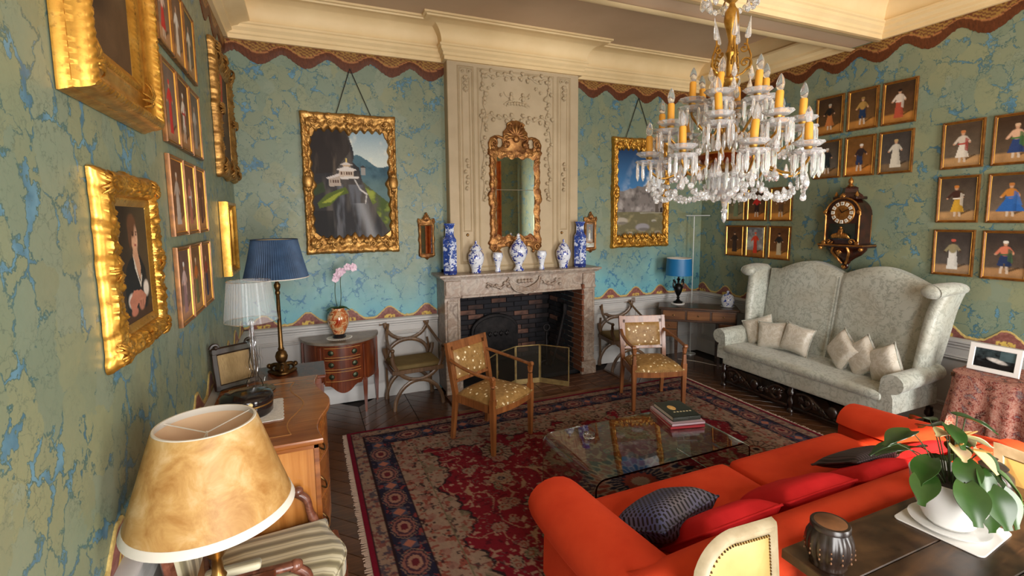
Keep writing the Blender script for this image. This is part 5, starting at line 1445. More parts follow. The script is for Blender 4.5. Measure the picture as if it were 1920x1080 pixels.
# ------------------------------------------------------------------ glass coffee table
def glassmat(name, tint, alpha):
    t = NT(name); t.setc(tint, .015, 0, .5); t.b.inputs['Transmission Weight'].default_value = 1.0; t.b.inputs['IOR'].default_value = 1.5; return t.m
M_TGLASS = glassmat('smoked_glass', (.80,.86,.82,1), 1)
G = thing('glass_coffee_table', 'low coffee table of one bent sheet of glass in front of the red sofa', 'table', (2.13, 2.64, .0115))
def bent():
    W2, D2, H_, R, th = .63, .345, .378, .07, .012; prof = []
    pts = [(-W2,0),(-W2,H_-R)]+[(-W2+R-R*math.cos(a), H_-R+R*math.sin(a)) for a in [PI/2*k/8 for k in range(1, 9)]]
    pts += [(-x, z) for x, z in reversed(pts)]
    n = len(pts); ins = []
    for i in range(n):
        a, b = Vector(pts[max(i-1,0)]), Vector(pts[min(i+1,n-1)]); d = (b-a).normalized(); ins.append((pts[i][0]+d.y*th, pts[i][1]-d.x*th))
    m = MB()
    for y in (-D2, D2):
        for p in pts: m.v.append((p[0], y, p[1]))
        for p in ins: m.v.append((p[0], y, p[1]))
    o = 2*n
    for i in range(n-1):
        m.f.append((i, i+1, o+i+1, o+i)); m.f.append((n+i+1, n+i, o+n+i, o+n+i+1))
        m.f.append((i+1, i, n+i, n+i+1)); m.f.append((o+i, o+i+1, o+n+i+1, o+n+i))
    m.f.append((0, o, o+n, n)); m.f.append((n-1, 2*n-1, o+2*n-1, o+n-1)); return m
bent().build('bent_glass_sheet', M_TGLASS, G, smooth=30)
ZT = .0115+.378+.001
M_PAGE = mplain('book_pages', srgb(214,206,192), .8)
def book(lab, x, y, z, rz, w, d, h, cov, coverart=None):
    b = thing('book', lab, 'book', (x, y, z), rz, 'books on the glass table')
    m = MB(); m.box((0,0,.002), (w,d,.004), .001); m.box((0,0,h-.002), (w,d,.004), .001); m.box((-w/2+.003,0,h/2), (.006,d,h), .001); m.build('cover', cov, b, smooth=30)
    MB().box((.002,0,h/2), (w-.008,d-.012,h-.008)).build('pages', M_PAGE, b, smooth=0)
    if coverart:
        for nm, mb, mt in coverart(w, d, h): mb.build(nm, mt, b, smooth=0)
M_BKRED = mplain('red_book_cloth', srgb(150,36,44), .5); M_BKPINK = mplain('grey_rose_book_cloth', srgb(176,150,158), .5); M_BKDARK = mnoisy('dark_green_black_jacket', srgb(20,22,18), srgb(38,44,32), 12, .35)
book('red book at the bottom of the stack on the glass table', 2.555, 2.80, ZT, -.25+PI/2, .36, .27, .020, M_BKRED)
book('pale rose book in the middle of the stack on the glass table', 2.56, 2.80, ZT+.0205, -.22+PI/2, .35, .265, .018, M_BKPINK)
M_LET = mplain('pale_lettering', srgb(214,200,160), .5)
def art(w, d, h):
    e = MB(); e.lathe([(0,.0006),(.036,.0006),(.036,.0002)], 20, (.02,.03,h), None, 1.25, .8); out = [('cover_medallion', e, mnoisy('golden_mask_print', srgb(196,140,60), srgb(226,196,130), 40, .4))]
    t = MB()
    for k in range(6): t.box((-.06+.0*k, -.08+.026*k, h+.0004), (.014,.014,.0006))
    out.append(('title_lettering', t, M_LET)); return out
book('black art book with a golden mask on top of the stack', 2.565, 2.81, ZT+.039, -.2+PI/2, .30, .225, .034, M_BKDARK, art)
M_CLEAR = mplain('clear_crystal', (1,1,1,1), .02, 0, .5, Transmission_Weight=1.0, IOR=1.5)
ash = MB().lathe([(0,0),(.04,0),(.042,.006),(.040,.028),(.036,.03),(.032,.028),(.030,.010),(0,.008)], 20)
tag(ash.build('glass_dish', M_CLEAR, None, (1.775,2.80,ZT)), 'small clear glass dish on the near end of the glass table', 'dish')

# ------------------------------------------------------------------ the two spotted armchairs
def armchair(lab, loc, rz):
    C = thing('open_armchair', lab, 'armchair', loc, rz, 'spotted armchairs by the fireplace')
    by = lambda z: .215+(z-.42)*.20
    for s in (-1, 1):
        MB().tube([(s*.255,-.235,0),(s*.255,-.235,.40),(s*.255,-.235,.47)], [.015,.022,.022], 4).build('front_leg', M_FRUIT, C, smooth=30)
        p = MB(); p.tube([(s*.255,-.235,.465),(s*.255,-.235,.56)], [.017,.014], 4); p.lathe([(.014,.0),(.022,.012),(.014,.024)], 10, (s*.255,-.235,.565)); p.tube([(s*.255,-.235,.585),(s*.255,-.235,.625)], [.015,.018], 4); p.build('arm_post', M_FRUIT, C, smooth=30)
        MB().tube([(s*.225,.26,0),(s*.225,.215,.40),(s*.232,by(.6),.6),(s*.235,by(.85),.85)], [.016,.021,.020,.018], 4).build('back_post', M_FRUIT, C, smooth=30)
        a = MB(); pts = bez([(s*.237,by(.70)-.01,.705),(s*.262,.12,.68),(s*.272,-.06,.655),(s*.262,-.225,.64)], 6); a.tube(pts, [(.014,.019)]*len(pts), 8, True, sq=(0,0,1)); a.lathe([(0,-.018),(.020,-.018),(.024,0),(.020,.018),(0,.018)], 12, (0,0,0), Matrix.Translation((s*.262,-.238,.64)) @ Matrix.Rotation(PI/2, 4, 'Y'))
        a.build('armrest', M_FRUIT, C, smooth=50)
    def rail(yf, zz, h, th):
        m = MB(); n = 12; o = []
        for i in range(n+1):
            x = -.245+.49*i/n; o.append((x, yf(x)))
        out = o+[(x, y+th) for x, y in reversed(o)]
        m.prism(out, zz, zz+h, 'XY'); return m
    rail(lambda x: -.255-.03*(1-(x/.245)**2), .345, .065, .03).build('seat_rail', M_FRUIT, C, smooth=30)
    for s in (-1, 1): MB().tube([(s*.245,-.21,.377),(s*.225,.20,.377)], [(.032,.012)]*2, 4, True, sq=(0,0,1)).build('side_rail', M_FRUIT, C, smooth=30)
    MB().box((0,.215,.377), (.41,.024,.065), .003).build('seat_rail', M_FRUIT, C, smooth=30)
    st_ = MB()
    def top(u, v):
        a, b = u*2-1, v*2-1; hw = lerp(.250, .218, v); y = lerp(-.262-.03*(1-a*a), .205, v); dome = (1-a**4)**.6*(1-b**4)**.6 if abs(a) < 1 and abs(b) < 1 else 0
        return (a*hw, y, .418+.062*dome)
    st_.grid(top, 17, 17)
    def side(u, v):
        e = int(min(3.999, u*4)); q = u*4-e if u < 1 else 1
        p = top(*[(q, 0), (1, q), (1-q, 1), (0, 1-q)][e]); return (p[0], p[1], lerp(.40, .4185, v))
    st_.grid(side, 65, 2); st_.build('seat_cushion', M_SPOT, C, smooth=60)
    ba = math.atan(.20)
    for (z0, z1, nm) in ((.772,.85,'top_rail'), (.50,.54,'lower_rail')):
        zc = (z0+z1)/2; MB().box((0,0,0), (.44,.026,z1-z0), .004).xf(Matrix.Translation((0,by(zc),zc)) @ Matrix.Rotation(-ba, 4, 'X')).build(nm, M_FRUIT, C, smooth=30)
    for s in (-1, 1): MB().tube([(s*.205,by(.52),.52),(s*.205,by(.81),.81)], [(.013,.016)]*2, 4, True, sq=(0,1,0)).build('stile', M_FRUIT, C, smooth=30)
    pad = MB()
    for sg in (-1, 1):
        def f(u, v):
            a, b = u*2-1, v*2-1; z = lerp(.53, .78, v); d = (1-a**6)**.5*(1-b**6)**.5
            return (a*.195, by(z)+sg*(.008+.024*d), z)
        pad.grid(f, 15, 15, flip=sg > 0)
    pad.build('back_pad', M_SPOT, C, smooth=60)
    nl = MB()
    def nail(p): nl.ball(p, .0042, 5, 4)
    for k in range(27):
        t = k/26
        for z in (.536,.775): nail((-.19+.38*t, by(z)-.012, z))
        nail((-.255+.51*t, -.266-.03*(1-(2*t-1)**2), .412))
    for k in range(18):
        z = lerp(.536,.775,k/17)
        for s in (-1, 1): nail((s*.191, by(z)-.012, z))
    nl.build('nail_trim', M_NAIL, C)['kind'] = 'stuff'
    return C
ac = armchair('spotted gold armchair turned sideways, nearer the half-round chest', (1.43, 3.84, .0115), .50)
dup(ac, (3.235, 3.94, .0115), -.32, 'spotted gold armchair facing the sofa, right of the fireplace')

# ------------------------------------------------------------------ the two X-frame chairs against the chimney wall
def xchair(lab, loc, rz):
    C = thing('x_frame_chair', lab, 'chair', loc, rz, 'X-frame chairs by the chimney')
    def arc(cx, cz, r, a0, a1, y, n=16, rz_=1.0): return [(cx+r*math.cos(lerp(a0, a1, i/n)), y, cz+r*rz_*math.sin(lerp(a0, a1, i/n))) for i in range(n+1)]
    sec = (.012,.021)
    for y, nm in ((-.20,'front_frame'), (.18,'back_frame')):
        m = MB(); m.tube(arc(0, .56, .265, PI, 2*PI, y), [sec]*17, 8, True, sq=(0,1,0)); m.tube(arc(0, .0, .255, 0, PI, y, 16, 1.15), [sec]*17, 8, True, sq=(0,1,0)); m.build(nm, M_GREYOAK, C, smooth=50)
    for s in (-1, 1):
        MB().tube([(s*.255,-.20,.56),(s*.262,-.205,.60),(s*.255,-.21,.635)], [(.013,.020),(.012,.016),(.016,.016)], 8, True, sq=(0,1,0)).build('arm_post', M_GREYOAK, C)
        pts = bez([(s*.20,.25,.80),(s*.245,.12,.70),(s*.265,-.05,.635),(s*.262,-.20,.63)], 6); a = MB(); a.tube(pts, [(.012,.017)]*len(pts), 8, True, sq=(0,0,1)); a.ball((s*.262,-.215,.628), (.022,.022,.020), 10, 7); a.build('armrest', M_GREYOAK, C)
        MB().tube([(s*.24,.18,0),(s*.245,.19,.42),(s*.22,.23,.62)], [(.013,.016)]*3, 6, True).build('back_leg', M_GREYOAK, C)
        MB().box((s*.258,-.01,.395), (.022,.40,.045), .004).build('seat_rail', M_GREYOAK, C, smooth=30)
    b = MB(); b.tube([(0.235*math.cos(lerp(PI, 2*PI, i/14)), .245, .82+.20*math.sin(lerp(PI, 2*PI, i/14))) for i in range(15)], [sec]*15, 8, True, sq=(0,1,0))
    b.tube([(0.225*math.cos(lerp(0, PI, i/14)), .215, .45+.175*math.sin(lerp(0, PI, i/14))) for i in range(15)], [sec]*15, 8, True, sq=(0,1,0)); b.build('back_splat', M_GREYOAK, C, smooth=50)
    n = 10; o = [(-.29+.58*i/n, .262+.03*(1-(2*i/n-1)**2)) for i in range(n+1)]
    MB().prism(o+[(x, y+.022) for x, y in reversed(o)], .79, .855, 'XY').build('crest_rail', M_GREYOAK, C, smooth=30)
    for y in (-.205,.185): MB().box((0,y,.395), (.51,.022,.045), .004).build('seat_rail', M_GREYOAK, C, smooth=30)
    rounded((0,-.01,.435), (.50,.38,.05), .022).build('seat_pad', M_OLIVE, C, smooth=60)
    return C
xc = xchair('X-frame walnut chair with olive seat between half-round chest and fireplace', (.985, 5.03-.03, 0), .06)
dup(xc, (3.675, 5.0, 0), -.16, 'X-frame walnut chair with olive seat right of the fireplace')
# ------------------------------------------------------------------ half-round chest with orchid
M_GREYMARB = mnoisy('grey_brown_marble', srgb(104,94,84), srgb(142,130,116), 7, .25, detail=8)
M_PORC = mplain('white_porcelain', srgb(232,230,226), .12, 0, .6)
M_LACE = mnoisy('white_lace', srgb(206,204,198), srgb(230,228,222), 60, .9, bump=.6, bscale=160)
M_GREEN = mnoisy('glossy_leaf', srgb(30,58,18), srgb(62,94,34), 9, .3)
M_BRONZE = mnoisy('green_bronze', srgb(44,50,40), srgb(84,88,66), 18, .4, .8)
DL = thing('half_round_chest', 'half-round mahogany chest with three drawers and grey marble top', 'chest', (.275, D-.065, 0))
def halfr(r, ry, n=24): return [(r*math.cos(PI+PI*i/n), ry*math.sin(PI+PI*i/n)) for i in range(n+1)]
MB().prism(halfr(.385,.415), .728, .755, 'XY', bev=.005).build('marble_top', M_GREYMARB, DL, smooth=30)
MB().prism(halfr(.355,.385), .34, .728, 'XY').build('body', M_MAHOG, DL, smooth=40)
def onarc(a, rx=.358, ry=.388): return (rx*math.cos(a), ry*math.sin(a))
for k in range(3):
    z0, z1 = .365+.118*k, .365+.118*k+.108
    o = []; n = 10; a0, a1 = PI+1.07, 2*PI-1.07
    o = [onarc(lerp(a0, a1, i/n), .366, .397) for i in range(n+1)]; i2 = [onarc(lerp(a0, a1, i/n), .350, .380) for i in range(n+1)]
    dr = MB().prism(o+list(reversed(i2)), z0, z1, 'XY', bev=.002).build('drawer', M_MAHOG, DL, smooth=40)
    bd = MB(); 
    for zz in (z0+.008, z1-.008): bd.tube([(*onarc(lerp(a0+.04, a1-.04, i/n), .367, .398), zz) for i in range(n+1)], .0016, 4)
    bd.build('stringing', mplain('boxwood_inlay', srgb(196,150,84), .4), dr)
    for s in (-1, 1):
        a = 1.5*PI+s*.30; p = onarc(a, .37, .401)
        T = Matrix.Translation((p[0], p[1], (z0+z1)/2)) @ Matrix.Rotation(a+PI/2, 4, 'Z') @ Matrix.Rotation(PI/2, 4, 'X')
        m = MB(); m.lathe([(0,.012),(.010,.010),(.024,.006),(.028,.0)], 12, (0,0,0), T); m.build('rosette_pull', M_BRONZE, dr)
for a in (PI+.05, PI+.95, 2*PI-.95, 2*PI-.05):
    p = onarc(a, .352, .38); st_ = MB(); st_.box((p[0], p[1], .52), (.04,.04,.37), .004, a); st_.tube([(p[0],p[1],.36),(p[0],p[1],.32),(p[0],p[1],.0)], [.021,.023,.010], 4); st_.build('leg', M_MAHOG, DL, smooth=30)
apn = MB(); n = 14
ap_o = [onarc(lerp(PI+1.07, 2*PI-1.07, i/n), .362, .392) for i in range(n+1)]
for i in range(n):
    t0, t1 = i/n, (i+1)/n; h0, h1 = [.02+.075*max(0, math.cos((t-.5)*PI*1.6))**.8 for t in (t0, t1)]
    (xa, ya), (xb, yb2) = ap_o[i], ap_o[i+1]
    apn.add([(xa,ya,.365),(xb,yb2,.365),(xb,yb2,.345-h1),(xa,ya,.345-h0),(xa,ya+.02,.365),(xb,yb2+.02,.365),(xb,yb2+.02,.345-h1),(xa,ya+.02,.345-h0)], [(3,2,1,0),(4,5,6,7),(2,3,7,6)])
apn.build('apron', M_MAHOG, DL, smooth=40)
def doily(lab, loc, r, sq=None, rz=0):
    m = MB(); n = 72
    if sq:
        o = []
        for e in range(4):
            for i in range(14):
                q = -1+2*i/14; a, b = [(q,-1),(1,q),(-q,1),(-1,-q)][e]; k = 1+.03*(1 if i % 2 else 0); o.append((a*sq[0]/2*k, b*sq[1]/2*k))
        m.prism(o, 0, .003, 'XY')
    else: m.prism([((r+.008*math.cos(i*PI))*math.cos(2*PI*i/n), (r+.008*math.cos(i*PI))*math.sin(2*PI*i/n)) for i in range(n)], 0, .003, 'XY')
    return tag(m.build('lace_doily', M_LACE, None, loc, (0,0,rz), 0), lab, 'doily')
doily('round white lace doily under the orchid vase', (.262, 5.04, .7555), .115)
OV = thing('orchid_vase', 'round red and gold porcelain vase holding an orchid on the half-round chest', 'vase', (.262, 5.04, .759))
def imari():
    t = NT('red_gold_porcelain'); f = t.noise(16, 5, .6, None, 1.2); g = t.noise(9, 3)
    c = t.ramp(f, [(.36, srgb(150,44,24)), (.46, srgb(196,120,70)), (.54, srgb(214,184,140)), (.62, srgb(140,84,46)), (.72, srgb(92,30,24))]); t.setc(c, .15); t.b.inputs['Coat Weight'].default_value = .5; return t.m
M_IMARI = imari()
MB().lathe([(0,.04),(.055,.04),(.062,.06),(.095,.13),(.108,.185),(.10,.235),(.075,.27),(.062,.285),(.066,.30),(.058,.30),(.054,.28),(0,.27)], 28).build('bowl', M_IMARI, OV, smooth=60)
MB().lathe([(0,0),(.062,0),(.066,.012),(.056,.022),(.060,.036),(.052,.044),(0,.044)], 24).build('base_ring', mplain('black_lacquer', srgb(20,16,22), .2), OV)
OR = thing('orchid', 'pink orchid with two flower stems in the red and gold vase', 'plant', (.262, 5.04, 1.035))
def leaf(L, W_, bend=.3, n=9, cup=.15, heart=False):
    m = MB(); m.v = []
    for i in range(n+1):
        t = i/n
        if heart: wd = W_*(math.sin(min(1, (t+.10)*1.02)*PI*.93)**.75)*(1-.25*t)
        else: wd = W_*math.sin((t*.94+.03)*PI)**.8
        z = -bend*L*t*t; x0 = L*t-(.0)
        bk = -.10*L*(1-t*3) if heart and t < .33 else 0
        for j in (-1, -.5, 0, .5, 1): m.v.append((x0+bk*abs(j), j*wd, z+cup*wd*abs(j)**1.5*2))
    for i in range(n):
        for j in range(4): m.f.append((i*5+j, (i+1)*5+j, (i+1)*5+j+1, i*5+j+1))
    k = len(m.v)
    m.v += [(x, y, z-.0025) for x, y, z in m.v[:k]]
    m.f += [tuple(reversed([q+k for q in f])) for f in m.f[:n*4]]
    for i in range(n):
        for j in (0, 4): m.f.append((i*5+j, i*5+j+k, (i+1)*5+j+k, (i+1)*5+j))
    return m
for k, (a, L, b) in enumerate(((3.4,.10,.5),(5.9,.11,.6),(0.4,.09,.4),(2.4,.09,.5))):
    leaf(L, .028, b).build('leaf', M_GREEN, OR, (0,0,.02), (0,-.35,a), 60)
M_STEM = mplain('stem_green', srgb(60,70,36), .5); M_ORCH = mnoisy('orchid_pink', srgb(222,184,206), srgb(240,218,230), 20, .5)
fm = None
for (pts) in ([(0,0,0),(-.02,0,.14),(-.015,-.01,.28),(.0,-.02,.36),(.04,-.04,.40)], [(.02,0,0),(.035,.01,.15),(.035,0,.30),(.06,-.02,.39),(.12,-.05,.42),(.16,-.07,.41)]):
    q = bez(pts, 8); MB().tube(q, .0035, 6).build('stem', M_STEM, OR)
    fl_pts = [q[i] for i in range(len(q)//2+3, len(q), 3)]
    for i, p in enumerate(fl_pts):
        if fm is None:
            m = MB()
            for a in (PI/2, PI/2+1.25, PI/2-1.25, PI/2+2.5, PI/2-2.5): m.merge(leaf(.034, .016 if abs(a-PI/2) != 1.25 else .021, .1, 5), Matrix.Rotation(a, 4, 'Y') @ Matrix.Translation((.003,0,0)) @ Matrix.Rotation(PI/2, 4, 'X'))
            m.ball((0,-.006,0), .008, 6, 5); fm = m.build('blossom', M_ORCH, OR, p+Vector((0,-.02,0)), (0,0,.3), 60)
        else: inst(fm, 'blossom', OR, p+Vector((random.uniform(-.02,.02),-.02,random.uniform(-.025,.025))), (random.uniform(-.4,.4),random.uniform(-1,1),random.uniform(-.6,.6)))
MB().lathe([(0,0),(.05,0),(.05,.014),(0,.018)], 16).build('moss', mnoisy('moss', srgb(46,40,22), srgb(70,66,34), 60, .9, bump=.6), OR)

# ------------------------------------------------------------------ marquetry commode along the near wall
CM = thing('marquetry_commode', 'large honey-coloured marquetry commode with serpentine front along the near wall', 'commode', (A+.065, 2.965, 0), PI/2)
def serp(x, w2, d): t = x/w2; return -d-.035*math.cos(t*PI*1.5)+.02*abs(t)**3
def comm_outline(w2, d, n=28): return [(w2*(2*i/n-1), serp(w2*(2*i/n-1), w2, d)) for i in range(n+1)]+[(w2, 0), (-w2, 0)]
MB().prism(comm_outline(.525,.585), .855, .882, 'XY', bev=.004).build('top', M_MARQ, CM, smooth=35)
MB().prism(comm_outline(.505,.555), .14, .855, 'XY').build('body', M_MARQ_END, CM, smooth=35)
inl = MB()
for w2, d, r in ((.42,.44,.0028),):
    o = comm_outline(w2, d, 40)[:41]; inl.tube([(x, y, .8825) for x, y in o], [(.0008, r)]*len(o), 4, True, sq=(0,0,1))
    inl.tube([(-w2, o[0][1], .8825), (-w2, -.05, .8825), (w2, -.05, .8825), (w2, o[-1][1], .8825)], [(.0008, r)]*4, 4, True, sq=(0,0,1))
inl.build('inlay_band', mplain('satinwood_inlay', srgb(176,120,58), .35), CM)
for sx in (-1, 1):
    e = MB()
    for (x, y0, y1, z0, z1) in ((sx*.508,-.545,-.52,.16,.85),(sx*.508,-.05,-.03,.16,.85),(sx*.508,-.545,-.03,.83,.85),(sx*.508,-.545,-.03,.16,.18)): e.box((x,(y0+y1)/2,(z0+z1)/2), (.008,y1-y0,z1-z0), .002)
    e.build('end_moulding', M_MARQ, CM, smooth=30)
    for y in (-.53,-.05): MB().tube(bez([(sx*.49,y,.20),(sx*.495,y-.015*(y < -.3),.12),(sx*.485,y,.05),(sx*.50,y-.01,0)], 4), [.032,.03,.028,.027,.026,.025,.024,.022,.02,.018,.017,.018,.02], 4).build('leg', M_MARQ, CM, smooth=40)
for k in range(3):
    z0 = .20+.215*k; n = 28; w2 = .46
    o = [(w2*(2*i/n-1), serp(w2*(2*i/n-1), .505, .555)-.008) for i in range(n+1)]; d_ = MB().prism(o+[(x, y+.02) for x, y in reversed(o)], z0, z0+.20, 'XY', bev=.003).build('drawer', M_MARQ, CM, smooth=40)
    for sx in (-1, 1):
        h = MB(); yy = serp(.26, .505, .555)-.02; h.tube(bez([(sx*.26-.05,yy,z0+.11),(sx*.26-.03,yy-.025,z0+.085),(sx*.26+.03,yy-.025,z0+.085),(sx*.26+.05,yy,z0+.11)], 5), .005, 6)
        for q in (-.05,.05): h.lathe([(0,.008),(.014,.005),(.016,0)], 10, (0,0,0), Matrix.Translation((sx*.26+q, yy+.006, z0+.11)) @ Matrix.Rotation(PI/2, 4, 'X'))
        h.build('handle', M_BRASS_D, d_)
ZK = .8835
doily('square white lace mat under the black lacquer box', (-.33, 2.92, ZK), .2, (.33,.33), .05)
LB = thing('lacquer_box', 'round black lacquer box with brass clasp on the commode', 'box', (-.34, 2.92, ZK+.003), 0)
M_LACQ = mnoisy('black_lacquer_gilt', srgb(14,12,16), srgb(34,26,24), 9, .12)
MB().lathe([(0,0),(.118,0),(.128,.012),(.13,.06),(.128,.066),(0,.066)], 36).build('body', M_LACQ, LB)
MB().lathe([(.131,.067),(.133,.072),(.131,.10),(.12,.112),(.06,.122),(0,.124)], 36).build('lid', M_LACQ, LB)
MB().lathe([(.1305,.060),(.1335,.063),(.1335,.068),(.1305,.071)], 36).build('brass_rim', M_BRASS, LB)
MB().lathe([(0,.006),(.010,.005),(.012,0)], 12, (0,0,0), Matrix.Translation((.03,-.127,.085)) @ Matrix.Rotation(PI/2, 4, 'X')).build('clasp', mplain('ivory_button', srgb(220,200,140), .4), LB)

# clear acrylic lamp
def acryl(name, tint=(1,1,1,1), rough=.03):
    t = NT(name); t.setc(tint, rough, 0, .5); t.b.inputs['Transmission Weight'].default_value = 1.0; t.b.inputs['IOR'].default_value = 1.35; return t.m
M_ACRYL = acryl('clear_acrylic')
def ribbed():
    t = NT('ribbed_clear_acrylic'); t.setc((.95,.95,.97,1), .12, 0, .5); t.b.inputs['Alpha'].default_value = .26; t.b.inputs['Transmission Weight'].default_value = .3; return t.m
M_RIBACR = ribbed()
AL = thing('acrylic_lamp', 'clear acrylic table lamp with ribbed transparent shade on the commode', 'lamp', (-.33, 3.30, ZK), 0)
sil = [(.0,.0),(.105,.0),(.11,.015),(.085,.035),(.095,.06),(.075,.09),(.04,.105),(.03,.13),(.045,.16),(.05,.20),(.03,.24),(.02,.29),(.035,.32),(.02,.345),(.015,.42),(.03,.435),(.012,.455),(0,.455)]
for k in range(3): MB().prism([(x, z) for x, z in sil]+[(-x, z) for x, z in reversed(sil[1:-1])], -.0025, .0025, 'XZ', Matrix.Rotation(PI*k/3, 4, 'Z')).build('profile_plate', M_ACRYL, AL, smooth=0)
MB().lathe([(0,0),(.11,0),(.112,.004),(.11,.008),(0,.008)], 28).build('base_plate', M_ACRYL, AL)
MB().lathe([(.008,.09),(.008,.44),(.0,.44)], 10).build('tube', mplain('chrome_tube', srgb(200,200,205), .15, 1.0), AL)
sh = MB(); n = 96
for (r0, z0, r1, z1) in ((.146,.445,.118,.69),): 
    vs = [((lerp(r0, r1, t)+(.0022 if i % 2 else 0))*math.cos(2*PI*i/n), (lerp(r0, r1, t)+(.0022 if i % 2 else 0))*math.sin(2*PI*i/n), lerp(z0, z1, t)) for i in range(n) for t in (0,.33,.66,1)]
    sh.add(vs, [(i*4+k, ((i+1) % n)*4+k, ((i+1) % n)*4+k+1, i*4+k+1) for i in range(n) for k in range(3)])
sh.build('shade', M_RIBACR, AL, smooth=20)
rim = MB()
for r0, z0 in ((.147,.445),(.119,.69)): rim.tube([(r0*math.cos(2*PI*i/40), r0*math.sin(2*PI*i/40), z0) for i in range(41)], .0025, 6, False)
rim.build('shade_rim', M_ACRYL, AL)
# carved wooden panel leaning on the wall behind the lamp
LP = thing('carved_panel', 'dark carved wooden frame with straw-coloured panel leaning on the wall behind the acrylic lamp', 'panel', (A+.155, 3.44, ZK), 0, rot=(0,0,.55))
T = Matrix.Rotation(-.16, 4, 'X')
b_ = MB()
for x in (-.115,.115): b_.box((x,0,.13), (.035,.03,.26), .006)
b_.box((0,0,.02), (.26,.03,.035), .006); b_.box((0,0,.245), (.27,.034,.05), .01)
for s in (-1, 1): volute(b_, s*.10, .265, .028, 0 if s > 0 else PI, 1.2, .012, -.0, sgn=s)
b_.xf(T).build('frame', M_TURNED, LP, smooth=40)
MB().box((0,.004,.13), (.20,.012,.20), .002).xf(T).build('straw_panel', mnoisy('straw_panel', srgb(128,104,66), srgb(164,138,92), 30, .7, stretch=(12,1,1)), LP, smooth=0)

# small table with the tall blue-shaded lamp
ST = thing('side_table', 'small mahogany side table behind the commode carrying the blue-shaded lamp', 'table', (-.21, 4.02, 0))
MB().box((0,0,.758), (.60,.40,.024), .006).build('top', M_MAHOG, ST, smooth=30); MB().box((0,0,.70), (.54,.34,.09), .004).build('frieze', M_MAHOG, ST, smooth=30)
for sx in (-1, 1):
    for sy in (-1, 1): MB().tube([(sx*.255,sy*.155,.70),(sx*.255,sy*.155,0)], [.020,.011], 4).build('leg', M_MAHOG, ST, smooth=30)
TL = thing('tall_lamp', 'tall brass column lamp with pleated dark blue shade beside the acrylic lamp', 'lamp', (-.215, 4.02, .771))
bs = MB(); bs.prism([(.105*math.cos(2*PI*k/3+PI/6+dq), .105*math.sin(2*PI*k/3+PI/6+dq)) for k in range(3) for dq in (-.35,.35)], 0, .022, 'XY', bev=.005)
for k in range(3):
    a = 2*PI*k/3+PI/6; bs.tube(bez([(.03*math.cos(a),.03*math.sin(a),.06),(.075*math.cos(a),.075*math.sin(a),.055),(.10*math.cos(a),.10*math.sin(a),.03)], 5), .016, 8); bs.ball((.105*math.cos(a),.105*math.sin(a),.045), .02, 8, 6)
bs.build('base', M_BRASS_D, TL, smooth=50)
MB().lathe([(0,.02),(.05,.022),(.055,.04),(.035,.06),(.028,.08),(.040,.10),(.045,.13),(.036,.16),(.020,.175),(.024,.185),(.017,.20),(.015,.35),(.013,.60),(.018,.61),(.018,.625),(.013,.635),(.022,.66),(.024,.68),(.012,.70),(.012,.78),(0,.78)], 20).build('column', M_BRASS_D, TL)
def pleat(r0, z0, r1, z1, n=160, amp=.004):
    m = MB(); vs = []
    for i in range(n):
        a = 2*PI*i/n; k = amp*(1 if i % 2 else -1)
        for t in (0,.2,.5,.8,1):
            r = lerp(r0, r1, t)-.003*math.sin(t*PI)+k*(1-.4*t); vs.append((r*math.cos(a), r*math.sin(a), lerp(z0, z1, t)))
    m.add(vs, [(i*5+k, ((i+1) % n)*5+k, ((i+1) % n)*5+k+1, i*5+k+1) for i in range(n) for k in range(4)]); return m
M_BLUESH = mnoisy('dark_blue_silk', srgb(38,58,84), srgb(54,80,112), 12, .7); M_SHIN = mplain('shade_lining', srgb(214,184,120), .8); M_WHITETRIM = mplain('white_trim', srgb(214,208,196), .8)
so = pleat(.222,.735,.158,1.02).build('shade', M_BLUESH, TL, smooth=60)
MB().lathe([(.212,.738),(.186,.83),(.160,.95),(.150,1.017)], 48).build('shade_lining', M_SHIN, so)
for r, z, m_ in ((.223,.735,M_WHITETRIM),(.159,1.02,M_BLUESH)): MB().tube([(r*math.cos(2*PI*i/48), r*math.sin(2*PI*i/48), z) for i in range(49)], .004, 6, False).build('shade_trim', m_, so)

# ------------------------------------------------------------------ foreground left: parchment lamp, its table, striped armchair
LT = thing('lamp_table', 'small reddish wooden lamp table under the parchment-shaded lamp', 'table', (-.36, 1.65, 0))
MB().box((0,0,.665), (.40,.40,.025), .006).build('top', M_MAHOG, LT, smooth=30); MB().box((0,0,.61), (.34,.34,.09), .004).build('frieze', M_MAHOG, LT, smooth=30)
for sx in (-1, 1):
    for sy in (-1, 1): MB().tube([(sx*.155,sy*.155,.62),(sx*.155,sy*.155,0)], [.018,.011], 4).build('leg', M_MAHOG, LT, smooth=30)
PL = thing('parchment_lamp', 'brass table lamp with large cream parchment shade in the left foreground', 'lamp', (-.325, 1.765, .678))
MB().lathe([(0,0),(.075,0),(.08,.01),(.07,.02),(.04,.03),(.022,.045),(.018,.07),(.026,.085),(.018,.10),(.016,.15),(.030,.17),(.036,.19),(.045,.205),(.048,.22),(.034,.23),(.014,.235),(.012,.30),(0,.30)], 24).build('base', M_BRASS, PL)
def parch():
    t = NT('parchment'); f = t.noise(9, 5, .65, None, .6); c = t.ramp(f, [(.32, srgb(180,132,70)), (.5, srgb(206,166,102)), (.68, srgb(226,198,146))])
    t.setc(c, .45, 0, .4); t.b.inputs['Subsurface Weight'].default_value = 0.0
    tr = t.n('BsdfTranslucent'); t.l(c, tr.inputs['Color']); mx = t.n('MixShader'); mx.inputs[0].default_value = .35
    out = t.t.nodes['Material Output']; t.l(t.b.outputs[0], mx.inputs[1]); t.l(tr.outputs[0], mx.inputs[2]); t.l(mx.outputs[0], out.inputs[0]); return t.m
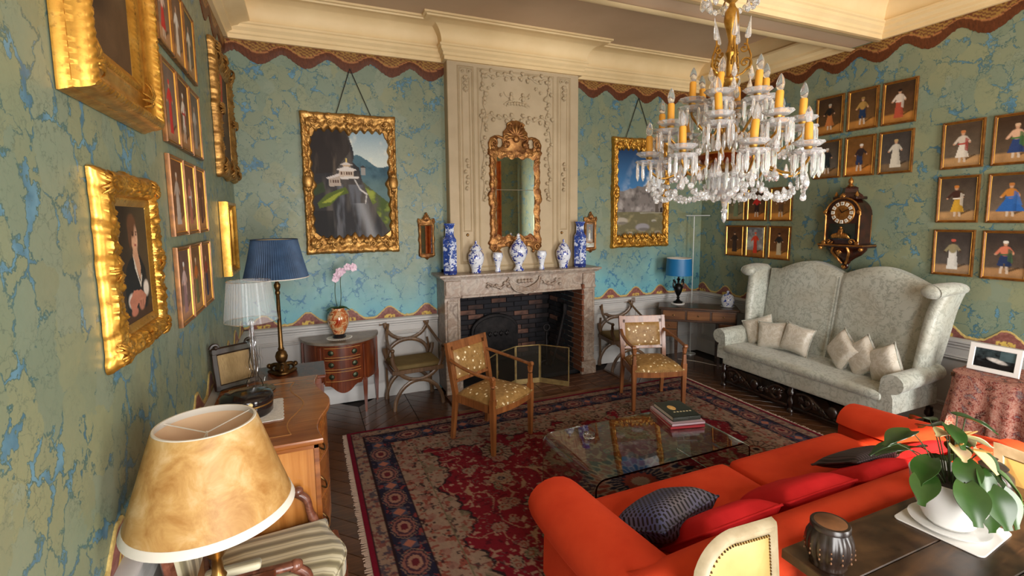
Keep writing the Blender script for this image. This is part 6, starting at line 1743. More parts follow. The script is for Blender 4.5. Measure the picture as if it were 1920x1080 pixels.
M_PARCH = parch()
so = MB().lathe([(.243,.322),(.194,.47),(.146,.622)], 64).build('shade', M_PARCH, PL, smooth=60)
MB().lathe([(.2405,.322),(.1435,.622)][::-1], 64).build('shade_lining', mplain('peach_lining', srgb(232,198,158), .8), so)
for (r, z, dr, h) in ((.245,.318,.0,.026),(.150,.600,.0,.024)):
    sl = (.243-.146)/.30
    MB().lathe([(r,z),(r+.002,z+.002),(r+.002-h*sl,z+h-.002),(r-h*sl,z+h),(r-.006-h*sl,z+h),(r-.006,z)], 64).build('braid', M_WHITETRIM, so)
sp = MB()
for k in range(3):
    a = 2*PI*k/3+.6; sp.tube([(0,0,.585),(.142*math.cos(a),.142*math.sin(a),.612)], .0022, 5)
sp.tube([(0,0,.30),(0,0,.59)], .003, 6); sp.build('spider', M_WHITETRIM, so)

def stripes():
    t = NT('striped_silk'); sep = t.n('SeparateXYZ'); t.l(t.coord(), sep.inputs[0])
    w1 = t.math('SINE', t.math('ADD', t.math('MULTIPLY', sep.outputs[0], 88), t.math('MULTIPLY', t.noise(3, 2), 2.5))); w2 = t.math('SINE', t.math('MULTIPLY', sep.outputs[0], 251))
    c = t.ramp(t.mr(w1, -1, 1, 0, 1), [(.0, srgb(112,104,76)), (.35, srgb(150,142,108)), (.6, srgb(196,188,156)), (1, srgb(206,200,172))]); c = t.mix(t.mr(w2, .4, 1, 0, .45), c, srgb(104,92,64))
    t.setc(c, .5); t.b.inputs['Sheen Weight'].default_value = .3; return t.m
M_STRIPE = stripes()
SA = thing('striped_armchair', 'carved wooden armchair with striped sage silk seat beside the commode', 'armchair', (-.22, 2.15, 0), PI/2)
# local: front -y (towards the room), x>0 is away from the camera
def sfront(x): t = x/.27; return -.285-.03*math.cos(t*PI*1.2)+.012*abs(t)**2
n = 20; seat_o = [(.27*(2*i/n-1), sfront(.27*(2*i/n-1))) for i in range(n+1)]+[(.235,.22),(-.235,.22)]
ss = MB(); m_ = len(seat_o)
scl = lambda k: [(x*k, -.04+(y+.04)*k) for x, y in seat_o]
rings = [(seat_o,.40),(seat_o,.465),(scl(.96),.487),(scl(.82),.503),(scl(.5),.512)]
for o, z in rings: ss.v += [(x, y, z) for x, y in o]
for r in range(len(rings)-1):
    for i in range(m_): ss.f.append((r*m_+i, r*m_+(i+1) % m_, (r+1)*m_+(i+1) % m_, (r+1)*m_+i))
ss.f.append(tuple(range(4*m_, 5*m_))); ss.build('seat', M_STRIPE, SA, smooth=60)
MB().tube([(x, y, .468) for x, y in seat_o+[seat_o[0]]], .005, 6, False).build('piping', M_STRIPE, SA)
fr = MB(); fr.prism([(x, y-.006) for x, y in seat_o[:n+1]]+[(x, y+.03) for x, y in reversed(seat_o[:n+1])], .335, .40, 'XY'); fr.build('seat_rail', M_MAHOG, SA, smooth=40)
M_ROSEW = mwood('carved_rosewood', srgb(72,36,26), srgb(116,68,50), srgb(150,98,76), 1, .35, 'X')
for s in (-1, 1):
    MB().tube(bez([(s*.25,-.27,.40),(s*.262,-.285,.30),(s*.245,-.265,.15),(s*.255,-.29,.0)], 5), [.028]*4+[.025]*4+[.02]*4+[.016,.017,.018,.02], 8).build('leg', M_ROSEW, SA)
    MB().tube([(s*.225,.23,.40),(s*.225,.27,0)], [.022,.016], 6).build('leg', M_ROSEW, SA)
    MB().tube([(s*.225,.22,.38),(s*.24,.27,.68),(s*.25,.30,.93)], [.022,.02,.018], 6).build('back_post', M_ROSEW, SA)
    a = MB(); pts = bez([(s*.235,.26,.665),(s*.262,.14,.67),(s*.272,.0,.655),(s*.268,-.115,.65)], 6); a.tube(pts, [(.016,.021)]*len(pts), 8, True, sq=(0,0,1)); a.ball((s*.268,-.125,.648), (.024,.026,.022), 10, 7)
    a.tube(bez([(s*.268,-.11,.645),(s*.266,-.16,.60),(s*.262,-.175,.53),(s*.262,-.215,.42)], 5), [.019]*6+[.018]*5+[.022]*5, 8)
    a.build('armrest', M_ROSEW, SA, smooth=60)
    rounded((s*.262,.08,.688), (.045,.18,.028), .012).build('arm_pad', M_STRIPE, SA, smooth=60)
bkp = MB()
for sg in (-1, 1):
    def f(u, v):
        a, b = u*2-1, v*2-1; z = lerp(.55, .93, v); return (a*.215, .235+(z-.4)*.13+sg*(.012+.025*(1-a**4)**.5*(1-b**4)**.5), z)
    bkp.grid(f, 13, 13, flip=sg > 0)
bkp.build('back_pad', M_STRIPE, SA, smooth=60)
MB().tube(bez([(-.25,.30,.93),(-.12,.31,.965),(0,.315,.98),(.12,.31,.965),(.25,.30,.93)], 5), [(.02,.025)]*21, 8, True, sq=(0,1,0)).build('crest_rail', M_ROSEW, SA)

# ------------------------------------------------------------------ corner desk with blue lamp, jar and slim lamp
rzc = -math.atan2(.63, .74)
CD = thing('corner_desk', 'small walnut desk with drawers standing across the far corner', 'desk', (4.635, 4.745, 0), rzc)
MB().box((0,0,.757), (.96,.40,.026), .006).build('top', M_WALNUT, CD, smooth=30)
MB().box((0,0,.665), (.90,.36,.158), .004).build('body', M_WALNUT, CD, smooth=30)
for k in range(3):
    d_ = MB().box((-.295+.295*k,-.182,.672), (.27,.012,.115), .004).build('drawer', mwood('burr_walnut', srgb(64,38,20), srgb(112,70,36), srgb(146,98,54), .7, .3, 'X') if 'burr_walnut' not in MATS else MATS['burr_walnut'], CD, smooth=30)
    MB().lathe([(0,.016),(.009,.014),(.006,.005),(.010,0)], 10, (0,0,0), Matrix.Translation((-.295+.295*k,-.188,.672)) @ Matrix.Rotation(PI/2, 4, 'X')).build('knob', M_BRASS_D, d_)
for sx in (-1, 1):
    MB().box((sx*.345,.0,.485), (.21,.34,.205), .004).build('pedestal', M_WALNUT, CD, smooth=30)
    for z in (.435,.535):
        d_ = MB().box((sx*.345,-.174,z), (.18,.012,.085), .003).build('drawer', MATS['burr_walnut'], CD, smooth=30); MB().ball((sx*.345,-.186,z), .009, 8, 6).build('knob', M_BRASS_D, d_)
    for x in (sx*.43, sx*.255):
        for y in (-.15,.15): MB().tube([(x,y,.385),(x,y,.0)], [.020,.012], 4).build('leg', M_WALNUT, CD, smooth=30)
def cdp(x, y): 
    c, s = math.cos(rzc), math.sin(rzc); return (4.635+x*c-y*s, 4.745+x*s+y*c)
bx, by_ = cdp(-.24, .10)
BLp = thing('blue_lamp', 'table lamp with bright blue drum shade and dark figured base on the corner desk', 'lamp', (bx, by_, .7705))
M_DKBR = mplain('black_bronze', srgb(22,20,20), .35, .6)
MB().lathe([(0,0),(.085,0),(.088,.006),(.085,.012),(0,.012)], 28).build('marble_foot', M_PORC, BLp)
m = MB(); m.lathe([(0,.012),(.06,.014),(.062,.03),(.03,.045),(.014,.07),(.022,.085),(.014,.10),(.03,.13),(.052,.18),(.058,.225),(.04,.26),(.016,.275),(.014,.31),(.026,.33),(.012,.345),(.010,.41),(0,.41)], 20)
m.build('base', M_DKBR, BLp)
for s in (-1, 1):
    g = MB(); g.tube(bez([(s*.05,0,.20),(s*.085,0,.24),(s*.08,0,.29),(s*.055,0,.30),(s*.05,0,.27)], 5), .011, 6); g.ball((s*.075,0,.315), .018, 8, 6); g.build('figure_handle', M_DKBR, BLp)
M_TEAL = mplain('bright_blue_shade', srgb(20,104,158), .45)
so = MB().lathe([(.170,.385),(.168,.39),(.155,.61)], 44).build('shade', M_TEAL, BLp, smooth=60); MB().lathe([(.166,.386),(.151,.609)][::-1], 44).build('shade_lining', M_WHITETRIM, so)
MB().lathe([(.151,.609),(.156,.612),(.156,.606)], 44).build('shade_rim', M_WHITETRIM, so)
jx, jy = cdp(.36, .03)
J = thing('lidded_jar', 'squat blue and white lidded jar on the right end of the corner desk', 'jar', (jx, jy, .7705))
MB().lathe([(0,.008),(.055,.008),(.07,.03),(.082,.075),(.078,.11),(.066,.128)], 28).build('body', M_DELFT2, J); MB().lathe([(.072,.128),(.072,.134),(.055,.155),(.02,.17),(.012,.175),(.018,.19),(.014,.205),(0,.21)], 28).build('lid', M_DELFT2, J); MB().lathe([(0,0),(.075,0),(.085,.008),(0,.008)], 28).build('saucer', M_PORC, J)
sx_, sy_ = 4.90, 5.13
SL = thing('slim_lamp', 'slim white reading lamp with flat horizontal head behind the corner desk', 'lamp', (sx_, sy_, 0))
M_SLIM = mplain('pale_satin_metal', srgb(206,210,208), .3, .3)
MB().lathe([(0,0),(.075,0),(.075,.012),(0,.014)], 28).build('foot', M_SLIM, SL); MB().tube([(0,0,.012),(0,0,1.925)], .007, 8).build('stem', M_SLIM, SL)
MB().box((.05,-.01,1.935), (.42,.035,.014), .004).build('lamp_head', M_SLIM, SL, smooth=30)
cab = bez([(4.55,4.98,.01),(4.70,4.80,.008),(4.78,4.60,.008),(4.86,4.46,.012),(4.98,4.42,.05),(5.05,4.5,.10)], 8)
tag(MB().tube(cab, .004, 6).build('power_cable', M_WHITETRIM), 'white power cable looping on the floor under the corner desk', 'cable')

# ------------------------------------------------------------------ bracket clock on the right wall
CK = thing('bracket_clock', 'ornate tortoiseshell and gilt bracket clock above the winged settee', 'clock', (B-.004, 3.19, 0), -PI/2)
M_TORT = mnoisy('dark_tortoiseshell', srgb(18,10,8), srgb(58,24,14), 14, .2); M_ORMOLU = gilt('ormolu', srgb(120,74,34), srgb(176,122,60), srgb(206,156,90), .32, .3)
cs = MB(); cs.prism([(-.17,1.64),(.17,1.64),(.17,1.93)]+[(.17*math.cos(a), 1.93+.17*math.sin(a)) for a in [PI*k/12 for k in range(1, 12)]]+[(-.17,1.93)], -.01, -.20, 'XZ', bev=.004); cs.build('case', M_TORT, CK, smooth=40)
hd = MB()
for (x, w_, z0, z1) in ((0,.30,2.09,2.115),): hd.box((0,-.105,2.10), (.24,.17,.03), .006)
hd.lathe([(.135,2.10),(.12,2.13),(.085,2.155),(.075,2.19),(.08,2.20),(.05,2.215),(0,2.22)], 4, (0,-.105,0), Matrix.Translation((0,0,0))); hd.build('hood', M_TORT, CK, smooth=30)
fi = MB().lathe([(.02,2.21),(.028,2.225),(.014,2.24),(.024,2.26),(.02,2.285),(.008,2.30),(0,2.315)], 12, (0,-.105,0)); fi.build('finial', M_ORMOLU, CK)
for s in (-1, 1): MB().lathe([(.012,2.115),(.018,2.13),(.01,2.15),(0,2.17)], 8, (s*.10,-.16,0)).build('finial', M_ORMOLU, CK)
dial = MB().lathe([(0,.014),(.068,.012),(.070,.008),(.11,.008),(.112,.004),(.118,.0),(0,0)], 40, (0,0,0), Matrix.Translation((0,-.20,1.955)) @ Matrix.Rotation(PI/2, 4, 'X')); do = dial.build('dial', M_ORMOLU, CK)
M_ENAM = mplain('white_enamel', srgb(230,222,204), .25); pm_ = None
M_INK = mplain('blue_black_numeral', srgb(24,26,44), .4)
def roman(n): return ('XII','I','II','III','IV','V','VI','VII','VIII','IX','X','XI')[n]
def numeral(txt, h=.018):
    m = MB(); x = 0; w_ = {'I': .005, 'V': .010, 'X': .010}; tot = sum(w_[c] for c in txt); x = -tot/2
    for c in txt:
        k = w_[c]; cx = x+k/2
        def bar(x0, z0, x1, z1): m.tube([(x0,0,z0),(x1,0,z1)], [(.0006,.0011)]*2, 4, True, sq=(0,1,0))
        if c == 'I': bar(cx,-h/2,cx,h/2)
        elif c == 'V': bar(cx-k*.4,h/2,cx,-h/2); bar(cx+k*.4,h/2,cx,-h/2)
        else: bar(cx-k*.4,h/2,cx+k*.4,-h/2); bar(cx+k*.4,h/2,cx-k*.4,-h/2)
        x += k
    return m
for k in range(12):
    a = PI/2-2*PI*k/12; loc = (.091*math.cos(a), -.211, 1.955+.091*math.sin(a)); rot = (0, -(a-PI/2), 0)
    if pm_ is None: pm_ = MB().prism([(-.014,-.017),(.014,-.017),(.017,.017),(-.017,.017)], 0, -.004, 'XZ', bev=.001).build('numeral_plaque', M_ENAM, CK, loc, rot, 0)
    else: inst(pm_, 'numeral_plaque', CK, loc, rot)
    pq = [c for c in CK.children][-1]
    numeral(roman(k)).build('numeral', M_INK, pq, (0,-.0045,0), None, 0)
for (L, a) in ((.055, 2.2), (.08, .5)): MB().tube([(0,-.218,1.955),(L*math.cos(a),-.218,1.955+L*math.sin(a))], [(.001,.004),(.001,.0015)], 4, True, sq=(0,1,0)).build('hand', M_DKBR, CK)
gm = MB()
gm.tube([(.172*math.cos(a), -.205, 1.93+.172*math.sin(a)) for a in [PI*k/20 for k in range(21)]], .009, 6)
for s in (-1, 1):
    gm.tube([(s*.165,-.205,1.93),(s*.165,-.205,1.66)], .009, 6); gm.tube([(s*.165,-.02,1.93),(s*.165,-.02,1.66)], .007, 6); leafspray(gm, s*.165, 1.94, PI/2, .05, .010, -.21, 3); leafspray(gm, s*.165, 1.67, -PI/2, .05, .012, -.21, 3)
    volute(gm, s*.11, 1.665, .03, 0, 1.2, .008, -.215, sgn=s)
leafspray(gm, 0, 2.10, PI/2, .05, .010, -.21, 5)
for k in range(9): leafspray(gm, -.09+.022*k, 1.70, PI/2+(k-4)*.2, .06+.04*(k == 4), .012, -.21, 2)
gm.ball((0,-.215,1.77), (.018,.015,.024), 8, 6); gm.ball((0,-.215,1.805), .013, 8, 6)
gm.build('gilt_mounts', M_ORMOLU, CK, smooth=60)['kind'] = 'stuff'
MB().prism([(-.13,1.685),(.13,1.685),(.13,1.845),(-.13,1.845)], -.198, -.204, 'XZ').build('glass_door', mplain('dark_clock_glass', srgb(26,34,28), .08), CK, smooth=0)
bkt = MB(); bkt.box((0,-.115,1.625), (.45,.225,.035), .008); bkt.lathe([(.20,1.605),(.195,1.58),(.15,1.53),(.085,1.49),(.05,1.46),(.05,1.45),(.028,1.43),(.035,1.405),(.02,1.385),(0,1.375)], 16, (0,-.11,0), None, 1, .5); bkt.build('bracket', M_TORT, CK, smooth=40)
bg_ = MB()
for s in (-1, 1):
    bg_.ball((s*.20,-.21,1.595), .022, 10, 7); bg_.tube(bez([(s*.07,-.215,1.61),(s*.085,-.205,1.56),(s*.055,-.17,1.50),(s*.02,-.14,1.44)], 5), .012, 6); bg_.tube([(s*.22,-.225,1.63),(s*.22,-.01,1.63)], .007, 6)
bg_.tube([(-.225,-.226,1.628),(.225,-.226,1.628)], .008, 6); leafspray(bg_, 0, 1.42, -PI/2, .04, .010, -.13, 5); leafspray(bg_, 0, 1.58, -PI/2, .05, .010, -.215, 5)
bg_.build('bracket_mounts', M_ORMOLU, CK, smooth=60)['kind'] = 'stuff'
# ------------------------------------------------------------------ draped table with photograph
def paisley():
    t = NT('paisley_table_cloth'); f = t.noise(7, 4, .6, None, 2.0); g = t.noise(120, 2); h = t.noise(3.0, 3, .6, None, 1.5)
    c = t.ramp(f, [(.32, srgb(58,28,24)), (.42, srgb(142,70,58)), (.5, srgb(176,124,108)), (.57, srgb(126,44,36)), (.66, srgb(110,104,110)), (.75, srgb(150,96,56))])
    c = t.mix(t.mr(g, .45, .6, 0, .45), c, srgb(196,166,150)); t.setc(c, .85, 0, .2); t.bump(g, .2, .003); return t.m
M_PAIS = paisley()
DT = thing('draped_table', 'table covered to the floor by a red and grey paisley cloth at right', 'table', (4.79, 1.62, 0))
MB().box((0,0,.71), (.52,.78,.03), .004).build('table_top', M_WALNUT, DT, smooth=30)
for sx in (-1, 1):
    for sy in (-1, 1): MB().box((sx*.21,sy*.33,.35), (.05,.05,.69), .004).build('leg', M_WALNUT, DT, smooth=30)
dc = MB(); n = 200
def dr(u, v):
    a = u*2*PI
    p = 6; r = (abs(math.cos(a))**p+abs(math.sin(a))**p)**(-1/p); x, y = .285*r*math.cos(a), .41*r*math.sin(a)
    if v <= .25: k = v/.25; return (x*k, y*k, .733+.003*nz(x*9*k, y*9*k))
    t = (v-.25)/.75; fold = (.035*math.sin(a*13+.5)+.02*math.sin(a*29))*t**.8; k = 1+.10*t+fold/.35
    return (x*k, y*k, lerp(.733, .004, t) if t > .06 else .733-.05*t)
dc.grid(dr, 160, 26, True); dc.build('cloth', M_PAIS, DT, smooth=60)
PF = thing('photo_frame', 'white framed black and white photograph standing on the draped table', 'frame', (4.72, 1.84, .737), 0, rot=(0,0,-PI/2+.05))
TT = Matrix.Rotation(-.20, 4, 'X')
ring(.30, .21, .035, stepprof((0,.012),(.1,.016),(.9,.016),(1,.010)), rows=[0,.1,.5,.9,1]).xf(TT @ Matrix.Translation((0,0,.105))).build('frame', M_PORC, PF, smooth=30)
def photo():
    c = Canvas(60, 38); c.grad((60,74,78), (40,40,42)); c.put(np.clip(fbm(60, 38, 7, 5, 3)*3-1.2, 0, 1), (18,18,20)); c.ell(.55, .55, .22, .10, (214,210,204), .5, .9, .3); c.ell(.7, .65, .12, .08, (190,186,180), .5, .8); c.put((c.V > .7)*.8, (24,22,22)); c.mul(fbm(60, 38, 20, 14, 9), .6, 1.3); c.put((c.U > .62)*(c.V < .5)*.5, (92,116,120)); return c
po = photo().mesh('photograph', .235, .145, mcol('photo_print', .25, .05, 90), PF, -.008); po.data.transform(TT @ Matrix.Translation((0,0,.105)))
MB().box((0,.05,.08), (.03,.09,.006), .001).xf(Matrix.Rotation(-.95, 4, 'X') @ Matrix.Translation((0,-.02,.0))).build('strut', M_BLACK, PF, smooth=0)

# ------------------------------------------------------------------ dark library table in the right foreground
def darktop():
    t = NT('dark_polished_oak'); v = t.mapv((2.2, 16, 16)); f = t.noise(1, 6, .6, v, .9); g = t.noise(4, 4, .6)
    c = t.ramp(f, [(.3, srgb(28,18,12)), (.55, srgb(52,34,22)), (.75, srgb(82,56,34))]); c = t.mix(t.mr(g, .45, .7, 0, .6), c, srgb(104,74,44)); c = t.mix(t.mr(t.noise(2.4, 3), .5, .7, 0, .5), c, srgb(30,20,14))
    t.setc(c, t.mr(g, .3, .7, .24, .4), 0, .5); t.bump(f, .08, .003); return t.m
M_DARKTOP = darktop()
NTb = thing('library_table', 'dark polished oak table behind the red sofa in the right foreground', 'table', (2.155, .70, 0))
for k in range(4): MB().box((0, -.30+.2025*k, .742), (1.29, .2000, .036), .003).build('top_board', M_DARKTOP, NTb, smooth=30)
MB().box((0,0,.675), (1.16,.68,.09), .004).build('apron', M_DARKTOP, NTb, smooth=30)
for sx in (-1, 1):
    for sy in (-1, 1): MB().lathe([(.035,0),(.04,.02),(.03,.06),(.045,.12),(.03,.2),(.025,.4),(.04,.5),(.03,.55),(.04,.60),(.04,.70),(0,.70)], 16, (sx*.55,sy*.31,0)).build('leg', M_DARKTOP, NTb)
ZN = .7605
# lidded ribbed box
RB = thing('ribbed_jar', 'dark ribbed lacquer jar with flat brown lid on the library table', 'jar', (1.585, .99, ZN))
M_JAR = mnoisy('black_brown_lacquer', srgb(26,20,18), srgb(52,38,30), 10, .28)
j = MB(); vs = []; n = 96; zs = [(.052,0),(.056,.006),(.054,.012),(.062,.03),(.072,.055),(.074,.08),(.070,.105),(.060,.125),(.056,.132)]
for i in range(n):
    a = 2*PI*i/n; lob = abs(math.sin(a*7))**.6
    for k, (r, z) in enumerate(zs):
        amp = .007*math.sin(k/(len(zs)-1)*PI); rr = r-amp+amp*lob; vs.append((rr*math.cos(a), rr*math.sin(a), z))
m_ = len(zs); j.add(vs, [(i*m_+k, ((i+1) % n)*m_+k, ((i+1) % n)*m_+k+1, i*m_+k+1) for i in range(n) for k in range(m_-1)]); j.build('body', M_JAR, RB, smooth=70)
MB().lathe([(.056,.131),(.060,.134),(.060,.148),(.057,.152),(.051,.153),(0,.152)], 40).build('lid', M_JAR, RB); MB().lathe([(0,.1535),(.048,.1535),(.050,.152)], 40).build('lid_inlay', mnoisy('brown_lid_leather', srgb(80,48,28), srgb(120,78,46), 14, .4), RB)
fl_ = MB()
for k in range(14):
    a = 2*PI*(k+.5)/14
    for q in range(3): fl_.ball((.0745*math.cos(a)*(1-.02*q), .0745*math.sin(a)*(1-.02*q), .05+.016*q), (.0032,.0032,.0045), 6, 4)
fl_.build('painted_flowers', mnoisy('faded_gold_flowers', srgb(92,62,44), srgb(128,92,64), 30, .5), RB)['kind'] = 'stuff'

# white plant pot with anthurium
MT = MB(); o = []
for (cx, cy, a0) in ((.115,.115,0),(-.115,.115,PI/2),(-.115,-.115,PI),(.115,-.115,1.5*PI)):
    for k in range(5): a = a0+PI/2*k/4; o.append((cx+.02*math.cos(a), cy+.02*math.sin(a)))
MT.prism(o, 0, .006, 'XY', bev=.002); px, py = 2.19, .935
tag(MT.build('table_mat', mplain('white_table_mat', srgb(222,218,212), .4), None, (px+.02, py-.0, ZN), (0,0,.1), 30), 'square white mat under the white flower pot', 'mat')
PT_ = thing('flower_pot', 'glossy white flower pot on a saucer on the library table', 'pot', (px, py, ZN+.0065))
MB().lathe([(0,0),(.085,0),(.118,.014),(.122,.020),(.112,.019),(.085,.010),(0,.009)], 40).build('saucer', M_PORC, PT_)
MB().lathe([(0,.012),(.062,.012),(.078,.03),(.105,.085),(.122,.145),(.128,.185),(.130,.20),(.125,.20),(.119,.18),(.11,.15),(0,.15)], 44).build('pot', M_PORC, PT_, smooth=60)
MB().lathe([(.112,.168),(.06,.174),(0,.176)], 24).build('soil', mnoisy('potting_soil', srgb(30,22,16), srgb(54,40,28), 60, .9, bump=.8, bscale=120), PT_)
AN = thing('anthurium', 'anthurium with heart-shaped leaves and pale pink-green blooms in the white pot', 'plant', (px, py, ZN+.18))
M_ANTH = mnoisy('anthurium_leaf', srgb(28,54,18), srgb(58,90,36), 7, .28, lo=.25, hi=.75); M_SPATHE = mnoisy('pink_green_spathe', srgb(206,170,148), srgb(214,212,142), 12, .35); M_SPADIX = mplain('spadix', srgb(206,150,84), .5)
lm = leaf(.115, .050, .28, 11, .10, True); sm = leaf(.085, .036, .12, 11, .18, True); lmesh = smesh = None
def sprout(base, tip, kind, yaw, pitch, sc=1.0, roll=0):
    global lmesh, smesh
    b, t = Vector(base), Vector(tip); mid = (b+t)/2+Vector((0,0,.03)); q = bez([b, mid, t], 6)
    MB().tube(q, [.0028-.0008*i/len(q) for i in range(len(q))], 6).build('stalk', M_STEM, AN)
    if kind == 'l':
        if lmesh is None: o = lm.build('leaf', M_ANTH, AN, t, (roll, pitch, yaw), 60); lmesh = o.data
        else: o = inst(lmesh, 'leaf', AN, t, (roll, pitch, yaw))
    else:
        if smesh is None: o = sm.build('spathe', M_SPATHE, AN, t, (roll, pitch, yaw), 60); smesh = o.data
        else: o = inst(smesh, 'spathe', AN, t, (roll, pitch, yaw))
        MB().tube([(0,0,.003),(.02,0,.022),(.035,0,.034)], [.004,.0045,.002], 6).build('spadix', M_SPADIX, o)
    o.scale = (sc,)*3
R_ = random.Random(11)
for (dx, dy, dz, yaw, pit, sc) in (
    (-.13,.02,.05,3.5,.5,1.0),(-.10,-.08,.06,4.0,.6,1.15),(-.04,-.12,.05,4.3,.75,1.1),(.03,-.13,.03,4.6,.9,1.05),(.10,-.09,.06,5.3,.7,1.0),(.13,.0,.05,6.0,.6,1.05),(.12,.09,.04,.6,.6,1.1),(.05,.13,.07,1.3,.4,1.0),
    (-.06,.12,.09,2.2,.2,.95),(-.15,.07,.20,2.9,.1,1.05),(-.02,.02,.22,4.2,.3,.85),(.06,.03,.24,5.6,.1,1.0),(.12,.05,.13,.2,.4,1.05),(-.05,-.05,.12,3.9,.7,.95),(.08,-.04,.12,5.0,.7,.9),(.17,-.02,.02,5.8,.9,1.05),(.02,-.10,-.02,4.5,1.2,1.0),(-.12,.13,.12,2.5,.3,.9),(.03,.10,.20,1.0,.1,.95),(-.09,.03,.10,3.2,.5,1.0),(.09,.11,.16,.9,.2,1.0),(.0,-.02,.26,4.8,.0,.8),(.15,.06,.09,.3,.6,1.0),(-.03,-.09,.10,4.2,.8,.85)):
    sprout((dx*.25, dy*.25, -.01), (dx, dy, dz), 'l', yaw, pit, sc, R_.uniform(-.3, .3))
for (dx, dy, dz, yaw, pit, sc) in ((-.05,-.02,.16,3.9,.1,1.0),(.0,-.05,.15,4.6,.5,1.1),(.05,.0,.17,5.4,.2,1.0),(.09,.03,.16,5.9,.6,.95),(-.01,.03,.19,3.3,-.1,.9)):
    sprout((dx*.25, dy*.25, -.01), (dx, dy, dz), 's', yaw, pit, sc, R_.uniform(-.4, .4))

RJ = thing('round_jar', 'dark brown round jar behind the anthurium leaves', 'jar', (2.60, .98, ZN))
MB().lathe([(0,0),(.035,0),(.04,.008),(.06,.03),(.072,.065),(.066,.10),(.045,.12),(.042,.128)], 32).build('body', M_JAR, RJ, smooth=60)
MB().lathe([(.046,.127),(.048,.133),(.035,.145),(.012,.152),(.010,.158),(.014,.166),(0,.172)], 32).build('lid', M_JAR, RJ, smooth=60)

# cream painted chairs with leather backs
M_CREAMP = mnoisy('cream_gilt_paint', srgb(150,134,104), srgb(180,166,138), 12, .45, bump=.1, bscale=40); M_CREAML = mnoisy('cream_leather', srgb(170,140,78), srgb(186,160,100), 6, .45)
def cream_chair(lab, loc, rz):
    C = thing('cream_chair', lab, 'chair', loc, rz, 'cream leather chairs at the library table')
    # arched back: rising curve from the left stile to a high right shoulder, mirrored as on the chair
    def arch(x, w2=.20): return .745+.155*math.sqrt(max(0, 1-(abs(x)/w2)**2.4)) if x < -.02 else .90-.02*(x+.02)/.22
    n = 24; xs = [-.20+.40*i/n for i in range(n+1)]
    outer = [(-.20,.46)]+[(x, arch(x)) for x in xs]+[(.20,.46)]
    inner = [(-.158,.505)]+[(x*.79, arch(x)-.045+(.012*(abs(x)/.2) if x < 0 else 0)) for x in xs]+[(.158,.505)]
    m = MB(); k = len(outer)
    T = Matrix.Translation((0,.20,.44)) @ Matrix.Rotation(-.10, 4, 'X') @ Matrix.Translation((0,0,-.44))
    prof = [(0,.014),(.15,-.010),(.35,-.018),(.5,-.010),(.65,-.016),(.85,-.010),(1,-.002)]
    for (xo, zo), (xi, zi) in zip(outer, inner):
        for t, y in prof: m.v.append(tuple(T @ Vector((lerp(xo, xi, t), y, lerp(zo, zi, t)))))
        m.v.append(tuple(T @ Vector((xi, .014, zi))))
    q = len(prof)+1
    for i in range(k):
        jn = (i+1) % k
        for z in range(q): m.f.append((i*q+z, jn*q+z, jn*q+(z+1) % q, i*q+(z+1) % q))
    m.build('back_frame', M_CREAMP, C, smooth=50)
    pd = MB(); cen = (0,.67)
    for sg in (-1, 1):
        st0 = len(pd.v)
        for r in (1,.9,.6,0.02):
            for (x, z) in inner: pd.v.append(tuple(T @ Vector((lerp(cen[0], x, r), sg*(.004+.022*(1-r**3)), lerp(cen[1], z, r)))))
        for r in range(3):
            for i in range(k):
                jn = (i+1) % k; f = (st0+r*k+i, st0+r*k+jn, st0+(r+1)*k+jn, st0+(r+1)*k+i); pd.f.append(f if sg < 0 else tuple(reversed(f)))
    pd.build('back_pad', M_CREAML, C, smooth=60)
    nl = MB(); L = inner+[inner[0]]
    for (xa, za), (xb, zb) in zip(L, L[1:]):
        d = math.hypot(xb-xa, zb-za); c_ = max(1, int(d/.011))
        for i in range(c_): p = T @ Vector((lerp(xa, xb, i/c_)*.985, -.007, .70+(lerp(za, zb, i/c_)-.70)*.985)); nl.ball(p, .0042, 5, 4)
    nl.build('nail_trim', M_BRASS_D, C)['kind'] = 'stuff'
    rounded((0,-.02,.435), (.42,.42,.07), .03).build('seat_pad', M_CREAML, C, smooth=60)
    MB().box((0,-.02,.385), (.42,.42,.05), .008).build('seat_frame', M_CREAMP, C, smooth=30)
    for s in (-1, 1):
        MB().lathe([(.010,0),(.014,.02),(.011,.05),(.020,.30),(.016,.32),(.024,.34),(.024,.37),(0,.37)], 12, (s*.185,-.20,0)).build('leg', M_CREAMP, C)
        MB().tube([(s*.185,.20,0),(s*.185,.175,.36),(s*.185,.195,.47)], [.014,.018,.018], 6).build('leg', M_CREAMP, C)
    return C
cc = cream_chair('cream leather chair with arched back behind the red sofa, cut by the bottom edge', (1.295, .86, 0), .06)
dup(cc, (3.09, .83, 0), 1.2, 'cream leather chair in bright sunlight at the right edge')

